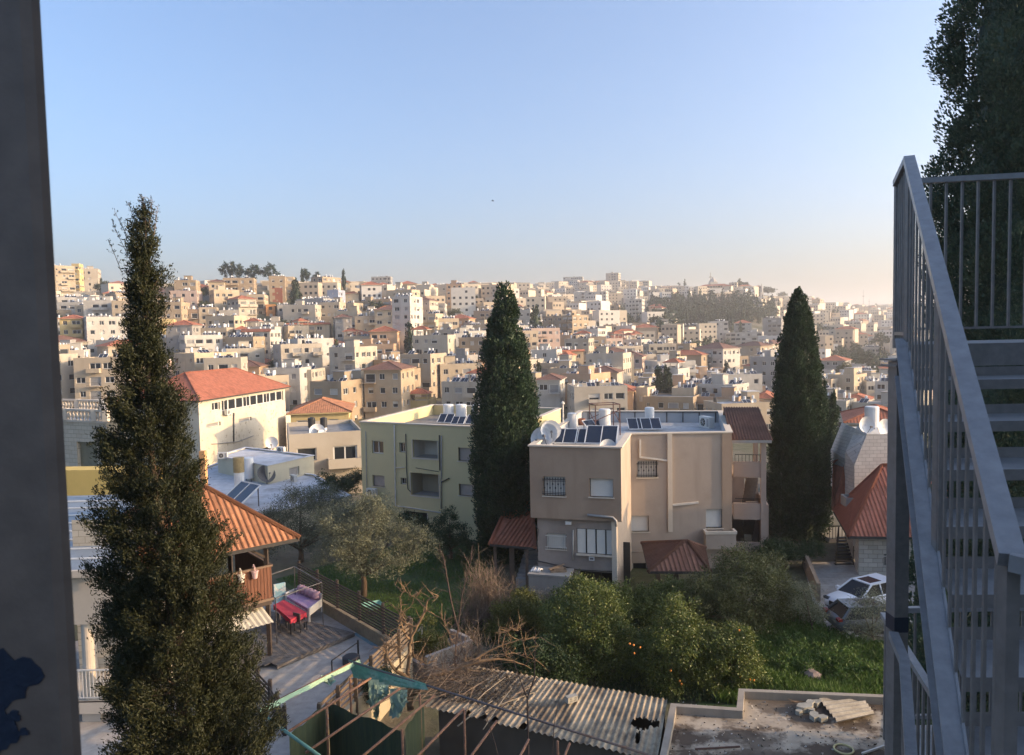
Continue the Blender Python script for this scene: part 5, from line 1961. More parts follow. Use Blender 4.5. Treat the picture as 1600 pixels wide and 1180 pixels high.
def clump_crown(blobs, nsub, nleaf, sub_r, L, W, seed, droop=-.1, outw=.6, fill=.25):
    """leaf clumps over the shells of several blobs"""
    rng = np.random.default_rng(seed)
    q = []
    tot = sum(b[3] ** 2 for b in blobs)
    for (x, y, z, r) in blobs:
        k = max(3, int(nsub * r * r / tot))
        n = unit(rng.normal(size=(k, 3)))
        n[:, 2] = np.where(n[:, 2] < -.45, -n[:, 2] * .5, n[:, 2])
        rad_ = r * (1 - fill * rng.uniform(0, 1, k) ** 2) * (1 + .24 * np.sin(n[:, 0] * 5 + seed) * np.sin(n[:, 1] * 6 + n[:, 2] * 4) + rng.normal(size=k) * .07)
        c = np.array([x, y, z]) + n * rad_[:, None] * np.array([1, 1, .88])
        sz = sub_r * rng.uniform(.6, 1.4, k)
        for i in range(k):
            m = max(6, int(nleaf * (sz[i] / sub_r) ** 2))
            p = c[i] + rng.normal(size=(m, 3)) * sz[i] * np.array([.5, .5, .42])
            ax = n[i] * outw + np.array([0, 0, droop]) + rng.normal(size=(m, 3)) * .6
            q.append(diamonds(p, ax, L * rng.uniform(.7, 1.35, m), W * rng.uniform(.7, 1.3, m), rng, unit(p - c[i]) + n[i] * .6 + np.array([0, 0, .3]), .6))
    return np.concatenate(q)

def px_tree(name, label, cat, d, base, zb, blobs, mat, nsub, nleaf, sub_r, L, W, seed, trunk_r=.14, group=None, trunk=True, droop=-.1):
    """blobs in picture units (x, y, radius px, depth offset)"""
    b = P(base[0], base[1], d)
    b = V((b.x, d, zb))
    bl = []
    for (x, y, r, dd) in blobs:
        p = P(x, y, d + dd) - b
        bl.append((p.x, p.y, p.z, r * d / F))
    tr = None
    if trunk:
        mid = V((0, 0, max(.4, min(p[2] for p in bl) * .7)))
        tr = [([(0, 0, -.2), tuple(mid * .6 + V((.08, 0, 0))), tuple(mid)], [trunk_r * 1.3, trunk_r, trunk_r * .8])]
        for p in bl:
            tr.append(([tuple(mid * .9), tuple(mid * .4 + V(p[:3]) * .6), tuple(V(p[:3]))], [trunk_r * .6, trunk_r * .4, trunk_r * .15]))
    return tree(name, label, cat, b, clump_crown(bl, nsub, nleaf, sub_r, L, W, seed, droop), mat, tr, group)

px_tree('olive_tree', 'silvery olive tree with leaning trunk on the lawn beside the deck fence', 'tree', 42, (568, 935), 0,
        [(560, 830, 50, 0), (610, 845, 45, .5), (535, 865, 40, -.4), (585, 800, 30, .2), (640, 870, 26, 0), (520, 815, 26, .3), (655, 850, 30, .2), (575, 800, 34, .4), (545, 850, 34, -.6), (600, 885, 30, -.8), (560, 888, 28, -1)], LF_OLI, 560, 75, .38, .13, .035, 21, .17)
px_tree('olive_tree', 'duller grey olive tree behind the silvery one, against the whitewashed roof', 'tree', 49, (470, 890), 0,
        [(470, 810, 48, 0), (430, 820, 32, .5), (510, 790, 34, .6), (450, 850, 36, -.5), (505, 840, 36, 0), (545, 800, 26, 1), (470, 780, 26, .5)], LF_OLD, 380, 70, .42, .14, .04, 22, .17)
px_tree('round_tree', 'dark green round shrub tree under the olive yellow wall', 'tree', 49, (703, 872), 0, [(703, 832, 28, 0), (690, 848, 22, 0), (718, 850, 22, 0), (703, 810, 16, 0)], LF_DRK, 120, 70, .3, .13, .05, 23)
px_tree('round_tree', 'dark leafy tree in the gap between pale house and olive yellow house', 'tree', 64, (535, 800), -.5, [(540, 760, 22, 0), (520, 762, 20, 0), (555, 750, 16, .5), (508, 750, 12, 0)], LF_DRK, 110, 60, .4, .17, .07, 24)
px_tree('round_tree', 'dark bush at the foot of the olive yellow house, behind the silvery olive', 'tree', 53, (655, 850), 0, [(650, 822, 18, 0), (630, 815, 16, 0), (668, 835, 14, 0)], LF_DRK, 80, 60, .3, .14, .06, 25)
CIT = 'citrus trees in the lower garden'
px_tree('citrus_tree', 'glossy green citrus tree at the centre of the garden, behind the corrugated roof', 'tree', 31.5, (925, 1085), 0, [(925, 990, 55, 0), (890, 1010, 42, .3), (960, 1005, 44, .2), (930, 945, 38, .4), (905, 1050, 40, -.3), (965, 1050, 34, 0), (872, 960, 26, .8)], LF_CIT, 460, 75, .3, .10, .05, 31, group=CIT)
px_tree('citrus_tree', 'citrus tree with oranges beside the concrete roof parapet', 'tree', 30.5, (1050, 1095), 0, [(1050, 1010, 48, 0), (1085, 1040, 44, 0), (1020, 1040, 34, .2), (1060, 965, 34, .5), (1110, 1010, 36, .6), (1040, 1070, 34, -.3), (1100, 1075, 34, -.2)], LF_CIT, 460, 75, .3, .10, .05, 32, group=CIT)
px_tree('citrus_tree', 'citrus tree close under the waste pipe corner of the brown house', 'tree', 37, (955, 1010), 0, [(955, 955, 34, 0), (925, 935, 24, .4), (990, 965, 30, 0), (965, 925, 20, .4), (910, 965, 28, 0)], LF_CIT, 260, 70, .3, .11, .05, 33, group=CIT)
px_tree('bay_tree', 'big olive green leafy tree in front of the tiled porch', 'tree', 36.5, (1165, 1010), 0, [(1160, 915, 52, 0), (1110, 930, 42, -.2), (1205, 930, 44, .3), (1150, 880, 30, .6), (1195, 890, 32, .6), (1240, 955, 32, .4), (1135, 965, 44, -.6), (1190, 975, 42, -.4), (1085, 960, 30, .3)], leafmat('bay_foliage', (.060, .070, .024), (.125, .13, .042), (.22, .20, .075), scale=1.1, trans=.2, rough=.45), 520, 75, .32, .11, .05, 34)
px_tree('citrus_tree', 'smaller citrus tree between the orange bearing tree and the weedy bank', 'tree', 30, (1145, 1085), 0, [(1140, 1030, 36, 0), (1165, 1050, 28, .2), (1130, 1065, 28, 0), (1150, 1000, 24, .5)], LF_CIT, 240, 70, .28, .10, .05, 35, group=CIT)
px_tree('citrus_tree', 'yellowish green young tree beside the dry bush', 'tree', 36, (805, 1025), 0, [(800, 965, 30, 0), (830, 955, 26, .3), (780, 990, 26, 0), (840, 990, 24, .2), (815, 935, 18, .4)], LF_CITY, 240, 65, .28, .10, .045, 36, group=CIT)
px_tree('citrus_tree', 'dark citrus tree in the hollow behind the broken corrugated roof', 'tree', 29.5, (850, 1080), 0, [(850, 1030, 40, .6), (820, 1045, 30, .4), (880, 1075, 30, 0), (840, 1070, 26, 0), (800, 1020, 24, .8)], LF_DRK, 260, 70, .28, .10, .05, 37, group=CIT)
px_tree('citrus_tree', 'tall citrus tree screening the foot of the tan wall left of the tiled porch', 'tree', 37.5, (1030, 1000), 0, [(1035, 948, 38, 0), (1000, 955, 30, .2), (1070, 945, 32, 0), (1050, 922, 24, .4), (1010, 930, 20, .4)], LF_CIT, 300, 70, .3, .11, .05, 45, group=CIT)
px_tree('citrus_tree', 'broad citrus tree directly below the wide white garage shutters', 'tree', 34.5, (900, 1030), 0, [(895, 950, 34, 0), (925, 940, 32, .2), (870, 965, 26, .2), (945, 960, 28, 0), (905, 920, 18, .4)], LF_CIT, 300, 70, .3, .11, .05, 46, group=CIT)
px_tree('grey_shrub', 'pale grey blossoming shrub at the foot of the concrete cistern', 'shrub', 38.5, (860, 975), 0, [(862, 945, 26, 0), (840, 940, 20, 0), (885, 950, 16, 0)], leafmat('grey_shrub_foliage', (.15, .13, .10), (.23, .20, .16), (.30, .26, .22), trans=.1), 120, 60, .25, .08, .03, 38, .06)
px_tree('laurel_shrub', 'dark leafy hedge shrub under the tall pointed cypress', 'shrub', 45.5, (1225, 888), 0, [(1215, 862, 22, 0), (1245, 865, 20, 0), (1270, 862, 18, .4), (1195, 868, 18, 0)], LF_DRK, 170, 60, .3, .13, .06, 39, .08)
px_tree('young_olive', 'thin young olive at the edge of the concrete car yard', 'tree', 35, (1268, 1010), 0, [(1262, 945, 22, 0), (1255, 920, 16, 0), (1275, 965, 18, 0)], LF_OLI, 60, 45, .3, .11, .03, 40, .05)
px_tree('young_olive', 'grey green thin olive hanging over the two parked cars', 'tree', 34, (1362, 1030), 0, [(1350, 960, 26, 0), (1375, 950, 24, .2), (1340, 985, 20, 0), (1372, 985, 24, 0), (1365, 930, 14, 0)], LF_OLI, 110, 40, .34, .11, .028, 41, .06)
px_tree('garden_shrub', 'light green shrub standing on the lawn by the broken concrete trough', 'shrub', 33, (672, 1040), 0, [(670, 1000, 18, 0), (660, 1015, 15, 0), (685, 1010, 16, 0), (668, 975, 11, 0)], LF_CITY, 90, 55, .22, .09, .04, 42, .04)
px_tree('garden_shrub', 'small dark shrub in the gap between corner fence and green netting', 'shrub', 27.5, (585, 1095), 0, [(585, 1075, 20, 0), (600, 1060, 16, 0), (572, 1090, 16, 0)], LF_DRK, 90, 55, .2, .08, .04, 43, .04)

# oranges: fruit parts of the orange bearing tree
def fruits():
    t = [o for o in COL.objects if o.name.startswith('citrus_tree') and o.get('label', '').startswith('citrus tree with oranges')][0]
    fm = mesh_of(MB().lathe([(.012, -.04), (.036, -.02), (.042, .005), (.03, .033), (.008, .042)], (0, 0, 0), 8), 'orange', simple('orange_peel', (.75, .26, .03), rough=.5, var=.15))
    for x, y in ((984, 1006), (990, 1008), (1000, 1012), (991, 1021), (1062, 1064), (1065, 1069), (1112, 1093), (1157, 1058), (1172, 1062), (1178, 1063), (1155, 985), (1048, 1048)):
        o = link('orange', fm, t, P(x, y, 29.25) - t.location)
        o.scale = (1.05, 1.05, 1.05)
fruits()

# dry bush and bare trees
def twiggy(name, label, cat, d, base, zb, n, tips, seed, mat, r0=.02, spread=.3, sub=5):
    rng = random.Random(seed)
    b = V((P(base[0], base[1], d).x, d, zb))
    mb = MB()
    for i in range(n):
        tx, ty = rng.choice(tips)
        t = P(tx + rng.gauss(0, 14), ty + rng.gauss(0, 12), d + rng.uniform(-1, 1)) - b
        s = V((rng.gauss(0, spread), rng.gauss(0, spread), 0))
        m1 = s.lerp(t, .5) + V((rng.gauss(0, .15), rng.gauss(0, .15), .1))
        mb.tube([s, m1, t], [r0, r0 * .7, r0 * .25], 4, cap=False)
        for k in range(sub):
            a = m1.lerp(t, rng.uniform(-.3, .9))
            e = a + V((rng.gauss(0, .28), rng.gauss(0, .28), rng.uniform(.1, .55)))
            mb.tube([a, e], [r0 * .35, r0 * .15], 3, cap=False)
    T = thing(name, label, cat, b)
    mb.build('branches', mat, T)
    return T
twiggy('dry_bush', 'leafless brown bush with dense upright twigs in front of the lean-to', 'bush', 37.5, (755, 1010), 0, 210, [(760, 885), (740, 900), (785, 900), (800, 920), (730, 925), (770, 920), (715, 950), (790, 945), (750, 960)], 51, M_TWIG, .022, .7, 7)
twiggy('dry_bush', 'lower tangle of dry grey stalks right behind the dead tree limb', 'bush', 31, (735, 1050), 0, 90, [(720, 985), (745, 975), (765, 1000), (700, 1000), (730, 1010), (770, 1030)], 52, M_TWIG, .014, .7, 6)

twiggy('dry_branches', 'tangle of thin dry branches draped over the left end of the corrugated roof', 'branches', 26.3, (690, 1100), 2.45, 110, [(700, 1050), (730, 1045), (760, 1060), (680, 1075), (740, 1085), (790, 1060), (660, 1060), (800, 1085)], 53, M_TWIG, .012, 1.2, 4)
# dead tree fallen over the shed
def dead_tree():
    d = 26.5
    base = V((P(640, 1100, d).x, d, 0))
    mb = MB()
    limbs = [
        ([(643, 1110, 0), (640, 1078, 0), (665, 1062, .2), (700, 1050, .2), (735, 1036, .2), (770, 1030, .3), (800, 1032, .4), (830, 1045, .5)], [.17, .16, .13, .12, .10, .07, .04, .015]),
        ([(735, 1036, .2), (760, 1018, .4), (785, 1008, .5), (810, 1000, .6), (845, 996, .6)], [.07, .055, .045, .03, .01]),
        ([(785, 1008, .5), (790, 990, .5), (800, 983, .5), (808, 984, .5)], [.035, .03, .02, .008]),
        ([(640, 1078, 0), (637, 1052, .1), (640, 1020, .2), (641, 1000, .2), (652, 978, .3), (665, 950, .4), (668, 938, .4), (685, 931, .4)], [.14, .10, .09, .08, .07, .06, .05, .03]),
        ([(652, 978, .3), (635, 975, .3), (628, 958, .3), (626, 945, .3)], [.05, .045, .03, .01]),
        ([(641, 1000, .2), (628, 985, .1), (625, 965, .1)], [.06, .05, .012]),
        ([(665, 950, .4), (650, 935, .5), (640, 928, .5), (622, 918, .5)], [.04, .03, .02, .01]),
        ([(668, 955, .4), (690, 965, .5), (700, 985, .6), (705, 1000, .6)], [.03, .02, .012, .006]),
        ([(637, 1060, 0), (615, 1045, -.1), (604, 1025, -.1), (598, 1010, -.1)], [.10, .08, .06, .02]),
        ([(620, 1048, -.1), (632, 1030, -.1), (640, 1020, 0), (650, 1028, 0), (668, 1038, 0)], [.05, .04, .035, .02, .01]),
        ([(604, 1025, -.1), (608, 1012, 0), (622, 1010, 0)], [.045, .03, .01]),
        ([(645, 1085, 0), (670, 1072, -.2), (700, 1062, -.2), (730, 1068, -.2), (760, 1082, -.2)], [.11, .09, .07, .05, .015]),
        ([(700, 1062, -.2), (740, 1056, 0), (790, 1060, .1), (815, 1075, .2)], [.05, .04, .025, .01]),
        ([(770, 1030, .3), (800, 1020, .4), (835, 1030, .5)], [.035, .02, .008]),
        ([(690, 1075, -.3), (700, 1090, -.4), (712, 1083, -.4)], [.07, .06, .03]),
    ]
    rng = random.Random(5)
    for pts, r in limbs:
        p = [P(x, y, d + dd) for x, y, dd in pts]
        # finer, knobbly path
        q, rr_ = [], []
        for i in range(len(p) - 1):
            for k in range(3):
                t = k / 3
                q.append(p[i].lerp(p[i + 1], t) + V((rng.gauss(0, .02), rng.gauss(0, .02), rng.gauss(0, .02))))
                rr_.append((r[i] * (1 - t) + r[i + 1] * t) * rng.uniform(.85, 1.2) * .68)
        q.append(p[-1])
        rr_.append(r[-1] * .6)
        mb.tube(q, rr_, 8)
        for k in range(19):
            i = rng.randrange(len(q) // 3, len(q))
            a = q[i]
            e = a + V((rng.gauss(0, .3), rng.gauss(0, .3), rng.gauss(.1, .28)))
            m1 = a.lerp(e, .5) + V((rng.gauss(0, .06), 0, rng.gauss(0, .06)))
            mb.tube([a, m1, e], [.016, .011, .004], 4, cap=False)
            mb.tube([m1, m1 + V((rng.gauss(0, .2), rng.gauss(0, .2), rng.uniform(0, .25)))], [.008, .003], 3, cap=False)
    T = thing('dead_tree', 'dead brown tree with knotted limbs sprawling over the corrugated shed roof', 'tree', base)
    mb.v = [tuple(V(v) - base) for v in mb.v]
    mb.build('trunk', spotted('dead_wood', (.30, .19, .10), (.15, .10, .065), .4, .7, scale=4, rough=.95), T, smooth=True)
dead_tree()

def sapling(label, pts, d, r, seed, n=14, name='bare_sapling'):
    rng = random.Random(seed)
    p = [P(x, y, d) for x, y in pts]
    b = V((p[0].x, d, p[0].z))
    mb = MB()
    p = [q - b for q in p]
    mb.tube(p, [r * (1 - .75 * i / (len(p) - 1)) for i in range(len(p))], 6)
    for k in range(n):
        i = rng.randrange(1, len(p))
        a = p[i - 1].lerp(p[i], rng.random())
        e = a + V((rng.gauss(0, .3), rng.gauss(0, .2), rng.uniform(.1, .5)))
        mb.tube([a, e], [r * .3, r * .1], 4, cap=False)
    T = thing(name, label, 'sapling', b)
    mb.build('stem', M_TWIGD, T)
sapling('thin dark bare sapling rising through the dead tree', [(711, 1100), (712, 1010), (722, 930), (735, 880), (738, 862)], 27, .035, 61, 22)
sapling('bare grey sapling with crooked top left of the dry bush', [(720, 1000), (705, 940), (698, 900), (693, 870), (687, 858)], 34, .05, 62, 26)
sapling('tall straight bare shoot in front of the corrugated roof', [(826, 1215), (824, 1090), (835, 1060), (837, 982)], 21.5, .04, 63, 3)
sapling('forked bare shoot leaning left of the tall straight one', [(824, 1092), (812, 1060), (796, 1015)], 21.6, .025, 64, 4)
sapling('short rusty bare shoot in front of the left end of the corrugated roof', [(790, 1220), (770, 1150), (755, 1105)], 21, .02, 65, 3)
sapling('thin reddish bare shoot at the middle of the corrugated roof', [(862, 1200), (866, 1130), (877, 1075)], 21.5, .018, 66, 4)

# hillside trees: shared meshes, each tree its own thing
def small_tree_meshes():
    out = {}
    out['cypress'] = (quadmesh('crown', column_crown(12, [(0, .7), (.1, 1.1), (.5, 1.15), (.8, .7), (1, .1)], 90, 26, .55, 71, .35, .9), LF_FAR), 12)
    out['pine'] = (quadmesh('crown', clump_crown([(0, 0, 7, 2.4), (1.6, .5, 6, 1.9), (-1.5, 0, 6.4, 2), (.3, 1, 8.4, 1.7), (-.4, -.8, 4.6, 1.8)], 90, 16, .7, .7, .3, 72), LF_FAR), 10)
    out['round'] = (quadmesh('crown', clump_crown([(0, 0, 3.6, 2), (1.3, .2, 3, 1.5), (-1.2, .3, 3.1, 1.6), (.2, -.8, 2.6, 1.5)], 90, 16, .6, .55, .28, 73), leafmat('far_round_foliage', (.035, .050, .020), (.075, .085, .032), (.10, .10, .04), scale=.3, trans=.1)), 5.6)
    out['palm'] = None
    return out
STM = small_tree_meshes()
def hill_tree(x, yt, yb, kind, label, d=None, sx=1.0, group=None):
    d = d or gdepth(x, yb)
    if x < 560 and yb < 445 and (not d or d > 460):
        d, yb = 392, yb + 11
    if not d:
        return
    z0 = P(x, yb, d).z
    H = P(x, yt, d).z - z0
    me, h0 = STM[kind]
    T = thing({'cypress': 'cypress_tree', 'pine': 'pine_tree', 'round': 'round_tree'}[kind], label, 'tree', (P(x, yb, d).x, d, z0), 0, group)
    s = H / h0
    c = link('crown', me, T)
    c.scale = (s * sx, s * sx, s)
    c.rotation_euler[2] = x
    MB().tube([(0, 0, -1), (0, 0, H * .5)], [.25, .1], 5).build('trunk', M_BARK, T)
    PLACED.append((P(x, yb, d).x, d, 2))
HT = '''838 479 552 cypress 1.5 dark hill cypress just right of the broad flame shaped cypress
463 436 490 cypress 1.5 slim hill cypress standing between ridge houses
641 504 562 cypress 1.3 slim dark cypress at the foot of the tall white tower
1027 533 578 cypress 1.8 bushy dark cypress left of the church like block
1029 574 645 cypress 1.5 left one of the twin cypresses behind the brown house
1042 573 645 cypress 1.4 right one of the twin cypresses behind the brown house
1135 566 602 cypress 1.5 small pointed cypress beside the cream valley house
521 530 575 round 1 yellow green round tree on the middle slope
360 541 580 round 1 dark round tree before the wide beige block
447 535 570 round 1.1 bushy palm like tree beside the white red edged block
352 410 436 pine .7 left one of the ridge pines
363 409 437 pine .7 second of the ridge pines from the left
375 413 437 pine .8 third of the ridge pines from the left
395 414 437 pine 1.3 broad thin crowned pine on the ridge, right of the other pines
421 412 440 pine 1 round headed pine standing alone on the ridge
479 420 438 pine .9 small pine on the ridge line above the pale row house
495 425 440 pine .9 tiny ridge pine right of the small one
470 475 505 round 1.3 bare looking brownish bush tree below the slim hill cypress
660 540 570 round 1.4 scrubby tree in the gap right of the tall white tower
650 552 585 round 1.2 scrubby tree lower in the gap right of the tall white tower
745 462 482 cypress 1.6 dark tree left of the broad cypress top
825 447 462 round 1.3 dark green round tree on the far slope above the broad cypress
963 508 528 round 1.2 dark round tree above the layered white block
960 458 475 cypress 1.4 small far cypress right of the banded office block
1195 493 512 cypress 1.5 cypress at the right end of the pine wood
1215 497 520 cypress 1.5 tall far cypress behind the institution wing
1303 483 505 cypress 1.6 far dark cypress group member beyond the right cypress, leftmost
1308 487 505 cypress 1.6 far dark cypress beyond the right cypress, middle one
1318 489 505 cypress 1.5 far dark cypress beyond the right cypress, rightmost
1275 505 535 round 1.5 grey palm like tree right of the tall pointed cypress
1345 545 575 pine 1 dark pine among the trees on the right slope
1360 548 580 pine 1 second dark pine among the trees on the right slope
1378 520 555 pine 1.2 dark pine close to the staircase on the right slope
1330 555 575 round 1.1 round tree below the two storey villa
1370 575 605 round 1.3 green tree between modern white block and dark pines
1168 448 462 round 1.4 round grove tree left of the hilltop church
1200 448 464 round 1.7 large round grove tree right of the hilltop church
1222 456 468 round 1.4 pale round tree on the far ridge right of the church
165 440 462 round 1.6 green tree on the bare top right of the yellow tower
140 432 455 pine .8 palm like tree in front of the pale stepped block
320 470 490 round 1.2 tree in the gap between the first two ridge blocks
590 470 500 round 1.2 dark tree beside the pale sunny upper block
1181 570 600 round .9 small dark tree in the valley below the institution'''
for ln in HT.split('\n'):
    a = ln.split(' ', 5)
    hill_tree(float(a[0]), float(a[1]), float(a[2]), a[3], a[5], sx=float(a[4]))
rr_ = random.Random(9)
k_ = 0
HTG = {}
for i in range(900):
    if k_ > 115:
        break
    x = rr_.uniform(90, 1400)
    y = rr_.uniform(445, 630)
    d = gdepth(x, y)
    if not d or d > 1500:
        continue
    X = (x - 800) / F * d
    if any((X - px) ** 2 + (d - py) ** 2 < (pr * .8 + 1.0) ** 2 for px, py, pr in PLACED):
        continue
    kind = rr_.choice(['cypress', 'round', 'round', 'pine', 'round'])
    h = rr_.uniform(5, 10) * (1.2 if kind == 'cypress' else .8)
    ref = min(HINTS, key=lambda h_: (h_[0] - x) ** 2 + 2 * (h_[1] - y) ** 2)
    dx, dy = x - ref[0], y - ref[1]
    where = ('right of ' if dx > 0 else 'left of ') if abs(dx) > 1.2 * abs(dy) else ('below ' if dy > 0 else 'above ')
    where = ('well ' if max(abs(dx), abs(dy)) > 45 else 'just ' if max(abs(dx), abs(dy)) < 18 else '') + where
    lab = {'cypress': 'small dark pointed cypress', 'round': 'small green round tree', 'pine': 'small dark spreading pine'}[kind] + ' ' + where + ref[2]
    hill_tree(x, y - h / d * F, y, kind, lab, d, group='trees among the hill houses')
    HTG.setdefault(lab, []).append((x, COL.objects[-1] if False else [o for o in bpy.data.objects if o.get('label') == lab][-1]))
    k_ += 1
for lab, v in HTG.items():
    if len(v) > 1:
        v.sort(key=lambda t: t[0])
        for k, (x, o) in enumerate(v):
            o['label'] = lab + ', ' + (['leftmost', 'second from left', 'third from left', 'fourth from left', 'fifth from left', 'sixth from left', 'seventh from left', 'eighth from left', 'ninth from left', 'tenth from left'][min(k, 9)] if k < len(v) - 1 else 'rightmost')

def wood(name, label, ells, n, seed, H=(8, 13)):
    rng = np.random.default_rng(seed)
    q = []
    base1 = clump_crown([(0, 0, 6, 2.0), (.8, .3, 7.5, 1.6), (-.8, 0, 4.5, 1.8)], 26, 9, .8, 1.1, .55, seed)
    base2 = column_crown(10, [(0, .8), (.4, 1.3), (.8, .8), (1, .1)], 26, 14, .9, seed, .5, .9)
    m = 0
    while m < n:
        ex, ey, ew, eh = ells[rng.integers(0, len(ells))]
        t, r = rng.uniform(0, 2 * PI), math.sqrt(rng.uniform())
        x, y = ex + ew * r * math.cos(t), ey + eh * r * math.sin(t)
        d = gdepth(x, y)
        m += 1
        if not d:
            continue
        p = P(x, y, d)
        if any((p.x - px) ** 2 + (d - py) ** 2 < (pr * .9 + 1) ** 2 for px, py, pr in PLACED):
            continue
        s = rng.uniform(*H) / 10
        b = base2 if rng.uniform() < .45 else base1
        a = rng.uniform(0, 6.28)
        ro = np.array([[math.cos(a), -math.sin(a), 0], [math.sin(a), math.cos(a), 0], [0, 0, 1]])
        q.append((b @ ro.T) * s * np.array([1.15, 1.15, 1]) + np.array([p.x, p.y, p.z - .5]))
    o = link(name, quadmesh(name, np.concatenate(q), LF_FAR))
    tag(o, label, 'wood', kind='stuff')
wood('pine_wood', 'dark pine wood covering the slope above the white institution', [(1110, 492, 85, 24), (1060, 490, 50, 18), (1180, 490, 40, 16), (1040, 520, 25, 20), (1120, 505, 60, 14)], 620, 81, (10, 16))
wood('hilltop_wood', 'pine belt along the far hilltop left of the palace', [(1075, 444, 45, 5), (1050, 446, 40, 4), (1165, 449, 14, 5), (1200, 450, 16, 6)], 220, 82, (8, 12))
wood('valley_wood', 'dark trees scattered over the right valley slopes', [(1340, 570, 45, 18), (1330, 520, 60, 14), (1270, 510, 25, 18), (1100, 555, 60, 8), (975, 500, 28, 14), (1255, 560, 20, 10), (1330, 485, 70, 10)], 330, 83, (5, 10))

# grass and weeds
def blades(name, label, poly, z, n, hgt, wd, mat, seed, cat='grass', wide=False):
    rng = np.random.default_rng(seed)
    P2 = [(G(x, y, z).x, G(x, y, z).y) for x, y in poly]
    xs, ys = [p[0] for p in P2], [p[1] for p in P2]
    c = np.stack([rng.uniform(min(xs), max(xs), n * 2), rng.uniform(min(ys), max(ys), n * 2)], 1)
    ins = np.zeros(len(c), bool)
    j = len(P2) - 1
    for i in range(len(P2)):
        (xi, yi), (xj, yj) = P2[i], P2[j]
        hit = ((yi > c[:, 1]) != (yj > c[:, 1])) & (c[:, 0] < (xj - xi) * (c[:, 1] - yi) / (yj - yi + 1e-9) + xi)
        ins ^= hit
        j = i
    c = c[ins][:n]
    # thin out in patches
    den = np.sin(c[:, 0] * 1.3 + 1) * np.sin(c[:, 1] * 1.7) + np.sin(c[:, 0] * .6 + c[:, 1] * .9)
    k = den + rng.uniform(-1, 1, len(c)) > -1.3
    c, den = c[k], den[k]
    h = hgt * rng.uniform(.5, 1.3, len(c)) * (1 + .25 * den)
    zz = np.array([ground(a, b) for a, b in c]) if z == 0 else np.full(len(c), z)
    a = rng.uniform(0, 2 * PI, len(c))
    wv = np.stack([np.cos(a), np.sin(a), np.zeros(len(c))], 1) * wd
    lean = rng.normal(size=(len(c), 3)) * np.array([.3, .3, 0]) * h[:, None]
    b = np.stack([c[:, 0], c[:, 1], zz], 1)
    tip = b + lean + np.stack([np.zeros(len(c))] * 2 + [h], 1)
    mid = b + lean * .35 + np.stack([np.zeros(len(c))] * 2 + [h * .55], 1)
    if wide:
        q = np.stack([b + lean * .2, mid + wv, tip, mid - wv], 1)
    else:
        q = np.stack([b - wv, b + wv, tip + wv * .15, tip - wv * .15], 1)
    o = link(name, quadmesh(name, q, mat))
    tag(o, label, cat, kind='stuff')
def weed_clumps(name, label, poly, n, mat, seed):
    rg = np.random.default_rng(seed)
    bl = []
    for i in range(n):
        k = rg.dirichlet(np.ones(len(poly)))
        x, y = (np.array(poly) * k[:, None]).sum(0)
        p = G(x, y, .05)
        bl.append((p.x, p.y, .12 + .1 * rg.uniform(), rg.uniform(.15, .42)))
    tag(link(name, quadmesh(name, clump_crown(bl, n * 5, 22, .2, .16, .06, seed, .5), mat)), label, 'weeds', kind='stuff')
def sheet(name, label, poly, z, mat, kind='structure'):
    mb = MB()
    pts = [G(x, y, z) for x, y in poly]
    mb.poly(pts if sum((pts[i].x * pts[(i + 1) % len(pts)].y - pts[(i + 1) % len(pts)].x * pts[i].y) for i in range(len(pts))) > 0 else pts[::-1])
    return tag(mb.build(name, mat), label, name.replace('_', ' '), kind=kind)
M_LAWN = spotted('lawn_soil', (.035, .075, .018), (.06, .07, .025), .45, .7, scale=1.2, rough=1)
sheet('lawn', 'shaded green lawn behind the slatted deck fence', [(430, 905), (640, 845), (760, 850), (790, 930), (700, 1000), (640, 1040), (560, 1000)], .02, M_LAWN)
blades('lawn_grass', 'short green grass on the shaded lawn', [(440, 905), (640, 850), (750, 855), (780, 930), (700, 1000), (640, 1040), (560, 990)], .02, 38000, .11, .012, LF_GRS, 91)
sheet('weedy_bank', 'rough green bank between the garden and the concrete roof', [(1120, 1000), (1270, 935), (1300, 1000), (1420, 1000), (1440, 1120), (1080, 1120)], .02, M_LAWN)
blades('weeds', 'knee high bright green weeds on the bank above the concrete roof', [(1140, 1000), (1262, 955), (1290, 1000), (1400, 1010), (1420, 1110), (1120, 1100)], .02, 30000, .36, .04, LF_WED, 92, 'weeds', True)
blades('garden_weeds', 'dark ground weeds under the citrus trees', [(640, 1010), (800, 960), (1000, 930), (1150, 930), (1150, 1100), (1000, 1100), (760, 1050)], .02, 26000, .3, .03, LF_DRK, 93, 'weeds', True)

weed_clumps('leafy_weeds', 'leafy weed clumps on the bank above the concrete roof', [(1150, 1010), (1262, 958), (1300, 1010), (1395, 1020), (1400, 1085), (1180, 1085), (1240, 1040)], 170, LF_WED, 95)
# ---------------------------------------------------------------- stone house on the right
M_STONE = brickmat('rough_stone', (.54, .50, .43), (.42, .38, .32), (.24, .215, .19), .55, .27, dirt=.35)
M_STONEW = brickmat('pale_stone', (.62, .59, .54), (.52, .49, .45), (.33, .31, .28), .5, .25, dirt=.25)
M_CREAMST = brickmat('cream_stone', (.60, .52, .40), (.52, .44, .33), (.36, .30, .22), .5, .26, dirt=.2)
SH = thing('stone_house', 'pale stone house with steep red tiled roofs behind the parked cars', 'house', (20.8, 44.1, 0))
C0, C1, C3 = V((20.8, 44.1, 0)), V((22.9, 50.5, 0)), V((33, 42.6, 0))
C2 = V((34.5, 49.5, 0))
SPT = [(p.x, p.y) for p in (C0, C3, C2, C1)]
fs0 = wplane(SPT[0], SPT[1])
hs = [prect(fs0, 1381, 866, 1392, 887), prect(fs0, 1400, 860, 1416, 887)]
mb = MB()
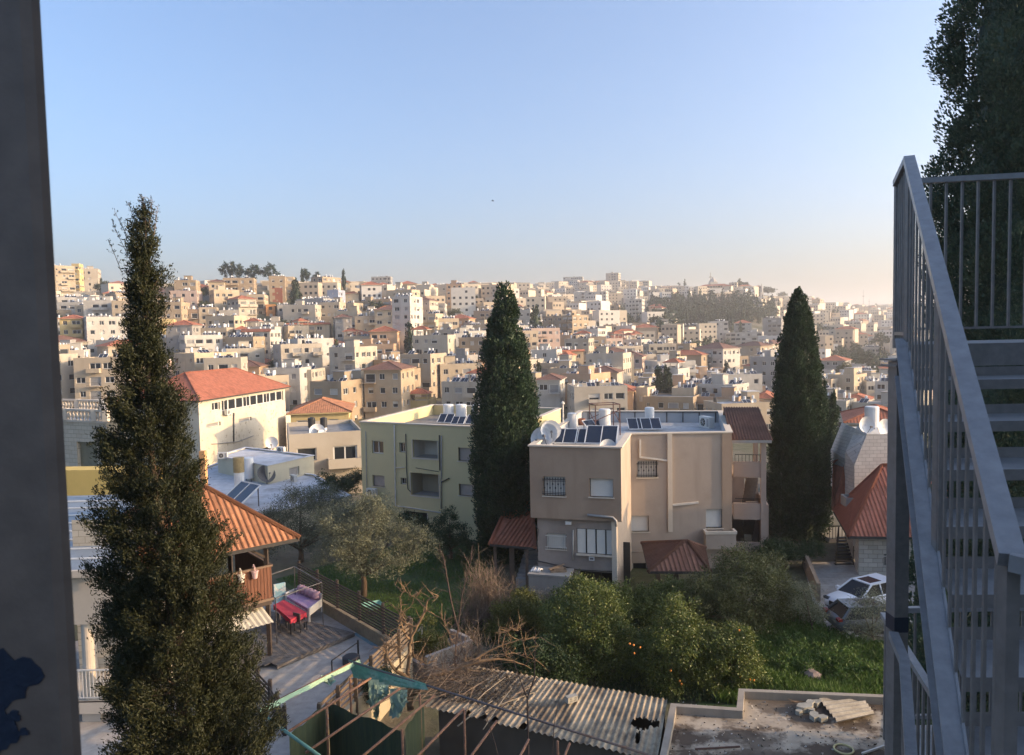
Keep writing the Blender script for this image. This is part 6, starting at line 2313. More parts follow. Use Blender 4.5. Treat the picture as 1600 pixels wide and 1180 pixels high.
mb.M = Matrix.Translation(-SH.location)
wallpoly(mb, SPT, -.3, 2.66, {0: hs, 3: [(1.2, .9, 2.2, 2.2), (4, .2, 5, 2.2)]}, .25, 0)
mb.M = None
mb.build('wall', M_STONE, SH)
for h in hs:
    fitwin(SH, SPT[0], SPT[1], h, 'dark', .25)
    p, rz = on_wall(SH, SPT[0], SPT[1], (h[0] + h[2]) / 2, h[1], .05)
    grille(5, 0, M_WPIPE, h[2] - h[0], h[3] - h[1]).build('window_grille', M_WPIPE, SH, False, rel(SH, p), rz)
fitwin(SH, SPT[3], SPT[0], (1.2, .9, 2.2, 2.2), 'dark', .25)
ZE = 2.72
E0 = G(1325, 838, ZE)
fd = (C3 - C0).normalized()
E1 = E0 + fd * 12.5
E3 = G(1302, 798, ZE)
R0 = G(1378, 727, 6.2)
R1 = R0 + fd * 6
E2 = E3 + fd * 13
def roofset(name, quads, mat, par, thick=.16):
    """tiled slopes as a part of a house"""
    t = pitched(name, 'x', 'x', quads, mat, (), thick)
    ch = t.children[0]
    ch.parent = par
    ch.location = t.location - par.location
    bpy.data.objects.remove(t)
    ch.name = name
    return ch
M_TILER = tilemat('bright_red_tiles', (.52, .17, .10), (.58, .22, .135))
roofset('roof', [[E0, E1, R1, R0], [E3, E0, R0]], M_TILER, SH)
roofset('roof', [[E2, E3, R0, R1]], M_TILER, SH)
# upper stone storey with a sloping shoulder
d_ = 49.5
pp = [P(x, y, d_) for x, y in ((1335, 790), (1440, 790), (1440, 678), (1355, 678), (1335, 727))]
bk = V((1.2, 6.5, 0))
m_ = MB()
pb = [p + bk for p in pp]
def uvw(pts, o, u, v=V((0, 0, 1))):
    return [((p - o).dot(u), (p - o).dot(v)) for p in pts]
m_.poly(pp, 0, uvw(pp, pp[0], V((1, 0, 0))))
lf = [pb[0], pp[0], pp[4], pb[4]]
m_.poly(lf, 0, uvw(lf, lf[0], (pp[0] - pb[0]).normalized()))
sl_ = [pb[4], pp[4], pp[3], pb[3]]
m_.poly(sl_, 0, uvw(sl_, sl_[0], (pp[4] - pb[4]).normalized(), (pp[3] - pp[4]).normalized()))
tp = [pp[3], pp[2], pb[2], pb[3]]
m_.poly([p - V((0, 0, .35)) for p in tp], 1)
rr2 = [pp[1], pb[1], pb[2], pp[2]]
m_.poly(rr2, 0, uvw(rr2, rr2[0], V((0, 1, 0))))
m_.v = [tuple(V(v) - SH.location) for v in m_.v]
m_.build('upper_storey', [M_STONEW, M_DECKW], SH)
# oblique tower face and the roof behind it
q = [P(1320, 800, 51), P(1335, 795, 49.6), P(1336, 727, 49.6), P(1321, 706, 51)]
q2 = [P(1320, 800, 51), P(1321, 706, 51), P(1352, 680, 53.5), P(1345, 800, 53.5)]
m_ = MB()
m_.poly(q, 0, uvw(q, q[0], (q[1] - q[0]).normalized()))
q3 = [P(1321, 706, 51), P(1336, 727, 49.6), P(1355, 679, 49.6), P(1340, 664, 53)]
m_.poly(q3, 0, uvw(q3, q3[0], V((1, 0, 0)), (q3[3] - q3[0]).normalized()))
m_.v = [tuple(V(v) - SH.location) for v in m_.v]
m_.build('tower_corner', M_STONEW, SH)
roofset('roof', [[P(1302, 795, 52), P(1316, 800, 51.2), P(1321, 714, 52.5), P(1304, 722, 55)]], M_TILER, SH)
for x0, y0, x1, y1, dd in ((1322, 772, 1349, 791, 47.3), (1384, 790, 1421, 813, 45.3)):
    p = P((x0 + x1) / 2, y1, dd)
    wd = (x1 - x0) * dd / F
    m_ = MB()
    hgt = .55
    m_.box(-wd / 2, -.12, -.1, wd / 2, 0, hgt).box(-wd / 2, 1.0, -.1, wd / 2, 1.12, hgt).box(-wd / 2, 0, -.1, -wd / 2 + .12, 1.0, hgt).box(wd / 2 - .12, 0, -.1, wd / 2, 1.0, hgt).box(-wd / 2 + .12, 0, 0, wd / 2 - .12, 1.0, .12, 1)
    m_.build('skylight', [M_CONC, simple('skylight_glass', (.20, .21, .22), rough=.3)], SH, False, rel(SH, p), -.15)
for x, y, s, r_, l in ((1356, 664, 1.15, .15, 'white satellite dish at the top corner of the pale stone house'), (1385, 668, 1.2, .3, 'white satellite dish next to the post on top of the pale stone house')):
    q = P(x, y, 50.5)
    o = link('satellite_dish', DISH, None, q - V((0, 0, .65 * s)), r_)
    o.scale = (s, s, s)
    o.rotation_euler = (-.12, 0, r_)
    tag(o, l, 'satellite dish', 'dishes on the roofs')
q = P(1362, 672, 53)
o = link('water_tank', TANKT, None, q)
o.scale = (1.15, 1.15, .95)
tag(o, 'white water tank standing behind the dishes on the pale stone house', 'water tank', 'water tanks on the flat roofs')
place_px(1320, 1420, 642, 700, -.1, 'white', 'hip', 'white house with bright red roof just behind the pale stone house', 911, d=72, name='house', D=9, opt='bare')
# outdoor iron stair and terrace left of it
m_ = MB()
a, b = G(1306, 884, 0), P(1310, 842, 50)
sw = V((1.0, -.2, 0))
for k in range(9):
    t = k / 8
    p = a.lerp(b, t)
    m_.box(p.x, p.y, p.z, p.x + 1.1, p.y + .3, p.z + .06)
m_.bar(a, b, .06, .2).bar(a + V((1.1, 0, 0)), b + V((1.1, 0, 0)), .06, .2)
m_.bar(a + V((0, 0, .9)), b + V((0, 0, .9)), .05).bar(a + V((1.1, 0, .9)), b + V((1.1, 0, .9)), .05)
for k in range(7):
    p = a.lerp(b, k / 6)
    m_.bar(p, p + V((0, 0, .9)), .03).bar(p + V((1.1, 0, 0)), p + V((1.1, 0, .9)), .03)
tag(m_.build('iron_stair', M_BLACKI), 'dark iron garden stair climbing beside the stone house wall', 'stairs')
m_ = MB()
p = P(1296, 842, 51)
m_.box(p.x, p.y, 0, p.x + 2.6, p.y + 3, p.z, 0)
for k in range(12):
    m_.bar((p.x + k * .22, p.y, p.z), (p.x + k * .22, p.y, p.z + .9), .03, mi=1)
m_.bar((p.x, p.y, p.z + .9), (p.x + 2.6, p.y, p.z + .9), .05, mi=1)
tag(m_.build('terrace', [M_CONC, M_BLACKI]), 'small railed terrace at the top of the iron stair', 'terrace')

# ---- concrete yard, walls and cars
sheet('car_yard', 'worn concrete yard where two cars are parked', [(1255, 880), (1330, 876), (1346, 905), (1480, 900), (1460, 1010), (1325, 985), (1296, 985), (1270, 940)], .03,
      spotted('yard_concrete', (.42, .39, .35), (.27, .25, .225), .42, .72, scale=.6, rough=.95))
def lowwall(name, label, pts, z0, h, t, mat):
    m_ = MB()
    for (a, b) in zip(pts, pts[1:]):
        a, b = G(*a, z0), G(*b, z0)
        m_.bar(a + V((0, 0, h / 2 - .1)), b + V((0, 0, h / 2 - .1)), t, h + .2)
    return tag(m_.build(name, mat), label, 'wall')
lowwall('garden_wall', 'low rendered wall on the left edge of the concrete yard', [(1257, 885), (1279, 940)], .03, 1.0, .2, plaster('garden_wall_render', (.30, .22, .15), dirt=.6))
lowwall('stone_kerb', 'broken whitish stone kerb in front of the silver car', [(1304, 975), (1320, 980), (1331, 1003)], .03, .35, .3, M_CONC)

def car(name, label, col, loc, rz, suv=True):
    T = thing(name, label, 'car', loc, rz)
    paint = simple('paint_' + name + ('_white' if suv else '_silver'), col, rough=.25, var=.03, spec=.7)
    L, W, Hh = (4.4, .88, 1.52) if suv else (4.2, .85, 1.40)
    hz_ = .98 if suv else .90
    # stations: x, half width, sill z, bonnet/shoulder z
    st = [(-L / 2, .70, .45, .66), (-L / 2 + .12, .82, .32, .86), (-L / 2 + .5, .90, .27, hz_ - .04), (-.9, W, .25, hz_), (.3, W, .25, hz_), (1.0, W, .25, hz_ - .02), (L / 2 - .45, .88, .27, hz_ - .10), (L / 2 - .12, .78, .30, .78), (L / 2, .66, .42, .62)]
    mb = MB()
    rings = []
    for x, w_, z0, z1 in st:
        zm = z0 + (z1 - z0) * .5
        rings.append(mb._p([(x, -w_ * .92, z0), (x, -w_, zm), (x, -w_ * .97, z1 - .07), (x, -w_ * .80, z1), (x, 0, z1 + .03), (x, w_ * .80, z1), (x, w_ * .97, z1 - .07), (x, w_, zm), (x, w_ * .92, z0)]))
    for a, b in zip(rings, rings[1:]):
        for j in range(8):
            mb.f.append((a + j, b + j, b + j + 1, a + j + 1))
            mb.m.append(0)
        mb.f.append((a + 8, b + 8, b, a))
        mb.m.append(1)
    mb.f.append(tuple(rings[0] + j for j in range(9)))
    mb.f.append(tuple(rings[-1] + j for j in range(8, -1, -1)))
    mb.m += [0, 0]
    for x in (-L * .30, L * .305):
        for s in (-1, 1):
            k = 16
            ring = mb._p([(x + .37 * math.cos(2 * PI * j / k), s * (W * .985 + .004), .34 + .37 * math.sin(2 * PI * j / k)) for j in range(k)])
            mb.f.append(tuple(ring + (j if s < 0 else k - 1 - j) for j in range(k)))
            mb.m.append(1)
    mb.build('body', [paint, M_BLACKI], T, smooth=True)
    # glasshouse
    mb = MB()
    zr_ = Hh
    A = [(-L / 2 + (.30 if suv else .25), .72, hz_ - .02), (-L / 2 + .75, .60, zr_ - .06), (-.6, .63, zr_), (.25, .62, zr_ - .03), (1.05, .76, hz_)]
    b0 = [(A[0][0], -.78, hz_ - .03), (1.12, -.80, hz_ - .03), (1.12, .80, hz_ - .03), (A[0][0], .78, hz_ - .03)]
    t0 = [(-L / 2 + .75, -.60, zr_ - .07), (.25, -.61, zr_ - .05), (.25, .61, zr_ - .05), (-L / 2 + .75, .60, zr_ - .07)]
    for i in range(4):
        j = (i + 1) % 4
        mb.poly([b0[i], b0[j], t0[j], t0[i]], 0)
    for s in (-1, 1):
        mb.bar(V((1.14, s * .80, hz_ - .02)), V((.25, s * .615, zr_ - .03)), .07, mi=1)
        mb.bar(V((-L / 2 + .28, s * .77, hz_ - .02)), V((-L / 2 + .72, s * .60, zr_ - .05)), .12, mi=1)
        mb.bar(V((-.35, s * .805, hz_ - .02)), V((-.35, s * .615, zr_ - .04)), .06, mi=1)
    mb.build('glasshouse', [simple('car_glass', (.012, .013, .015), rough=.25, spec=.35), paint], T)
    mb = MB()
    mb.prism([(-L / 2 + .62, -.61), (.27, -.62), (.27, .62), (-L / 2 + .62, .61)], zr_ - .055, zr_)
    mb.box(-.75, -.42, zr_ + .002, .1, .42, zr_ + .006, 1)
    mb.build('roof', [paint, M_GLASS], T)
    wm = mesh_of(MB().lathe([(.20, -.1), (.33, -.1), (.34, -.06), (.34, .06), (.33, .1), (.22, .1)], (0, 0, 0), 20, 0), 'wheel', simple('tyre', (.02, .02, .02), rough=.9))
    rm_ = MB()
    rm_.lathe([(.05, .075), (.07, .085), (.07, .05)], (0, 0, 0), 10)
    rm_.lathe([(.17, .085), (.215, .095), (.215, .05)], (0, 0, 0), 20)
    for k in range(5):
        rm_.bar((.05 * math.cos(k * 1.2566), .05 * math.sin(k * 1.2566), .075), (.19 * math.cos(k * 1.2566), .19 * math.sin(k * 1.2566), .08), .06, .03)
    rm_ = mesh_of(rm_, 'rim', simple('alloy', (.40, .40, .41), rough=.3, metal=.8))
    for x in (-L * .30, L * .305):
        for s in (-1, 1):
            w_ = link('wheel', wm, T, (x, s * (W - .08), .34))
            w_.rotation_euler = (-s * PI / 2, 0, 0)
            link('rim', rm_, w_)
    for s in (-1, 1):
        MB().box(L / 2 - .22, s * .62 - .17, .70, L / 2 - .06, s * .62 + .17, .82).build('headlight', simple('headlight_glass', (.10, .10, .11), rough=.1, spec=.9), T)
        MB().box(-L / 2 + .02, s * .66 - .17, .78, -L / 2 + .2, s * .66 + .17, .90).build('taillight', simple('taillight_red', (.30, .02, .02), rough=.25), T)
        MB().box(.85, s * .93 - .09, hz_ + .0, 1.0, s * .93 + .09, hz_ + .14).build('mirror', paint, T)
    MB().box(L / 2 - .06, -.35, .48, L / 2 + .012, .35, .70).build('grille', M_BLACKI, T)
    return T
c1 = G(1351, 951, .04)
car('parked_car', 'white parked car with dark sunroof, nose towards the garden wall', (.74, .75, .77), V((c1.x, c1.y, .04)), PI + .42, True)
c2 = G(1362, 984, .04)
car('parked_car', 'silver grey hatchback parked behind the thin olive, tail to the yard entrance', (.13, .135, .14), V((c2.x, c2.y, .04)), .05, False)
# small cars on the hillside parking and street
def mini_car_mesh(col, k):
    m_ = MB()
    m_.box(-2.1, -.85, .3, 2.1, .85, .85).prism([(-1.6, -.75), (1.1, -.75), (1.1, .75), (-1.6, .75)], .851, 1.0, 1)
    m_.poly([(-1.6, -.75, 1), (1.1, -.75, 1), (.4, -.62, 1.42), (-1.2, -.62, 1.42)], 1).poly([(1.1, .75, 1), (-1.6, .75, 1), (-1.2, .62, 1.42), (.4, .62, 1.42)], 1)
    m_.poly([(1.1, -.75, 1), (1.1, .75, 1), (.4, .62, 1.42), (.4, -.62, 1.42)], 1).poly([(-1.6, .75, 1), (-1.6, -.75, 1), (-1.2, -.62, 1.42), (-1.2, .62, 1.42)], 1)
    m_.poly([(-1.2, -.62, 1.42), (.4, -.62, 1.42), (.4, .62, 1.42), (-1.2, .62, 1.42)], 0)
    for x in (-1.3, 1.3):
        for s in (-1, 1):
            m_.box(x - .32, s * .86 - .06, 0, x + .32, s * .86 + .06, .62, 2)
    return mesh_of(m_, 'parked_car', [simple('minicar_' + k, col, rough=.3, var=.03), M_GLASS, MATS['tyre']])
MC = {k: mini_car_mesh(c, k) for k, c in dict(white=(.7, .7, .7), silver=(.35, .36, .37), dark=(.04, .045, .05), blue=(.05, .08, .2)).items()}
for x, y, k, l in ((709, 489, 'silver', 'leftmost car on the hillside car park above the long pale block'), (716, 488, 'white', 'second car from the left on the hillside car park'), (723, 487, 'dark', 'third car from the left on the hillside car park'), (730, 486, 'silver', 'fourth car from the left on the hillside car park'), (688, 627, 'white', 'white car on the street left of the pink house'), (697, 626, 'silver', 'silver van like car on the street beside the pink house'), (706, 628, 'dark', 'dark car on the street hard by the pink house wall')):
    d = gdepth(x, y) or 400
    if y > 600:
        d = 165
    o = link('parked_car', MC[k], None, (P(x, y, d).x, d, ground(P(x, y, d).x, d) + .1), 1.2 if y < 500 else .4)
    tag(o, l, 'car', 'cars parked on the hill')

# ---------------------------------------------------------------- pergola, deck and fences
K = P(427, 1033, 32.1)
K = V((K.x, K.y, 0))
e1, e2 = V((-.76, -.65, 0)), V((-.65, .76, 0))
PG = thing('balcony_pavilion', 'timber balcony pavilion with orange tiled roof above the deck', 'pavilion', K)
L = lambda a, b, z: e1 * a + e2 * b + V((0, 0, z))
M_WOODR = spotted('red_brown_boards', (.20, .075, .035), (.10, .035, .018), .4, .7, scale=2.5, rough=.7, sx=(8, 8, .4))
M_WOODD = spotted('dark_timber', (.075, .05, .035), (.035, .024, .018), .4, .7, scale=3, rough=.8)
for (a, b) in ((.1, .1), (5, .1), (.1, 4.6), (5, 4.6)):
    MB().bar(L(a, b, -1), L(a, b, 6.2), .17).build('post', M_WOODD, PG)
MB().bar(L(0, 2.35, 3.45), L(5.1, 2.35, 3.45), 4.9, .24).build('floor', M_WOODD, PG)
m_ = MB()
n = 34
for k in range(n):
    a = .02 + 5.0 * k / n
    m_.bar(L(a + .07, -.06, 3.62), L(a + .07, -.06, 5.02), .13, .05, up=tuple(e2))
    if k < 31:
        m_.bar(L(-.06, a * .95 + .07, 3.62), L(-.06, a * .95 + .07, 5.02), .05, .13, up=tuple(e2))
m_.build('board_panel', M_WOODR, PG)
MB().bar(L(-.1, -.06, 5.06), L(5.1, -.06, 5.06), .1, .08).bar(L(-.06, -.1, 5.06), L(-.06, 4.7, 5.06), .1, .08).bar(L(-.1, -.06, 3.56), L(5.1, -.06, 3.56), .1, .1).build('handrail', simple('rail_wood', (.20, .13, .085), var=.3), PG)
MB().bar(L(.1, .1, 5.4), L(1.4, .1, 6.3), .1).bar(L(.1, .1, 2.6), L(1.0, .1, 3.4), .1).build('brace', M_WOODD, PG)
o = 1.0
c_ = [L(-o, -o, 6.3), L(5.1 + o, -o, 6.3), L(5.1 + o, 4.7 + o, 6.3), L(-o, 4.7 + o, 6.3)]
c_ = [p + K for p in c_]
ap = K + L(2.55, 2.35, 9.0)
roofset('roof', [[c_[0], c_[1], ap]], M_TILEO, PG)
roofset('roof', [[c_[3], c_[0], ap]], M_TILEO, PG)
roofset('roof', [[c_[1], c_[2], ap]], M_TILEO, PG)
roofset('roof', [[c_[2], c_[3], ap]], M_TILEO, PG)
MB().box(-.13, -.13, 0, .13, .13, 2.4).build('chimney', plaster('orange_render', (.60, .33, .15)), PG, False, L(1.2, 4.5, 7.4))
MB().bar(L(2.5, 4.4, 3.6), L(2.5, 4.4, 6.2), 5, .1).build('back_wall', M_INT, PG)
# corrugated awning under the balcony
m_ = MB()
n = 40
for k in range(n):
    a0, a1 = .3 + 4.5 * k / n, .3 + 4.5 * (k + 1) / n
    z0, z1 = .03 * (k % 2), .03 * ((k + 1) % 2)
    m_.poly([L(a0, -1.0, 2.85 + z0), L(a0, .4, 3.25 + z0), L(a1, .4, 3.25 + z1), L(a1, -1.0, 2.85 + z1)])
m_.build('awning', simple('cream_sheet', (.58, .52, .40), rough=.6, var=.15), PG)
# flower buckets hung on the rail
for x, y, c, l in ((398, 893, (.62, .42, .40), 'pink bucket planter hooked over the balcony boards'), (377, 899, (.66, .60, .50), 'cream bucket planter hooked over the balcony boards')):
    v = ray(x, y)
    # onto the outer face of the boards
    nn = -e2
    t = (K + nn * .2).dot(nn) / V((v.x, 1, 0)).dot(nn)
    p = V((v.x * t, t, CAMZ + v.z * t))
    T = thing('bucket_planter', l, 'planter', p - V((0, 0, .3)))
    bm_ = simple('bucket' + l[:4], c, rough=.5, var=.1)
    MB().lathe([(.10, 0), (.15, .3), (.165, .3), (.165, .33)], (0, 0, 0), 14).build('pot', bm_, T, smooth=False)
    MB().tube([(0, 0, .3), V((0, 0, .5)), V((-nn.x * .12, -nn.y * .12, .56)), V((-nn.x * .2, -nn.y * .2, .45))], .03, 6).build('hook', bm_, T)

# patio slab, deck boards
PATIO = [(300, 1010), (330, 1180), (440, 1180), (484, 1128), (602, 1012), (560, 980), (470, 925), (330, 960)]
pz = .8
m_ = MB()
pts = [G(x, y, pz) for x, y in PATIO]
fc, fn, ff = V((-4.75, 31.5, 0)), V((-6.75, 24.1, 0)), V((-12.0, 40, 0))
po = [(fn.x - 9, fn.y - 2), (fn.x - .4, fn.y - 2), (fn.x, fn.y), (fc.x - .02, fc.y), (ff.x, ff.y), (ff.x - 10, ff.y - 6)]
m_.prism(po, -1.0, pz)
tag(m_.build('patio', spotted('patio_concrete', (.46, .42, .375), (.35, .32, .285), .4, .75, scale=.5, rough=.9, third=((.42, .42, .42), .68, .8))), 'grey concrete patio inside the slatted fences', 'patio', kind='structure')
m_ = MB()
m_.poly([G(x, y, pz + .004) for x, y in ((551, 990), (575, 979), (606, 1007), (592, 1016))])
tag(m_.build('painted_strip', spotted('blue_paint', (.16, .28, .32), (.34, .32, .30), .5, .65, scale=2)), 'faded blue painted strip on the patio corner', 'paint', kind='structure')
dA, dB = G(431, 1039, 1.0), G(552, 988, 1.0)
dd_ = (dB - dA).normalized()
dn = V((-dd_.y, dd_.x, 0))
m_ = MB()
Ld = (dB - dA).length
for k in range(50):
    s0 = k * .148
    ext = -.2 - .45 * s0
    m_.bar(dA + dd_ * (ext * 0 - .0 - (0.0 if k < 3 else min(4.5, (k - 2) * .3))) + dn * s0 - V((0, 0, .02)), dA + dd_ * (Ld - s0 * .12) + dn * s0 - V((0, 0, .02)), .136, .04)
m_.bar(dA - dn * .08 - V((0, 0, .09)), dB - dn * .08 - V((0, 0, .09)), .04, .16)
tag(m_.build('timber_deck', spotted('deck_boards', (.19, .165, .145), (.085, .073, .064), .4, .68, scale=2.2, rough=.9)), 'weathered dark timber deck under the table', 'deck')

def slat_fence(name, label, a, b, z0, z1, n, mat, posts, w_=.09, pmat=None, base=None, bmat=None):
    T = thing(name, label, 'fence', a)
    b = b - a
    if base:
        d = b.normalized()
        MB().bar(V((0, 0, (base[0] + base[1]) / 2)), b + V((0, 0, (base[0] + base[1]) / 2)), .18, base[1] - base[0]).build('base_wall', bmat, T)
    m_ = MB()
    for k in range(n):
        z = z0 + (z1 - z0) * (k + .5) / n
        m_.bar(V((0, 0, z)), b + V((0, 0, z)), .03, w_)
    m_.build('slats', mat, T)
    for k in range(posts + 1):
        p = b * (k / posts)
        nn = V((-b.y, b.x, 0)).normalized() * .08
        MB().bar(p + nn + V((0, 0, z0 - .5)), p + nn + V((0, 0, z1 + .08)), .12).build('post', pmat or mat, T)
    return T
M_SLD = spotted('dark_slats', (.075, .055, .042), (.04, .03, .024), .4, .7, scale=2, rough=.8)
M_SLB = spotted('weathered_slats', (.20, .145, .10), (.11, .08, .055), .4, .7, scale=2, rough=.85)
slat_fence('slat_fence', 'dark horizontal slat fence along the back of the deck', ff, fc + V((0, 0, 0)), 1.45, 2.75, 9, M_SLD, 5, .075, base=(-.6, 1.4), bmat=spotted('fence_base', (.30, .24, .155), (.2, .16, .1), .4, .7, scale=1))
slat_fence('slat_fence', 'weathered brown slat fence on the sunlit retaining wall, facing the dead tree', fc + V((.1, -.15, 0)), fn, 1.72, 2.75, 5, M_SLB, 6, .13, base=(-1, 1.65), bmat=plaster('retaining_wall', (.42, .35, .24), dirt=.6, scale=.6))
slat_fence('slat_fence', 'short dark slat fence at the lower left of the patio behind the feathery cypress', G(383, 1068, .8) * 1, G(420, 1110, .8), 0, 1.1, 6, M_SLD, 2, .09)
slat_fence('slat_fence', 'short dark slat fence beside the green net frame, lowest in view', G(420, 1105, .8), G(442, 1150, .8), 0, 1.0, 6, M_SLD, 2, .09)

# furniture on the deck
def quad_top(px, z):
    return [G(x, y, z) for x, y in px]
T = thing('garden_table', 'garden table under a bright red patterned cloth on the deck', 'table', G(452, 975, 1.0))
tq = quad_top(((428, 946), (444, 938), (478, 957), (454, 968)), 1.78)
m_ = MB()
def slab(m_, q, t, mi=0, over=0):
    q = [V(p) for p in q]
    if sum(q[i].x * q[(i + 1) % 4].y - q[(i + 1) % 4].x * q[i].y for i in range(4)) < 0:
        q.reverse()
    m_.poly(q, mi)
    lo = [p - V((0, 0, t)) for p in q]
    m_.poly(lo[::-1], mi)
    for i in range(4):
        m_.poly([lo[i], lo[(i + 1) % 4], q[(i + 1) % 4], q[i]], mi)
slab(m_, [p - T.location for p in tq], .04)
m_.build('tabletop', M_SLD, T)
for p in tq:
    p = tq[0].lerp(tq[2], .5).lerp(p, .88)
    MB().bar(V((p.x, p.y, 1.0)) - T.location, p - T.location - V((0, 0, .04)), .06).build('leg', M_BLACKI, T)
m_ = MB()
cq = [tq[0].lerp(tq[2], .5).lerp(p, 1.04) + V((0, 0, .012)) for p in tq]
slab(m_, cq, .02)
for i in range(4):
    a, b = cq[i], cq[(i + 1) % 4]
    for k in range(8):
        p, q = a.lerp(b, k / 8), a.lerp(b, (k + 1) / 8)
        h0, h1 = .22 + .05 * math.sin(k * 2.1 + i), .22 + .05 * math.sin((k + 1) * 2.1 + i)
        m_.poly([p, q, q - V((0, 0, h1)), p - V((0, 0, h0))])
tag(m_.build('tablecloth', spotted('red_cloth', (.52, .035, .06), (.70, .45, .42), .66, .69, scale=9, rough=.8)), 'bright red tablecloth with pale pattern on the deck table', 'tablecloth')
BD = thing('daybed', 'white framed daybed with lilac mattress beside the red table', 'daybed', G(475, 970, 1.0))
bq = quad_top(((446, 936), (469, 927), (504, 942), (483, 958)), 1.5)
M_WHITEP = simple('white_paint', (.66, .64, .60), rough=.5, var=.06)
m_ = MB()
slab(m_, [p - BD.location for p in bq], .16)
m_.build('frame', M_WHITEP, BD)
for p in bq:
    p2 = bq[0].lerp(bq[2], .5).lerp(p, .96)
    MB().bar(V((p2.x, p2.y, 1.02)) - BD.location, V((p2.x, p2.y, 1.95 if p in (bq[1], bq[2]) else 1.72)) - BD.location, .09).build('leg', M_WHITEP, BD)
m_ = MB()
for a, b, h in ((bq[1], bq[2], .42), (bq[2], bq[3], .2), (bq[0], bq[1], .3)):
    m_.bar(a + V((0, 0, h)) - BD.location, b + V((0, 0, h)) - BD.location, .05, .09).bar(a + V((0, 0, h * .45)) - BD.location, b + V((0, 0, h * .45)) - BD.location, .05, .14)
m_.build('rails', M_WHITEP, BD)
m_ = MB()
slab(m_, [bq[0].lerp(bq[2], .5).lerp(p, .94) + V((0, 0, .16)) - BD.location for p in bq], .15)
m_.build('mattress', spotted('lilac_sheet', (.42, .25, .46), (.58, .42, .50), .4, .7, scale=3, rough=.9), BD)
for k in range(5):
    p = bq[1].lerp(bq[2], (k + .5) / 5).lerp(bq[0].lerp(bq[3], .5), .16) + V((0, 0, .38))
    m_ = MB()
    k_ = 12
    m_.lathe([(.03, -.2), (.2, -.17), (.24, 0), (.2, .17), (.03, .2)], (0, 0, 0), 10)
    o = m_.build('cushion', simple('mauve_cushion', (.46, .30, .36), rough=.9, var=.2), None, True, p, k * .7)
    o.scale = (.6, 1.0, 1.0)
    o.rotation_euler = (.0, .35, math.atan2(dd_.y, dd_.x) + .9)
    tag(o, ['first mauve cushion nearest the balcony on the daybed', 'second mauve cushion from the balcony on the daybed', 'middle mauve cushion of five on the daybed', 'fourth mauve cushion on the daybed, next to the last', 'last mauve cushion at the fence corner of the daybed'][k], 'cushion', 'cushions on the daybed')
def chair(label, p, rz, mat, group='chairs round the red table'):
    T = thing('garden_chair', label, 'chair', p, rz, group)
    MB().box(-.23, -.23, .42, .23, .23, .46).build('seat', mat, T)
    MB().box(-.23, .2, .5, .23, .24, .92).build('backrest', mat, T)
    for a in (-.2, .2):
        MB().bar((a, -.2, 0), (a, -.2, .42), .035).build('leg', M_BLACKI, T)
        MB().bar((a, .2, 0), (a, .22, .9), .035).build('leg', M_BLACKI, T)
    return T
chair('dark chair at the near right corner of the red table', G(470, 985, 1.02), 2.6, simple('dark_mesh', (.10, .08, .075)))
chair('dark chair half hidden behind the near left side of the red table', G(443, 985, 1.02), 2.2, simple('dark_mesh', (.10, .08, .075)))
m_ = MB()
p = G(438, 950, 1.02)
m_.box(-.3, -.05, .3, .3, .05, 1.3).box(-.3, -.5, .3, .3, -.05, .4)
tag(m_.build('towel', spotted('aqua_towel', (.32, .52, .58), (.62, .62, .60), .5, .56, scale=5, rough=.95), None, False, p, .6), 'pale blue patterned towel draped at the balcony end of the red table', 'towel')
fr = [G(x, y, 1.02) for x, y in ((433, 1006), (505, 977), (462, 948), (402, 972))]
T = thing('gazebo_frame', 'thin bare metal gazebo frame standing over the table and daybed', 'gazebo', fr[0])
for p in fr:
    MB().bar(p - fr[0], p - fr[0] + V((0, 0, 2.15)), .035).build('post', M_STEEL, T)
for i in range(4):
    a, b = fr[i] - fr[0], fr[(i + 1) % 4] - fr[0]
    MB().bar(a + V((0, 0, 2.13)), b + V((0, 0, 2.13)), .035).build('rail', M_STEEL, T)
# low barrier and drum at the patio edge
a, b = G(519, 1052, pz), G(560, 1026, pz)
m_ = MB()
m_.bar(a, a + V((0, 0, .55)), .05).bar(b, b + V((0, 0, .75)), .07).bar(a + V((0, 0, .55)), b + V((0, 0, .65)), .035)
tag(m_.build('chain_barrier', M_BLACKI), 'low dark barrier bar near the slat fence on the patio', 'barrier')
tag(MB().lathe([(.38, 0), (.38, .28), (.30, .33), (.05, .34)], (0, 0, 0), 20).build('drum_lid', simple('dark_rubber', (.035, .035, .04), rough=.7), None, False, G(549, 1036, pz)), 'round dark drum lid lying against the slat fence', 'drum')
a, b = G(393, 1085, pz), G(420, 1094, pz)
tag(MB().bar(a, a + V((0, 0, .6)), .04).bar(b, b + V((0, 0, .6)), .04).bar(a + V((0, 0, .6)), b + V((0, 0, .6)), .035).build('chain_barrier', M_BLACKI), 'second low barrier bar at the lower left of the patio', 'barrier')
tag(MB().bar(G(330, 1082, pz) + V((0, 0, .1)), G(432, 1028, pz) + V((0, 0, .12)), .1).build('drain_pipe', M_WPIPE), 'white drain pipe lying along the foot of the pavilion post', 'pipe')
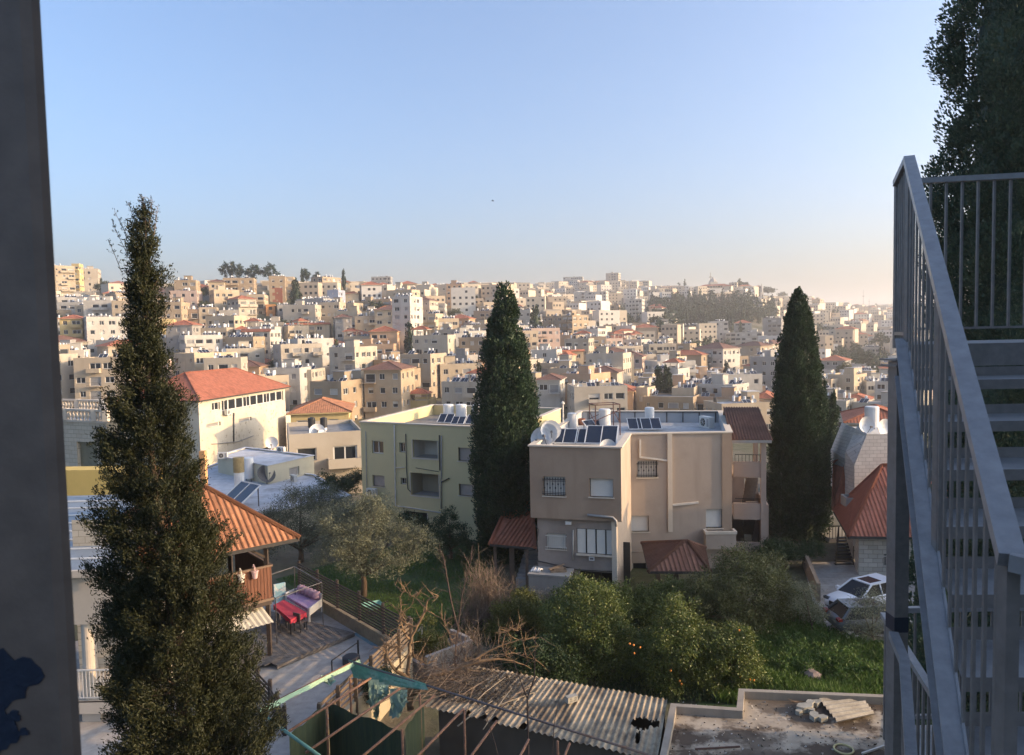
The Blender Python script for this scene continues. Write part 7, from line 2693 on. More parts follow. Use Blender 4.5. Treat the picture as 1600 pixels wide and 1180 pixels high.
# green wheelbarrow tray on the lawn
p = G(583, 960, .05)
m_ = MB()
m_.poly([(-.25, -.2, .3), (.25, -.2, .3), (.25, .2, .3), (-.25, .2, .3)])
T4, B4 = [(-.55, -.4, .62), (.5, -.38, .58), (.5, .38, .58), (-.55, .4, .62)], [(-.25, -.2, .3), (.25, -.2, .3), (.25, .2, .3), (-.25, .2, .3)]
for i in range(4):
    m_.poly([B4[i], B4[(i + 1) % 4], T4[(i + 1) % 4], T4[i]])
m_.bar((.2, -.3, .3), (1.0, -.3, .45), .04, mi=1).bar((.2, .3, .3), (1.0, .3, .45), .04, mi=1)
m_.lathe([(.05, -.05), (.18, -.04), (.18, .04), (.05, .05)], (0, 0, 0), 12, 1)
m_.bar((-.4, 0, .18), (-.1, 0, .34), .05, mi=1)
tag(m_.build('wheelbarrow', [simple('green_tray', (.20, .42, .32), rough=.5), M_BLACKI], None, False, p, .5), 'pale green wheelbarrow tray standing on the lawn behind the dark fence', 'wheelbarrow')
# broken concrete trough
m_ = MB()
p = G(668, 1062, 0)
m_.M = Matrix.Translation(p) @ Matrix.Rotation(.75, 4, 'Z')
m_.box(0, 0, -.2, 2.6, .18, 1.0).box(2.42, .18, -.2, 2.6, 1.5, 1.1).box(0, 1.5, -.2, 2.6, 1.68, .6).box(0, .18, -.2, .18, 1.5, .5)
m_.M = None
tag(m_.build('concrete_trough', M_CONC), 'broken grey concrete trough behind the dead tree limb', 'trough')
tag(MB().bar(G(658, 1040, 0), G(658, 1040, 0) + V((.1, 0, 1.9)), .05).bar(G(658, 1040, 0) + V((.1, 0, 1.9)), G(658, 1040, 0) + V((-.1, 0, 1.6)), .05).build('white_stake', M_WPIPE), 'thin white stake with bent tip on the lawn edge', 'stake')

# ---------------------------------------------------------------- corrugated shed
B1, B2, F2, F1 = G(742, 1041, 2.65), G(1043, 1093, 2.65), G(1027, 1190, 2.2), G(664, 1104, 2.2)
M_CORR = spotted('asbestos_sheet', (.52, .415, .28), (.17, .13, .09), .40, .60, scale=1.1, rough=.95, sx=(1, 1, 1), third=((.07, .06, .05), .6, .74))
holes = [((1003, 1128), 16, 9), ((1024, 1128), 7, 5), ((997, 1150), 4, 9), ((735, 1122), 14, 4)]
m_ = MB()
nu, nv = 300, 20
rng = random.Random(3)
idx = {}
def sp(i, j):
    u, v = i / nu, j / nv
    p = B1.lerp(B2, u).lerp(F1.lerp(F2, u), v)
    s = u * 6.7 / .177
    sheetn = int(u * 7)
    p = p + V((0, 0, .032 * math.cos(2 * PI * s) + .012 * (j // 10) * 0 + .015 * (sheetn % 2)))
    if u < .30:
        p = p + V((0, 0, -.12 * math.sin(u * 40) * v * 0 + .05 * noise.noise(V((u * 18, v * 3, 0)))))
    return p
m_.v = [tuple(sp(i, j)) for j in range(nv + 1) for i in range(nu + 1)]
edge = [rng.uniform(-.5, 1.2) for _ in range(40)]
for j in range(nv):
    for i in range(nu):
        c = sp(i, j)
        x, y = PX(c)
        if any(((x - h[0][0]) / h[1]) ** 2 + ((y - h[0][1]) / h[2]) ** 2 < 1 + .5 * noise.noise(V((x * .2, y * .2, 0))) for h in holes):
            continue
        if j >= nv - 2 and edge[int(i / nu * 39)] > .9 and i < nu * .5:
            continue
        a = j * (nu + 1) + i
        m_.f.append((a, a + nu + 1, a + nu + 2, a + 1))
        m_.m.append(0)
SD = thing('shed', 'tumbledown shed with stained corrugated roof holed at the right', 'shed', V((F1.x, F1.y, 0)))
m_.v = [tuple(V(v) - SD.location) for v in m_.v]
m_.build('corrugated_roof', M_CORR, SD, smooth=True)
m_ = MB()
M_MUD = plaster('mud_wall', (.15, .115, .085), dirt=.7, scale=1.2)
f_, r_, b_, l_ = (V((p.x, p.y, -.6)) for p in (F1 + (F2 - F1) * .02 + V((.3, .25, 0)), F2 + V((-.05, .25, 0)), B2 - V((.1, .1, 0)), B1 + V((.1, -.1, 0))))
for a, b, h in ((f_, r_, 2.65), (r_, b_, 2.7), (b_, l_, 3.1), (l_, f_, 2.7)):
    m_.wall(a, b - a, (b - a).length, h, (), .1)
m_.v = [tuple(V(v) - SD.location) for v in m_.v]
m_.build('wall', M_MUD, SD)
# litter, sticks and a block on the roof
def on_roof(u, v, k=.06):
    return B1.lerp(B2, u).lerp(F1.lerp(F2, u), v) + V((0, 0, k))
q = []
rg = np.random.default_rng(4)
for i in range(2600):
    u, v = abs(rg.normal(.16, .13)), rg.uniform(.05, .8)
    if u > .5:
        u, v = rg.uniform(0, 1), rg.uniform(0, 1)
    p = np.array(on_roof(u, v, .05))
    q.append(diamonds((p + rg.normal(size=3) * [.05, .05, .015])[None], rg.normal(size=(1, 3)) * [1, 1, .2], rg.uniform(.04, .14), .035, rg)[0])
tag(link('leaf_litter', quadmesh('leaf_litter', np.array(q), simple('dry_leaf', (.10, .075, .05), rough=1, var=.5))), 'dry leaves and twigs lying on the left of the corrugated roof', 'litter', kind='stuff')
rg2 = random.Random(12)
for i, (x0, y0, x1, y1, l) in enumerate(((755, 1140, 800, 1075, 'long pale stick lying on the corrugated roof, leftmost'), (765, 1120, 838, 1062, 'long pale stick crossing the middle of the corrugated roof'), (715, 1135, 770, 1095, 'thick bent stick hanging over the roof edge'), (778, 1105, 845, 1068, 'thin pale stick beside the crossing one on the roof'), (745, 1122, 835, 1082, 'thin grey stick low on the corrugated roof'), (700, 1105, 760, 1062, 'grey stick under the dead limb on the roof'), (728, 1112, 790, 1058, 'brown stick under the dead limb, right of the grey one'))):
    a, b = G(x0, y0, 2.42), G(x1, y1, 2.7)
    m1 = a.lerp(b, .5) + V((rg2.uniform(-.08, .08), 0, .06))
    tag(MB().tube([a, m1, b], [.03 if i == 2 else .016, .022 if i == 2 else .014, .008], 5).build('stick', [simple('pale_stick', (.36, .29, .20), var=.3), M_TWIG][i % 2], None, True), l, 'stick', 'sticks on the shed roof')
p = on_roof(.42, .38, .05)
m_ = MB()
m_.box(-.2, -.1, 0, -.13, .1, .2).box(.13, -.1, 0, .2, .1, .2).box(-.035, -.1, 0, .035, .1, .2).box(-.13, -.1, 0, -.035, .1, .05).box(.035, -.1, 0, .13, .1, .05).box(-.13, -.1, .15, -.035, .1, .2).box(.035, -.1, .15, .13, .1, .2).box(-.13, -.1, .08, -.035, .1, .12).box(.035, -.1, .08, .13, .1, .12)
tag(m_.build('hollow_block', simple('block_grey', (.38, .35, .29), var=.3), None, False, G(893, 1096, 2.55), .5), 'hollow concrete block lying in the middle of the corrugated roof', 'block')

# ---------------------------------------------------------------- flat roof of the outbuilding on the right
zf = 2.55
OUT = [(1031, 1182), (1048, 1101), (1151, 1108), (1154, 1078), (1440, 1090), (1440, 1400), (985, 1400)]
op = [G(x, y, zf) for x, y in OUT]
op2 = [(p.x, p.y) for p in op]
if sum(op2[i][0] * op2[(i + 1) % len(op2)][1] - op2[(i + 1) % len(op2)][0] * op2[i][1] for i in range(len(op2))) < 0:
    op2.reverse()
OB = thing('outbuilding', 'flat concrete roofed outbuilding with low block parapet, patched with mud', 'outbuilding', (op2[0][0], op2[0][1], -1))
m_ = MB()
m_.M = Matrix.Translation(-OB.location)
wallpoly(m_, op2, -1.2, zf, {}, .1, 0)
m_.M = None
m_.build('wall', M_CONC, OB)
m_ = MB()
m_.M = Matrix.Translation(-OB.location)
parapet(m_, op2, zf, zf - .22, .2, 0, 0, 1, .05, .0)
m_.M = None
m_.build('roof', [plaster('block_parapet', (.33, .29, .24), dirt=.8, scale=1.5), spotted('muddy_concrete', (.46, .39, .30), (.095, .068, .048), .45, .52, scale=.42, rough=1, third=((.30, .25, .19), .5, .7))], OB)
zd = zf - .21
m_ = MB()
qs = [G(x, y, zd) for x, y in ((1280, 1098), (1345, 1092), (1368, 1122), (1310, 1135))]
n = 44
for k in range(n):
    for (s0, s1) in ((k / n, (k + 1) / n),):
        a0, a1 = qs[0].lerp(qs[3], s0), qs[0].lerp(qs[3], s1)
        b0, b1 = qs[1].lerp(qs[2], s0), qs[1].lerp(qs[2], s1)
        h = lambda s: V((0, 0, .12 + .04 * math.cos(2 * PI * s * 6)))
        m_.poly([a0 + h(s0), a1 + h(s1), b1 + h(s1), b0 + h(s0)])
        m_.poly([a0 + h(s0) - V((0, 0, .02)), b0 + h(s0) - V((0, 0, .02)), b1 + h(s1) - V((0, 0, .02)), a1 + h(s1) - V((0, 0, .02))])
tag(m_.build('corrugated_sheet', spotted('sheet_scrap', (.45, .40, .32), (.28, .24, .19), .4, .7, scale=2)), 'loose corrugated sheet lying on the flat concrete roof', 'sheet')
for i, (x, y, s, r_, l) in enumerate(((1257, 1110, .3, .2, 'long concrete lump at the left of the rubble on the flat roof'), (1266, 1104, .22, .9, 'squarish concrete lump behind the long one on the flat roof'), (1276, 1102, .22, .4, 'concrete lump touching the loose corrugated sheet'), (1248, 1116, .16, .5, 'small flat concrete lump at the very left of the rubble'), (1272, 1122, .26, 1.2, 'cracked concrete lump in front of the loose corrugated sheet'), (1285, 1126, .2, .1, 'low concrete lump under the sheet corner'), (1266, 1095 + 18, .18, 2, 'small concrete lump in the middle of the rubble'))):
    m_ = MB()
    rg = random.Random(i)
    pts = [(math.cos(t) * s * rg.uniform(.7, 1.1), math.sin(t) * s * rg.uniform(.5, .8)) for t in [k * PI / 3 for k in range(6)]]
    m_.prism(pts, 0, s * rg.uniform(.5, .9))
    tag(m_.build('rubble_lump', simple('rubble', (.36, .34, .28), var=.35), None, False, G(x, y, zd), r_), l, 'rubble', 'rubble on the flat roof')
m_ = MB()
m_.tube([(.27 * math.cos(t), .27 * math.sin(t), .03) for t in [k * PI / 12 for k in range(25)]], .03, 6)
tag(m_.build('hoop', simple('yellow_hoop', (.50, .44, .22), var=.2), None, True, G(1318, 1172, zd)), 'pale yellow hoop lying on the flat concrete roof', 'hoop')
tag(MB().bar(G(1347, 1180, zd) + V((0, 0, .05)), G(1382, 1168, zd) + V((0, 0, .05)), .05).build('white_stick', M_WPIPE), 'white plastic stick at the foot of the staircase on the flat roof', 'stick')
tag(MB().bar(G(1086, 1172, zd) + V((0, 0, .03)), G(1156, 1168, zd) + V((0, 0, .03)), .04).build('iron_rod', simple('rusty_rod', (.10, .05, .035))), 'rusty iron rod lying on the flat concrete roof', 'rod')
m_ = MB()
for i in range(14):
    rg = random.Random(40 + i)
    a = G(1254 + rg.uniform(-6, 30), 1096 + rg.uniform(-6, 6), zd)
    m_.tube([a, a + V((rg.uniform(-.6, .9), rg.uniform(-.3, .5), rg.uniform(.02, .15)))], .012, 4)
tag(m_.build('twig_heap', M_TWIG), 'heap of pale twigs by the rubble on the flat roof', 'twigs')
q = []
rg = np.random.default_rng(8)
for i in range(420):
    p = np.array(G(rg.uniform(1045, 1390), rg.uniform(1095, 1180), zd + .01))
    q.append(diamonds(p[None], rg.normal(size=(1, 3)) * [1, 1, .3], rg.uniform(.03, .11), .05, rg)[0])
tag(link('roof_crumbs', quadmesh('roof_crumbs', np.array(q), [simple('pale_crumb', (.5, .47, .42)), MATS['dry_leaf']], mi=(rg.uniform(size=len(q)) < .7).astype(int))), 'crumbs and leaves scattered over the flat concrete roof', 'litter', kind='stuff')
px_tree('roof_weed', 'small leafy weed growing on the flat roof beside the staircase', 'plant', 23.5, (1376, 1170), zd, [(1376, 1158, 9, 0), (1380, 1150, 7, 0)], LF_DRK, 26, 14, .1, .14, .05, 44, .01)
for x, y, s, l in ((1262, 1052, .35, 'brown boulder lying in the weedy bank, left one of a pair'), (1270, 1060, .4, 'reddish boulder lying in the weedy bank, front one of a pair'), (1357, 1039, .25, 'white stone among the weeds near the staircase'), (1337, 1001, .3, 'white stone at the end of the broken kerb'), (1337, 1012, .16, 'small white stone below the broken kerb')):
    m_ = MB()
    m_.lathe([(.3 * s, -.1), (s, .1 * s), (.9 * s, .5 * s), (.4 * s, .8 * s)], (0, 0, 0), 7)
    tag(m_.build('boulder', simple('boulder_brown', (.24, .17, .13), var=.3) if 'brown' in l or 'red' in l else M_TANK, None, False, G(x, y, .03), x), l, 'stone')

# ---------------------------------------------------------------- rusty pipe frame with torn green net
zn = 3.2
NF = thing('net_frame', 'rusty pipe frame of an old net house with torn green netting', 'frame', G(545, 1033, zn) * 1)
NF.location.z = 0
M_RUST = spotted('rusty_pipe', (.30, .15, .085), (.16, .08, .05), .4, .65, scale=4, rough=.8)
M_GALV = spotted('grey_rust_pipe', (.13, .11, .11), (.20, .11, .07), .5, .7, scale=3, rough=.7)
s0, s1 = G(545, 1033, zn), G(1040, 1188, zn)
MB().tube([s0 - NF.location, s1 - NF.location], .035, 8).build('ridge_pipe', M_GALV, NF, smooth=True)
for (x0, y0, x1, y1) in ((398, 1113, 547, 1037), (446, 1146, 579, 1060), (478, 1176, 625, 1076), (545, 1200, 679, 1087), (620, 1215, 724, 1108), (715, 1210, 776, 1127), (795, 1215, 826, 1156), (868, 1215, 890, 1162)):
    a, b = G(x0, y0, zn - .05), G(x1, y1, zn)
    MB().tube([a - NF.location, b - NF.location], .04, 8).build('rafter_pipe', M_RUST, NF, smooth=True)
for (x, y) in ((725, 1110), (871, 1158), (510, 1098), (556, 1030), (656, 1085), (628, 1140), (547, 1060)):
    p = G(x, y, zn)
    MB().tube([V((p.x, p.y, -.6)) - NF.location, p - NF.location], .04, 8).build('post_pipe', M_RUST, NF, smooth=True)
M_NET = spotted('green_net', (.10, .27, .18), (.26, .38, .28), .45, .7, scale=2, rough=.7)
M_NETD = spotted('dark_green_net', (.030, .050, .026), (.06, .075, .03), .4, .7, scale=2.2, rough=.85, sx=(5, 5, .3))
def cloth(name, cols, mat, par, seed, wob=.05):
    """hanging cloth: list of (top point, bottom point) columns"""
    rg = random.Random(seed)
    m_ = MB()
    nr = 6
    grid = []
    for a, b in cols:
        grid.append([a.lerp(b, k / nr) + V((rg.gauss(0, wob) * k / nr, rg.gauss(0, wob) * k / nr, 0)) for k in range(nr + 1)])
    for c0, c1 in zip(grid, grid[1:]):
        for k in range(nr):
            m_.poly([c0[k] - par.location, c1[k] - par.location, c1[k + 1] - par.location, c0[k + 1] - par.location])
    return m_.build(name, mat, par, smooth=True)
cl = []
for k in range(13):
    t = k / 12
    p = s0.lerp(s1, .30 * t)
    w_ = .55 * (1 - t) ** .7 + .04
    cl.append((p + V((-.03, .03, .05)), p + V((.12 * (1 - t), .05, .02)) - V((-.10, .35, w_ * .85))))
cloth('net_strip', cl, M_NET, NF, 1, .02)
rg = random.Random(6)
for (x, y0, y1, w_) in ((582, 1062, 1112, 9), (592, 1066, 1100, 7), (600, 1070, 1092, 6), (616, 1076, 1122, 9), (628, 1078, 1105, 7), (512, 1055, 1072, 8), (587, 1062, 1130, 2)):
    for q_ in range(2):
        cl = []
        for k in range(5):
            xx = x + (k / 4 - .5) * w_ * 1.6 + q_ * 3
            a = G(xx, y0, zn - .02)
            dd = a.y
            cl.append((a, P(xx + rg.uniform(-3, 3), y1 - abs(k - 2) * rg.uniform(2, 9), dd - .1)))
        cloth('net_rag', cl, simple('pale_net', (.30, .42, .33), rough=.8, var=.3), NF, x + q_, .05)
cl = []
for k in range(7):
    a = G(410 + k * 26 - 4, 1108 - k * 13, zn + .02)
    cl.append((a, a - V((-.05, .06, .10 + .05 * (k % 2)))))
cloth('net_strip', cl, simple('pale_green_net', (.34, .50, .33), rough=.8, var=.2), NF, 9, .01)
# green screen panels below
for (xa, ya, xb, yb, h, l) in ((452, 1150, 510, 1098, 2.9, 0), (513, 1100, 628, 1142, 2.9, 0), (633, 1140, 662, 1095, 2.9, 0)):
    a, b = G(xa, ya, zn - .35), G(xb, yb, zn - .35)
    cl = []
    for k in range(13):
        p = a.lerp(b, k / 12) + V((.0, .03 * (k % 2), .05 * math.sin(k)))
        cl.append((p, V((p.x, p.y, -.3))))
    cloth('screen_panel', cl, M_NETD, NF, xa, .02)
MB().tube([G(412, 1118, zn) - NF.location, G(500, 1182, zn) - NF.location], .05, 8).build('rafter_pipe', simple('green_pipe', (.12, .26, .21), var=.3), NF, smooth=True)

# ---------------------------------------------------------------- strip between the pillar and the feathery cypress
ST = thing('stone_house', 'sunny cream stone house with roof balustrade and metal shutter beside the dark pillar', 'house', P(95, 700, 47) * 1)
ST.location.z = -1
sa, sb = P(60, 657, 47), P(166, 655, 44.5)
zt = sa.z
sa, sb = V((sa.x, sa.y, 0)), V((sb.x, sb.y, 0))
ud = (sb - sa).normalized()
nb_ = V((-ud.y, ud.x, 0))
nb_ = V((-.50, .866, 0))
spt = [(p.x, p.y) for p in (sa, sb, sb + nb_ * 9, sa + nb_ * 9)]
fst = wplane(spt[0], spt[1])
hs = [prect(fst, 121, 691, 152, 737)]
m_ = MB()
m_.M = Matrix.Translation(-ST.location)
wallpoly(m_, spt, -1, zt, {0: hs}, .25, 0)
m_.M = None
m_.build('wall', M_CREAMST, ST)
m_ = MB()
m_.M = Matrix.Translation(-ST.location)
parapet(m_, spt, zt, zt - .3, .3, 0, 0, 1, .12, .1)
m_.M = None
m_.build('roof', [M_TRIM, M_DECKW], ST)
fitwin(ST, spt[0], spt[1], hs[0], mesh_of(MB().box(-.5, 0, 0, .5, .05, .94).box(-.54, -.12, .94, .54, .05, 1.0), 'window', [simple('olive_shutter', (.22, .20, .13), rough=.6)]), .25)
for i in range(4):
    A_, B_ = V((*spt[i], zt + .12)), V((*spt[(i + 1) % 4], zt + .12))
    m_ = MB()
    n = int((B_ - A_).length / .32)
    for k in range(n + 1):
        p = A_.lerp(B_, k / n) - ST.location
        if k % 8 == 0:
            m_.box(p.x - .16, p.y - .16, p.z, p.x + .16, p.y + .16, p.z + .72)
        else:
            m_.lathe([(.07, 0), (.05, .1), (.11, .25), (.05, .5), (.08, .58)], p, 7)
    m_.bar(A_ - ST.location + V((0, 0, .64)), B_ - ST.location + V((0, 0, .64)), .24, .12)
    m_.build('balustrade', M_TRIM, ST)
MB().box(0, 0, 0, 6, 1.2, 1.5).build('plinth_band', plaster('yellow_band', (.62, .45, .15), dirt=.3), ST, False, rel(ST, P(70, 778, 40)), -.03)
# grey blue seamed metal roof
MR = thing('seamed_roof', 'grey blue sheet roof with white seams between dark pillar and feathery cypress', 'roof', P(95, 885, 27) * 1)
ra, rb, rc_, rd = P(60, 893, 26.5), P(215, 888, 26.5), P(215, 772, 36), P(60, 776, 36)
m_ = MB()
m_.poly([p - MR.location for p in (ra, rb, rc_, rd)])
m_.build('sheet', simple('blue_grey_sheet', (.22, .26, .30), rough=.5, var=.15), MR)
for k in range(1, 9):
    t = k / 9
    MB().bar(ra.lerp(rd, t) + V((0, 0, .03)) - MR.location, rb.lerp(rc_, t) + V((0, 0, .03)) - MR.location, .07, .05).build('seam', M_TANK, MR)
MB().bar(ra - V((0, .05, .12)) - MR.location, rb - V((0, .05, .12)) - MR.location, .12, .26).build('fascia', M_TRIM, MR)
# cream colonnaded house below it
CH = thing('colonnade_house', 'cream house front with round column and white rail beside the dark pillar', 'house', P(95, 1000, 26.8) * 1)
CH.location.z = -1
y0 = 26.8
X0, X1 = P(60, 900, y0).x, P(215, 900, y0).x
zc = lambda y: P(130, y, y0).z
m_ = MB()
m_.box(X0, y0, zc(976), X1, y0 + .4, zc(894)).box(X0, y0, zc(1116), X1, y0 + .4, zc(1098) + .05)
m_.box(X0, y0 + 2.2, -1, X1, y0 + 2.5, zc(894))
m_.box(X0, y0, zc(1098), X1, y0 + 2.2, zc(1098) + .06)
m_.v = [tuple(V(v) - CH.location) for v in m_.v]
m_.build('wall', M_TRIM, CH)
m_ = MB()
m_.wall(V((X0, y0 + 2.19, -1)) - CH.location, (1, 0, 0), X1 - X0, 9, (), .1)
m_.build('stone_facing', M_CREAMST, CH)
for x in (139, 205):
    p = P(x, 1000, y0 + .3)
    MB().lathe([(.26, zc(1098)), (.24, zc(976))], V((p.x, p.y, 0)) - CH.location, 20).build('column', M_TRIM, CH, smooth=False)
    MB().box(-.35, -.1, -1, .35, .5, zc(1116)).build('pier', M_TRIM, CH, False, V((p.x, p.y, 0)) - V((CH.location.x, CH.location.y, CH.location.z)) * 1)
m_ = MB()
za, zb = zc(1090), zc(1047)
m_.bar((X0, y0 - .02, zb), (X1, y0 - .02, zb), .05).bar((X0, y0 - .02, za), (X1, y0 - .02, za), .04)
for k in range(int((X1 - X0) / .13)):
    m_.bar((X0 + k * .13, y0 - .02, za), (X0 + k * .13, y0 - .02, zb), .025)
m_.v = [tuple(V(v) - CH.location) for v in m_.v]
m_.build('railing', M_WHITEP, CH)
# unseen block added beyond the right edge to throw shade over the yard
cityblock(46, 37, 12, 12, 10.5, rad(90), 'cream', 'flat', 'cream block added past the edge of the view to shade the car yard', .1, random.Random(77), 2, gz=-.5)
# ---------------------------------------------------------------- pillar, metal stairs, birds
M_PIL = spotted('pillar_paint', (.19, .145, .115), (.155, .12, .098), .4, .7, scale=2.5, rough=.6, bmp=.12)
def pillar():
    d = .95
    a, b = P(62, 0, d), P(126, 1180, d)
    x = (a.x + b.x) / 2
    ya = d
    T = thing('pillar', 'dark painted pillar filling the left edge, navy paint patches near its foot', 'pillar', (x - .359, ya, 13.2))
    w_, dp = .35, .30
    sk = .61 * dp
    pts = [(-w_ * 1.2, 0), (w_ - .016, 0), (w_ - .004, .005), (w_, .016), (w_ - sk, dp), (-w_ * 1.2, dp)]
    MB().prism(pts, 0, 3.4).build('shaft', M_PIL, T, smooth=False)
    # spilled paint patches, thin films lying on the face
    def patch(cx, cz, rx, rz_, seed):
        rg = random.Random(seed)
        k = 26
        pts = []
        for j in range(k):
            t = 2 * PI * j / k
            r = 1 + .22 * math.sin(t * 3 + seed) + .12 * math.sin(t * 7 + seed * 2) + rg.uniform(-.05, .05)
            pts.append((cx + rx * r * math.cos(t), -.0012 - .0005 * seed, cz + rz_ * r * math.sin(t)))
        m_ = MB()
        m_.poly(pts)
        fr_ = m_._p([(p[0], -.0002, p[2]) for p in pts])
        for j in range(k):
            m_.f.append((j, (j + 1) % k, fr_ + (j + 1) % k, fr_ + j)[::-1])
            m_.m.append(0)
        m_.build('paint_patch', spotted('navy_paint', (.022, .032, .055), (.03, .04, .065), .4, .7, scale=8, rough=.4), T)
    def loc(px, py):
        p = P(px, py, d)
        return p.x - T.location.x, p.z - T.location.z
    for (px, py, rx, rz_, s) in ((14, 1058, 46, 44, 1), (4, 1140, 22, 40, 2), (38, 1143, 8, 6, 3), (22, 1118, 12, 8, 4)):
        cx, cz = loc(px, py)
        patch(cx, cz, rx * d / F, rz_ * d / F, s)
pillar()

M_GREY = spotted('grey_steel_paint', (.24, .21, .19), (.195, .172, .156), .4, .7, scale=3, rough=.42, bmp=.05)
M_GREYT = spotted('grey_rail_paint', (.34, .315, .305), (.29, .27, .262), .35, .7, scale=3, rough=.38, bmp=.05, third=((.16, .09, .05), .70, .74))
M_TREAD = spotted('tread_plate', (.36, .34, .33), (.28, .265, .255), .4, .7, scale=2, rough=.5, bmp=.1)
def stairs():
    o = V((2.2, 4.1, CAMZ - .1))                 # left end of the top landing edge
    sdir = V((-.434, -1, 0))                     # one metre of depth down the flight
    T = thing('metal_stairs', 'grey painted open metal staircase with barred railings climbing at the right edge', 'staircase', (2.2, 4.1, 11))
    Rl = lambda p: V(p) - T.location
    RUN, RISE = .28, .18
    wdt = 1.35
    nst = 11
    at = lambda k: o + sdir * (RUN * k) + V((0, 0, -RISE * k))
    # treads, each a folded plate
    for k in range(1, nst):
        p = at(k) + V((.02, 0, 0))
        tilt = V((wdt, -.06, 0))
        m_ = MB()
        q = [p, p + tilt, p + tilt - sdir * (RUN + .02), p - sdir * (RUN + .02)]
        m_.poly([Rl(x) for x in q])
        m_.poly([Rl(x - V((0, 0, .006))) for x in reversed(q)])
        m_.poly([Rl(q[0] - V((0, 0, .05))), Rl(q[1] - V((0, 0, .05))), Rl(q[1]), Rl(q[0])], 1)
        m_.poly([Rl(q[1] - V((0, -.006, .05))), Rl(q[0] - V((0, -.006, .05))), Rl(q[0] + V((0, .006, 0))), Rl(q[1] + V((0, .006, 0)))], 1)
        m_.poly([Rl(q[3]), Rl(q[2]), Rl(q[2] + V((0, 0, .05))), Rl(q[3] + V((0, 0, .05)))], 1)
        m_.build('tread', [M_TREAD, M_GREY], T)
    # landing with deep fascia
    m_ = MB()
    m_.box(o.x, o.y, o.z - .125, o.x + 1.9, o.y + .03, o.z, 1)
    m_.prism([(o.x + .02, o.y + .031), (o.x + 1.9, o.y + .031), (o.x + 2.4, o.y + .95), (o.x + .55, o.y + .95)], o.z - .12, o.z - .002, 0)
    m_.v = [tuple(Rl(v)) for v in m_.v]
    m_.build('landing', [M_TREAD, M_GREY], T)
    # stringer: channel with two flanges
    n0, n1 = at(-.15), at(nst)
    side = V((1, -.434, 0)).normalized()
    m_ = MB()
    up = V((0, 0, 1))
    for off, h0, h1, t in ((0, -.22, .0, .006),):
        m_.bar(Rl(n0 + up * -.10), Rl(n1 + up * -.10), .008, .21)
    m_.bar(Rl(n0 + up * .005 - side * .03), Rl(n1 + up * .005 - side * .03), .065, .008)
    m_.bar(Rl(n0 + up * -.205 - side * .03), Rl(n1 + up * -.205 - side * .03), .065, .008)
    m_.build('stringer', M_GREYT, T)
    # sloping rail with knee at the bottom, balusters and posts
    hr = 1.05
    kt, kb = -.25, 8.6
    ra, rb_ = at(kt) + up * .985, at(kb) + up * 1.1
    rc2 = rb_ + V((.5, -.55, -.05))
    m_ = MB()
    m_.bar(Rl(ra), Rl(rb_), .055, .04).bar(Rl(rb_), Rl(rc2), .055, .04)
    m_.build('handrail', M_GREYT, T)
    nb = int((kb - kt) / .5)
    for i in range(1, nb):
        k = kt + (kb - kt) * i / nb
        p = at(k)
        hr = .985 + .115 * (k - kt) / (kb - kt)
        MB().bar(Rl(p + up * -.02), Rl(p + up * (hr - .02)), .0095, .0095).build('baluster', M_GREY, T)
    for k in (-.1, 4.35, 8.5):
        p = at(k)
        hr = .985 + .115 * (k - kt) / (kb - kt)
        MB().bar(Rl(p + up * -.25), Rl(p + up * (hr - .02)), .032, .036, up=(0, 1, 0)).build('post', M_GREY, T)
    # short return rail at the landing corner and the back rail
    c0 = ra
    c1 = P(1402, 284, 4.55)
    c1.z = o.z + .97
    c0b = V((c0.x, c0.y, c0.z))
    MB().bar(Rl(c0b), Rl(c1), .05, .035).build('handrail', M_GREYT, T)
    for i in range(1, 7):
        p = c0b.lerp(c1, i / 6)
        MB().bar(Rl(V((p.x, p.y, o.z - .03))), Rl(p), .009 if i < 6 else .026, .009 if i < 6 else .026).build('baluster', M_GREY, T)
    MB().bar(Rl(V((c0b.x, c0b.y, o.z + .06))), Rl(V((c1.x, c1.y, o.z + .06))), .02).build('lower_rail', M_GREY, T)
    b0, b1 = P(1436, 283, 4.95), P(1690, 270, 4.75)
    MB().bar(Rl(b0), Rl(b1), .045, .035).build('handrail', M_GREYT, T)
    bz = o.z + .085
    MB().bar(Rl(V((b0.x, b0.y, bz))), Rl(V((b1.x, b1.y, bz))), .03, .015).build('lower_rail', M_GREY, T)
    n = 10
    for i in range(n):
        p = b0.lerp(b1, (i + .75) / n)
        MB().bar(Rl(V((p.x, p.y, bz))), Rl(p), .014, .014).build('baluster', M_GREY, T)
    # tall column under the landing and its cap plates
    p = P(1407, 565, 4.25)
    MB().box(p.x - .04, p.y - .04, 8.5, p.x + .04, p.y + .06, p.z).build('column', M_GREY, T, False, -T.location)
    m_ = MB()
    m_.box(p.x - .06, p.y - .07, p.z + .004, p.x + .05, p.y + .12, p.z + .016).box(p.x - .02, p.y - .02, p.z + .016, p.x + .03, p.y + .04, o.z - .13).box(p.x - .06, p.y - .07, o.z - .13, p.x + .05, p.y + .12, o.z - .118)
    m_.build('cap_plate', M_GREY, T, False, -T.location)
    # dark paint band on the column
    q = P(1403, 978, 4.2)
    MB().box(p.x - .041, p.y - .041, q.z - .045, p.x + .041, p.y + .061, q.z + .045).build('paint_band', simple('navy_band', (.02, .025, .04), rough=.5), T, False, -T.location)
    # lower landing, its rails
    zl = CAMZ - 3.3
    yb = 5.9
    l0, l1 = P(1411, 950, yb).x, 6.0
    zt = P(1500, 951, yb).z
    m_ = MB()
    m_.bar((l0, yb, zt), (l1, yb, zt), .05, .04)
    m_.bar((l0, yb, zl + .1), (l1, yb, zl + .1), .03, .03)
    m_.build('handrail', M_GREYT, T, False, -T.location)
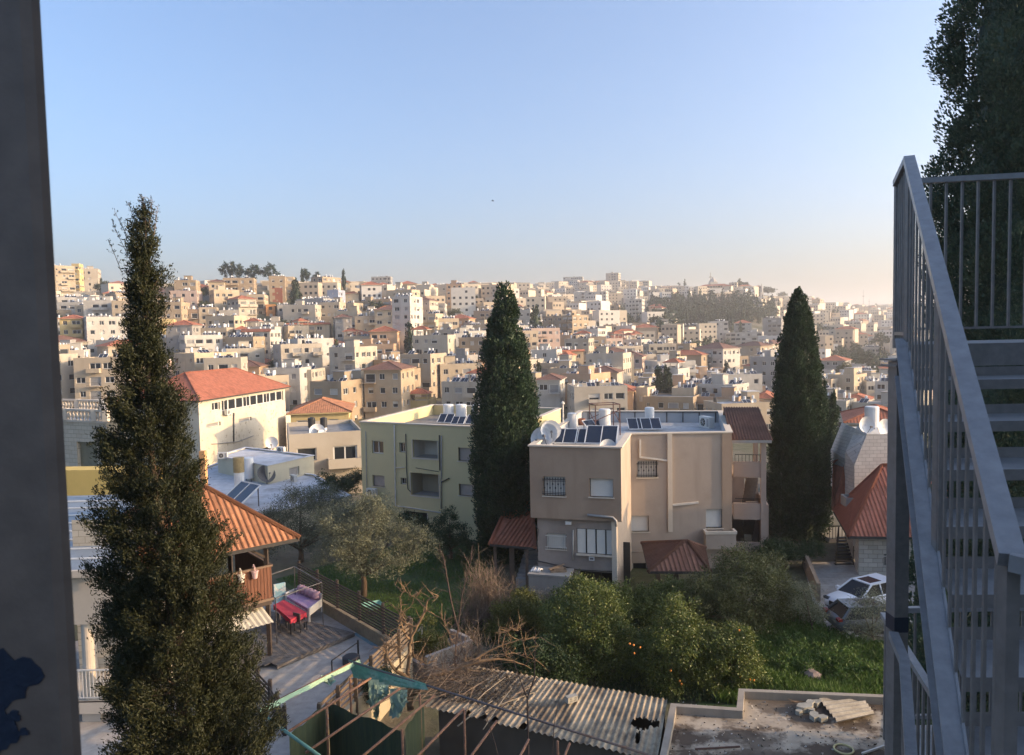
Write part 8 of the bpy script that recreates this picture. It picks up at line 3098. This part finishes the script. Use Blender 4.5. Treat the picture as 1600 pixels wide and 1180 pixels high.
    for i in range(26):
        x = l0 + .1 + i * .125
        MB().bar((x, yb, zl + .1), (x, yb, zt), .016).build('baluster', M_GREY, T, False, -T.location)
    MB().box(l0 - .1, 4.0, zl - .06, l1, yb + .05, zl).build('lower_landing', M_TREAD, T, False, -T.location)
    s0, s1 = P(1394, 945, 5.7), P(1386, 1230, 3.9)
    xx = P(1391, 950, 5.7).x
    m_ = MB()
    m_.bar((xx, 5.8, zt), (xx - .42, 4.2, zt), .05, .04)
    m_.build('handrail', M_GREYT, T, False, -T.location)
    for i in range(14):
        t = (i + .5) / 14
        MB().bar((xx - .42 * t, 5.8 - 1.6 * t, zl), (xx - .42 * t, 5.8 - 1.6 * t, zt), .016).build('baluster', M_GREY, T, False, -T.location)
    # handrail of the flight below
    h0, h1, h2 = P(1396, 992, 4.15), P(1413, 1033, 3.9), P(1427, 1230, 3.0)
    MB().bar(h0, h1, .05, .04).bar(h1, h2, .05, .04).build('handrail', M_GREYT, T, False, -T.location)
    for i in range(9):
        p = h1.lerp(h2, i / 8)
        MB().bar(p, p - V((0, 0, 1.0)), .016).build('baluster', M_GREY, T, False, -T.location)
stairs()
# the house the stairs belong to, past the right edge
M_OWN = plaster('own_house_render', (.50, .46, .40), dirt=.3)
tag(MB().box(0, 0, 0, 9, 12, 26).build('stair_house', M_OWN, None, False, (6.2, -5.5, -1.5)), 'plain tall house that carries the metal stairs, past the edge of the view', 'building')

def bird(label, x, y, d, span, rz, roll):
    p = P(x, y, d)
    T = thing('bird', label, 'bird', p, rz, 'birds in the sky')
    s = span
    m_ = MB()
    m_.lathe([(.005 * s, -.30 * s), (.05 * s, -.2 * s), (.075 * s, 0), (.06 * s, .16 * s), (.03 * s, .25 * s), (.002 * s, .31 * s)], (0, 0, 0), 8)
    m_.v = [(v[2], v[1], -v[0]) for v in m_.v]
    for g in (-1, 1):
        m_.poly([(.12 * s, .03 * s * g, .01 * s), (.10 * s, .28 * s * g, .10 * s), (.02 * s, .5 * s * g, .06 * s), (-.06 * s, .30 * s * g, .08 * s), (-.10 * s, .03 * s * g, .01 * s)])
    m_.poly([(-.25 * s, -.02 * s, 0), (-.25 * s, .02 * s, 0), (-.42 * s, .09 * s, 0), (-.42 * s, -.09 * s, 0)])
    o = m_.build('body', simple('dark_plumage', (.03, .03, .033), rough=.8), T)
    o.rotation_euler = (roll, 0, 0)
bird('dark bird gliding alone high over the middle of the town', 770, 314, 60, .42, .3, .5)
bird('tiny dark bird in the sky near the stair railing', 1361, 261, 110, .35, .9, .2)
# masts
def mast(x, yt, yb, d, r, label, name='radio_mast'):
    a, b = P(x, yb, d), P(x, yt, d)
    a.x = b.x
    T = thing(name, label, 'mast', a)
    MB().tube([(0, 0, 0), (0, 0, b.z - a.z)], [r, r * .5], 6).build('pole', M_STEEL, T)
    MB().box(-r * 2, -r * 2, (b.z - a.z) * .6, r * 2, r * 2, (b.z - a.z) * .66).build('bracket', M_STEEL, T)
mast(1349, 453, 480, 2300, .9, 'thin tall radio mast on the far right skyline')
mast(1358, 467, 478, 2300, .8, 'shorter thin mast right of the tall radio mast')
mast(1110, 426, 445, 950, .7, 'pale mast beside the palace dome on the hilltop')
mast(1131, 543, 562, 430, .14, 'thin pole on the grassy bank in front of the institution', 'lamp_pole')
# church spires and dome
def spire(x, yt, yb, d, w_, label):
    a, b = P(x, yb, d), P(x, yt, d)
    T = thing('church_tower', label, 'tower', V((b.x, d, a.z - 4)))
    h = b.z - a.z + 4
    MB().box(-w_ / 2, -w_ / 2, 0, w_ / 2, w_ / 2, h * .68).build('shaft', plaster('spire_stone', (.56, .50, .42)), T)
    MB().lathe([(w_ * .6, h * .68), (w_ * .45, h * .78), (w_ * .05, h)], (0, 0, 0), 8).build('spire', plaster('spire_cap', (.40, .36, .32)), T)
spire(1190, 443, 480, 900, 3.5, 'slim pale church tower with pointed cap on the hilltop right of the palace')
spire(1114, 433, 452, 930, 9, 'domed tower of the hilltop palace')
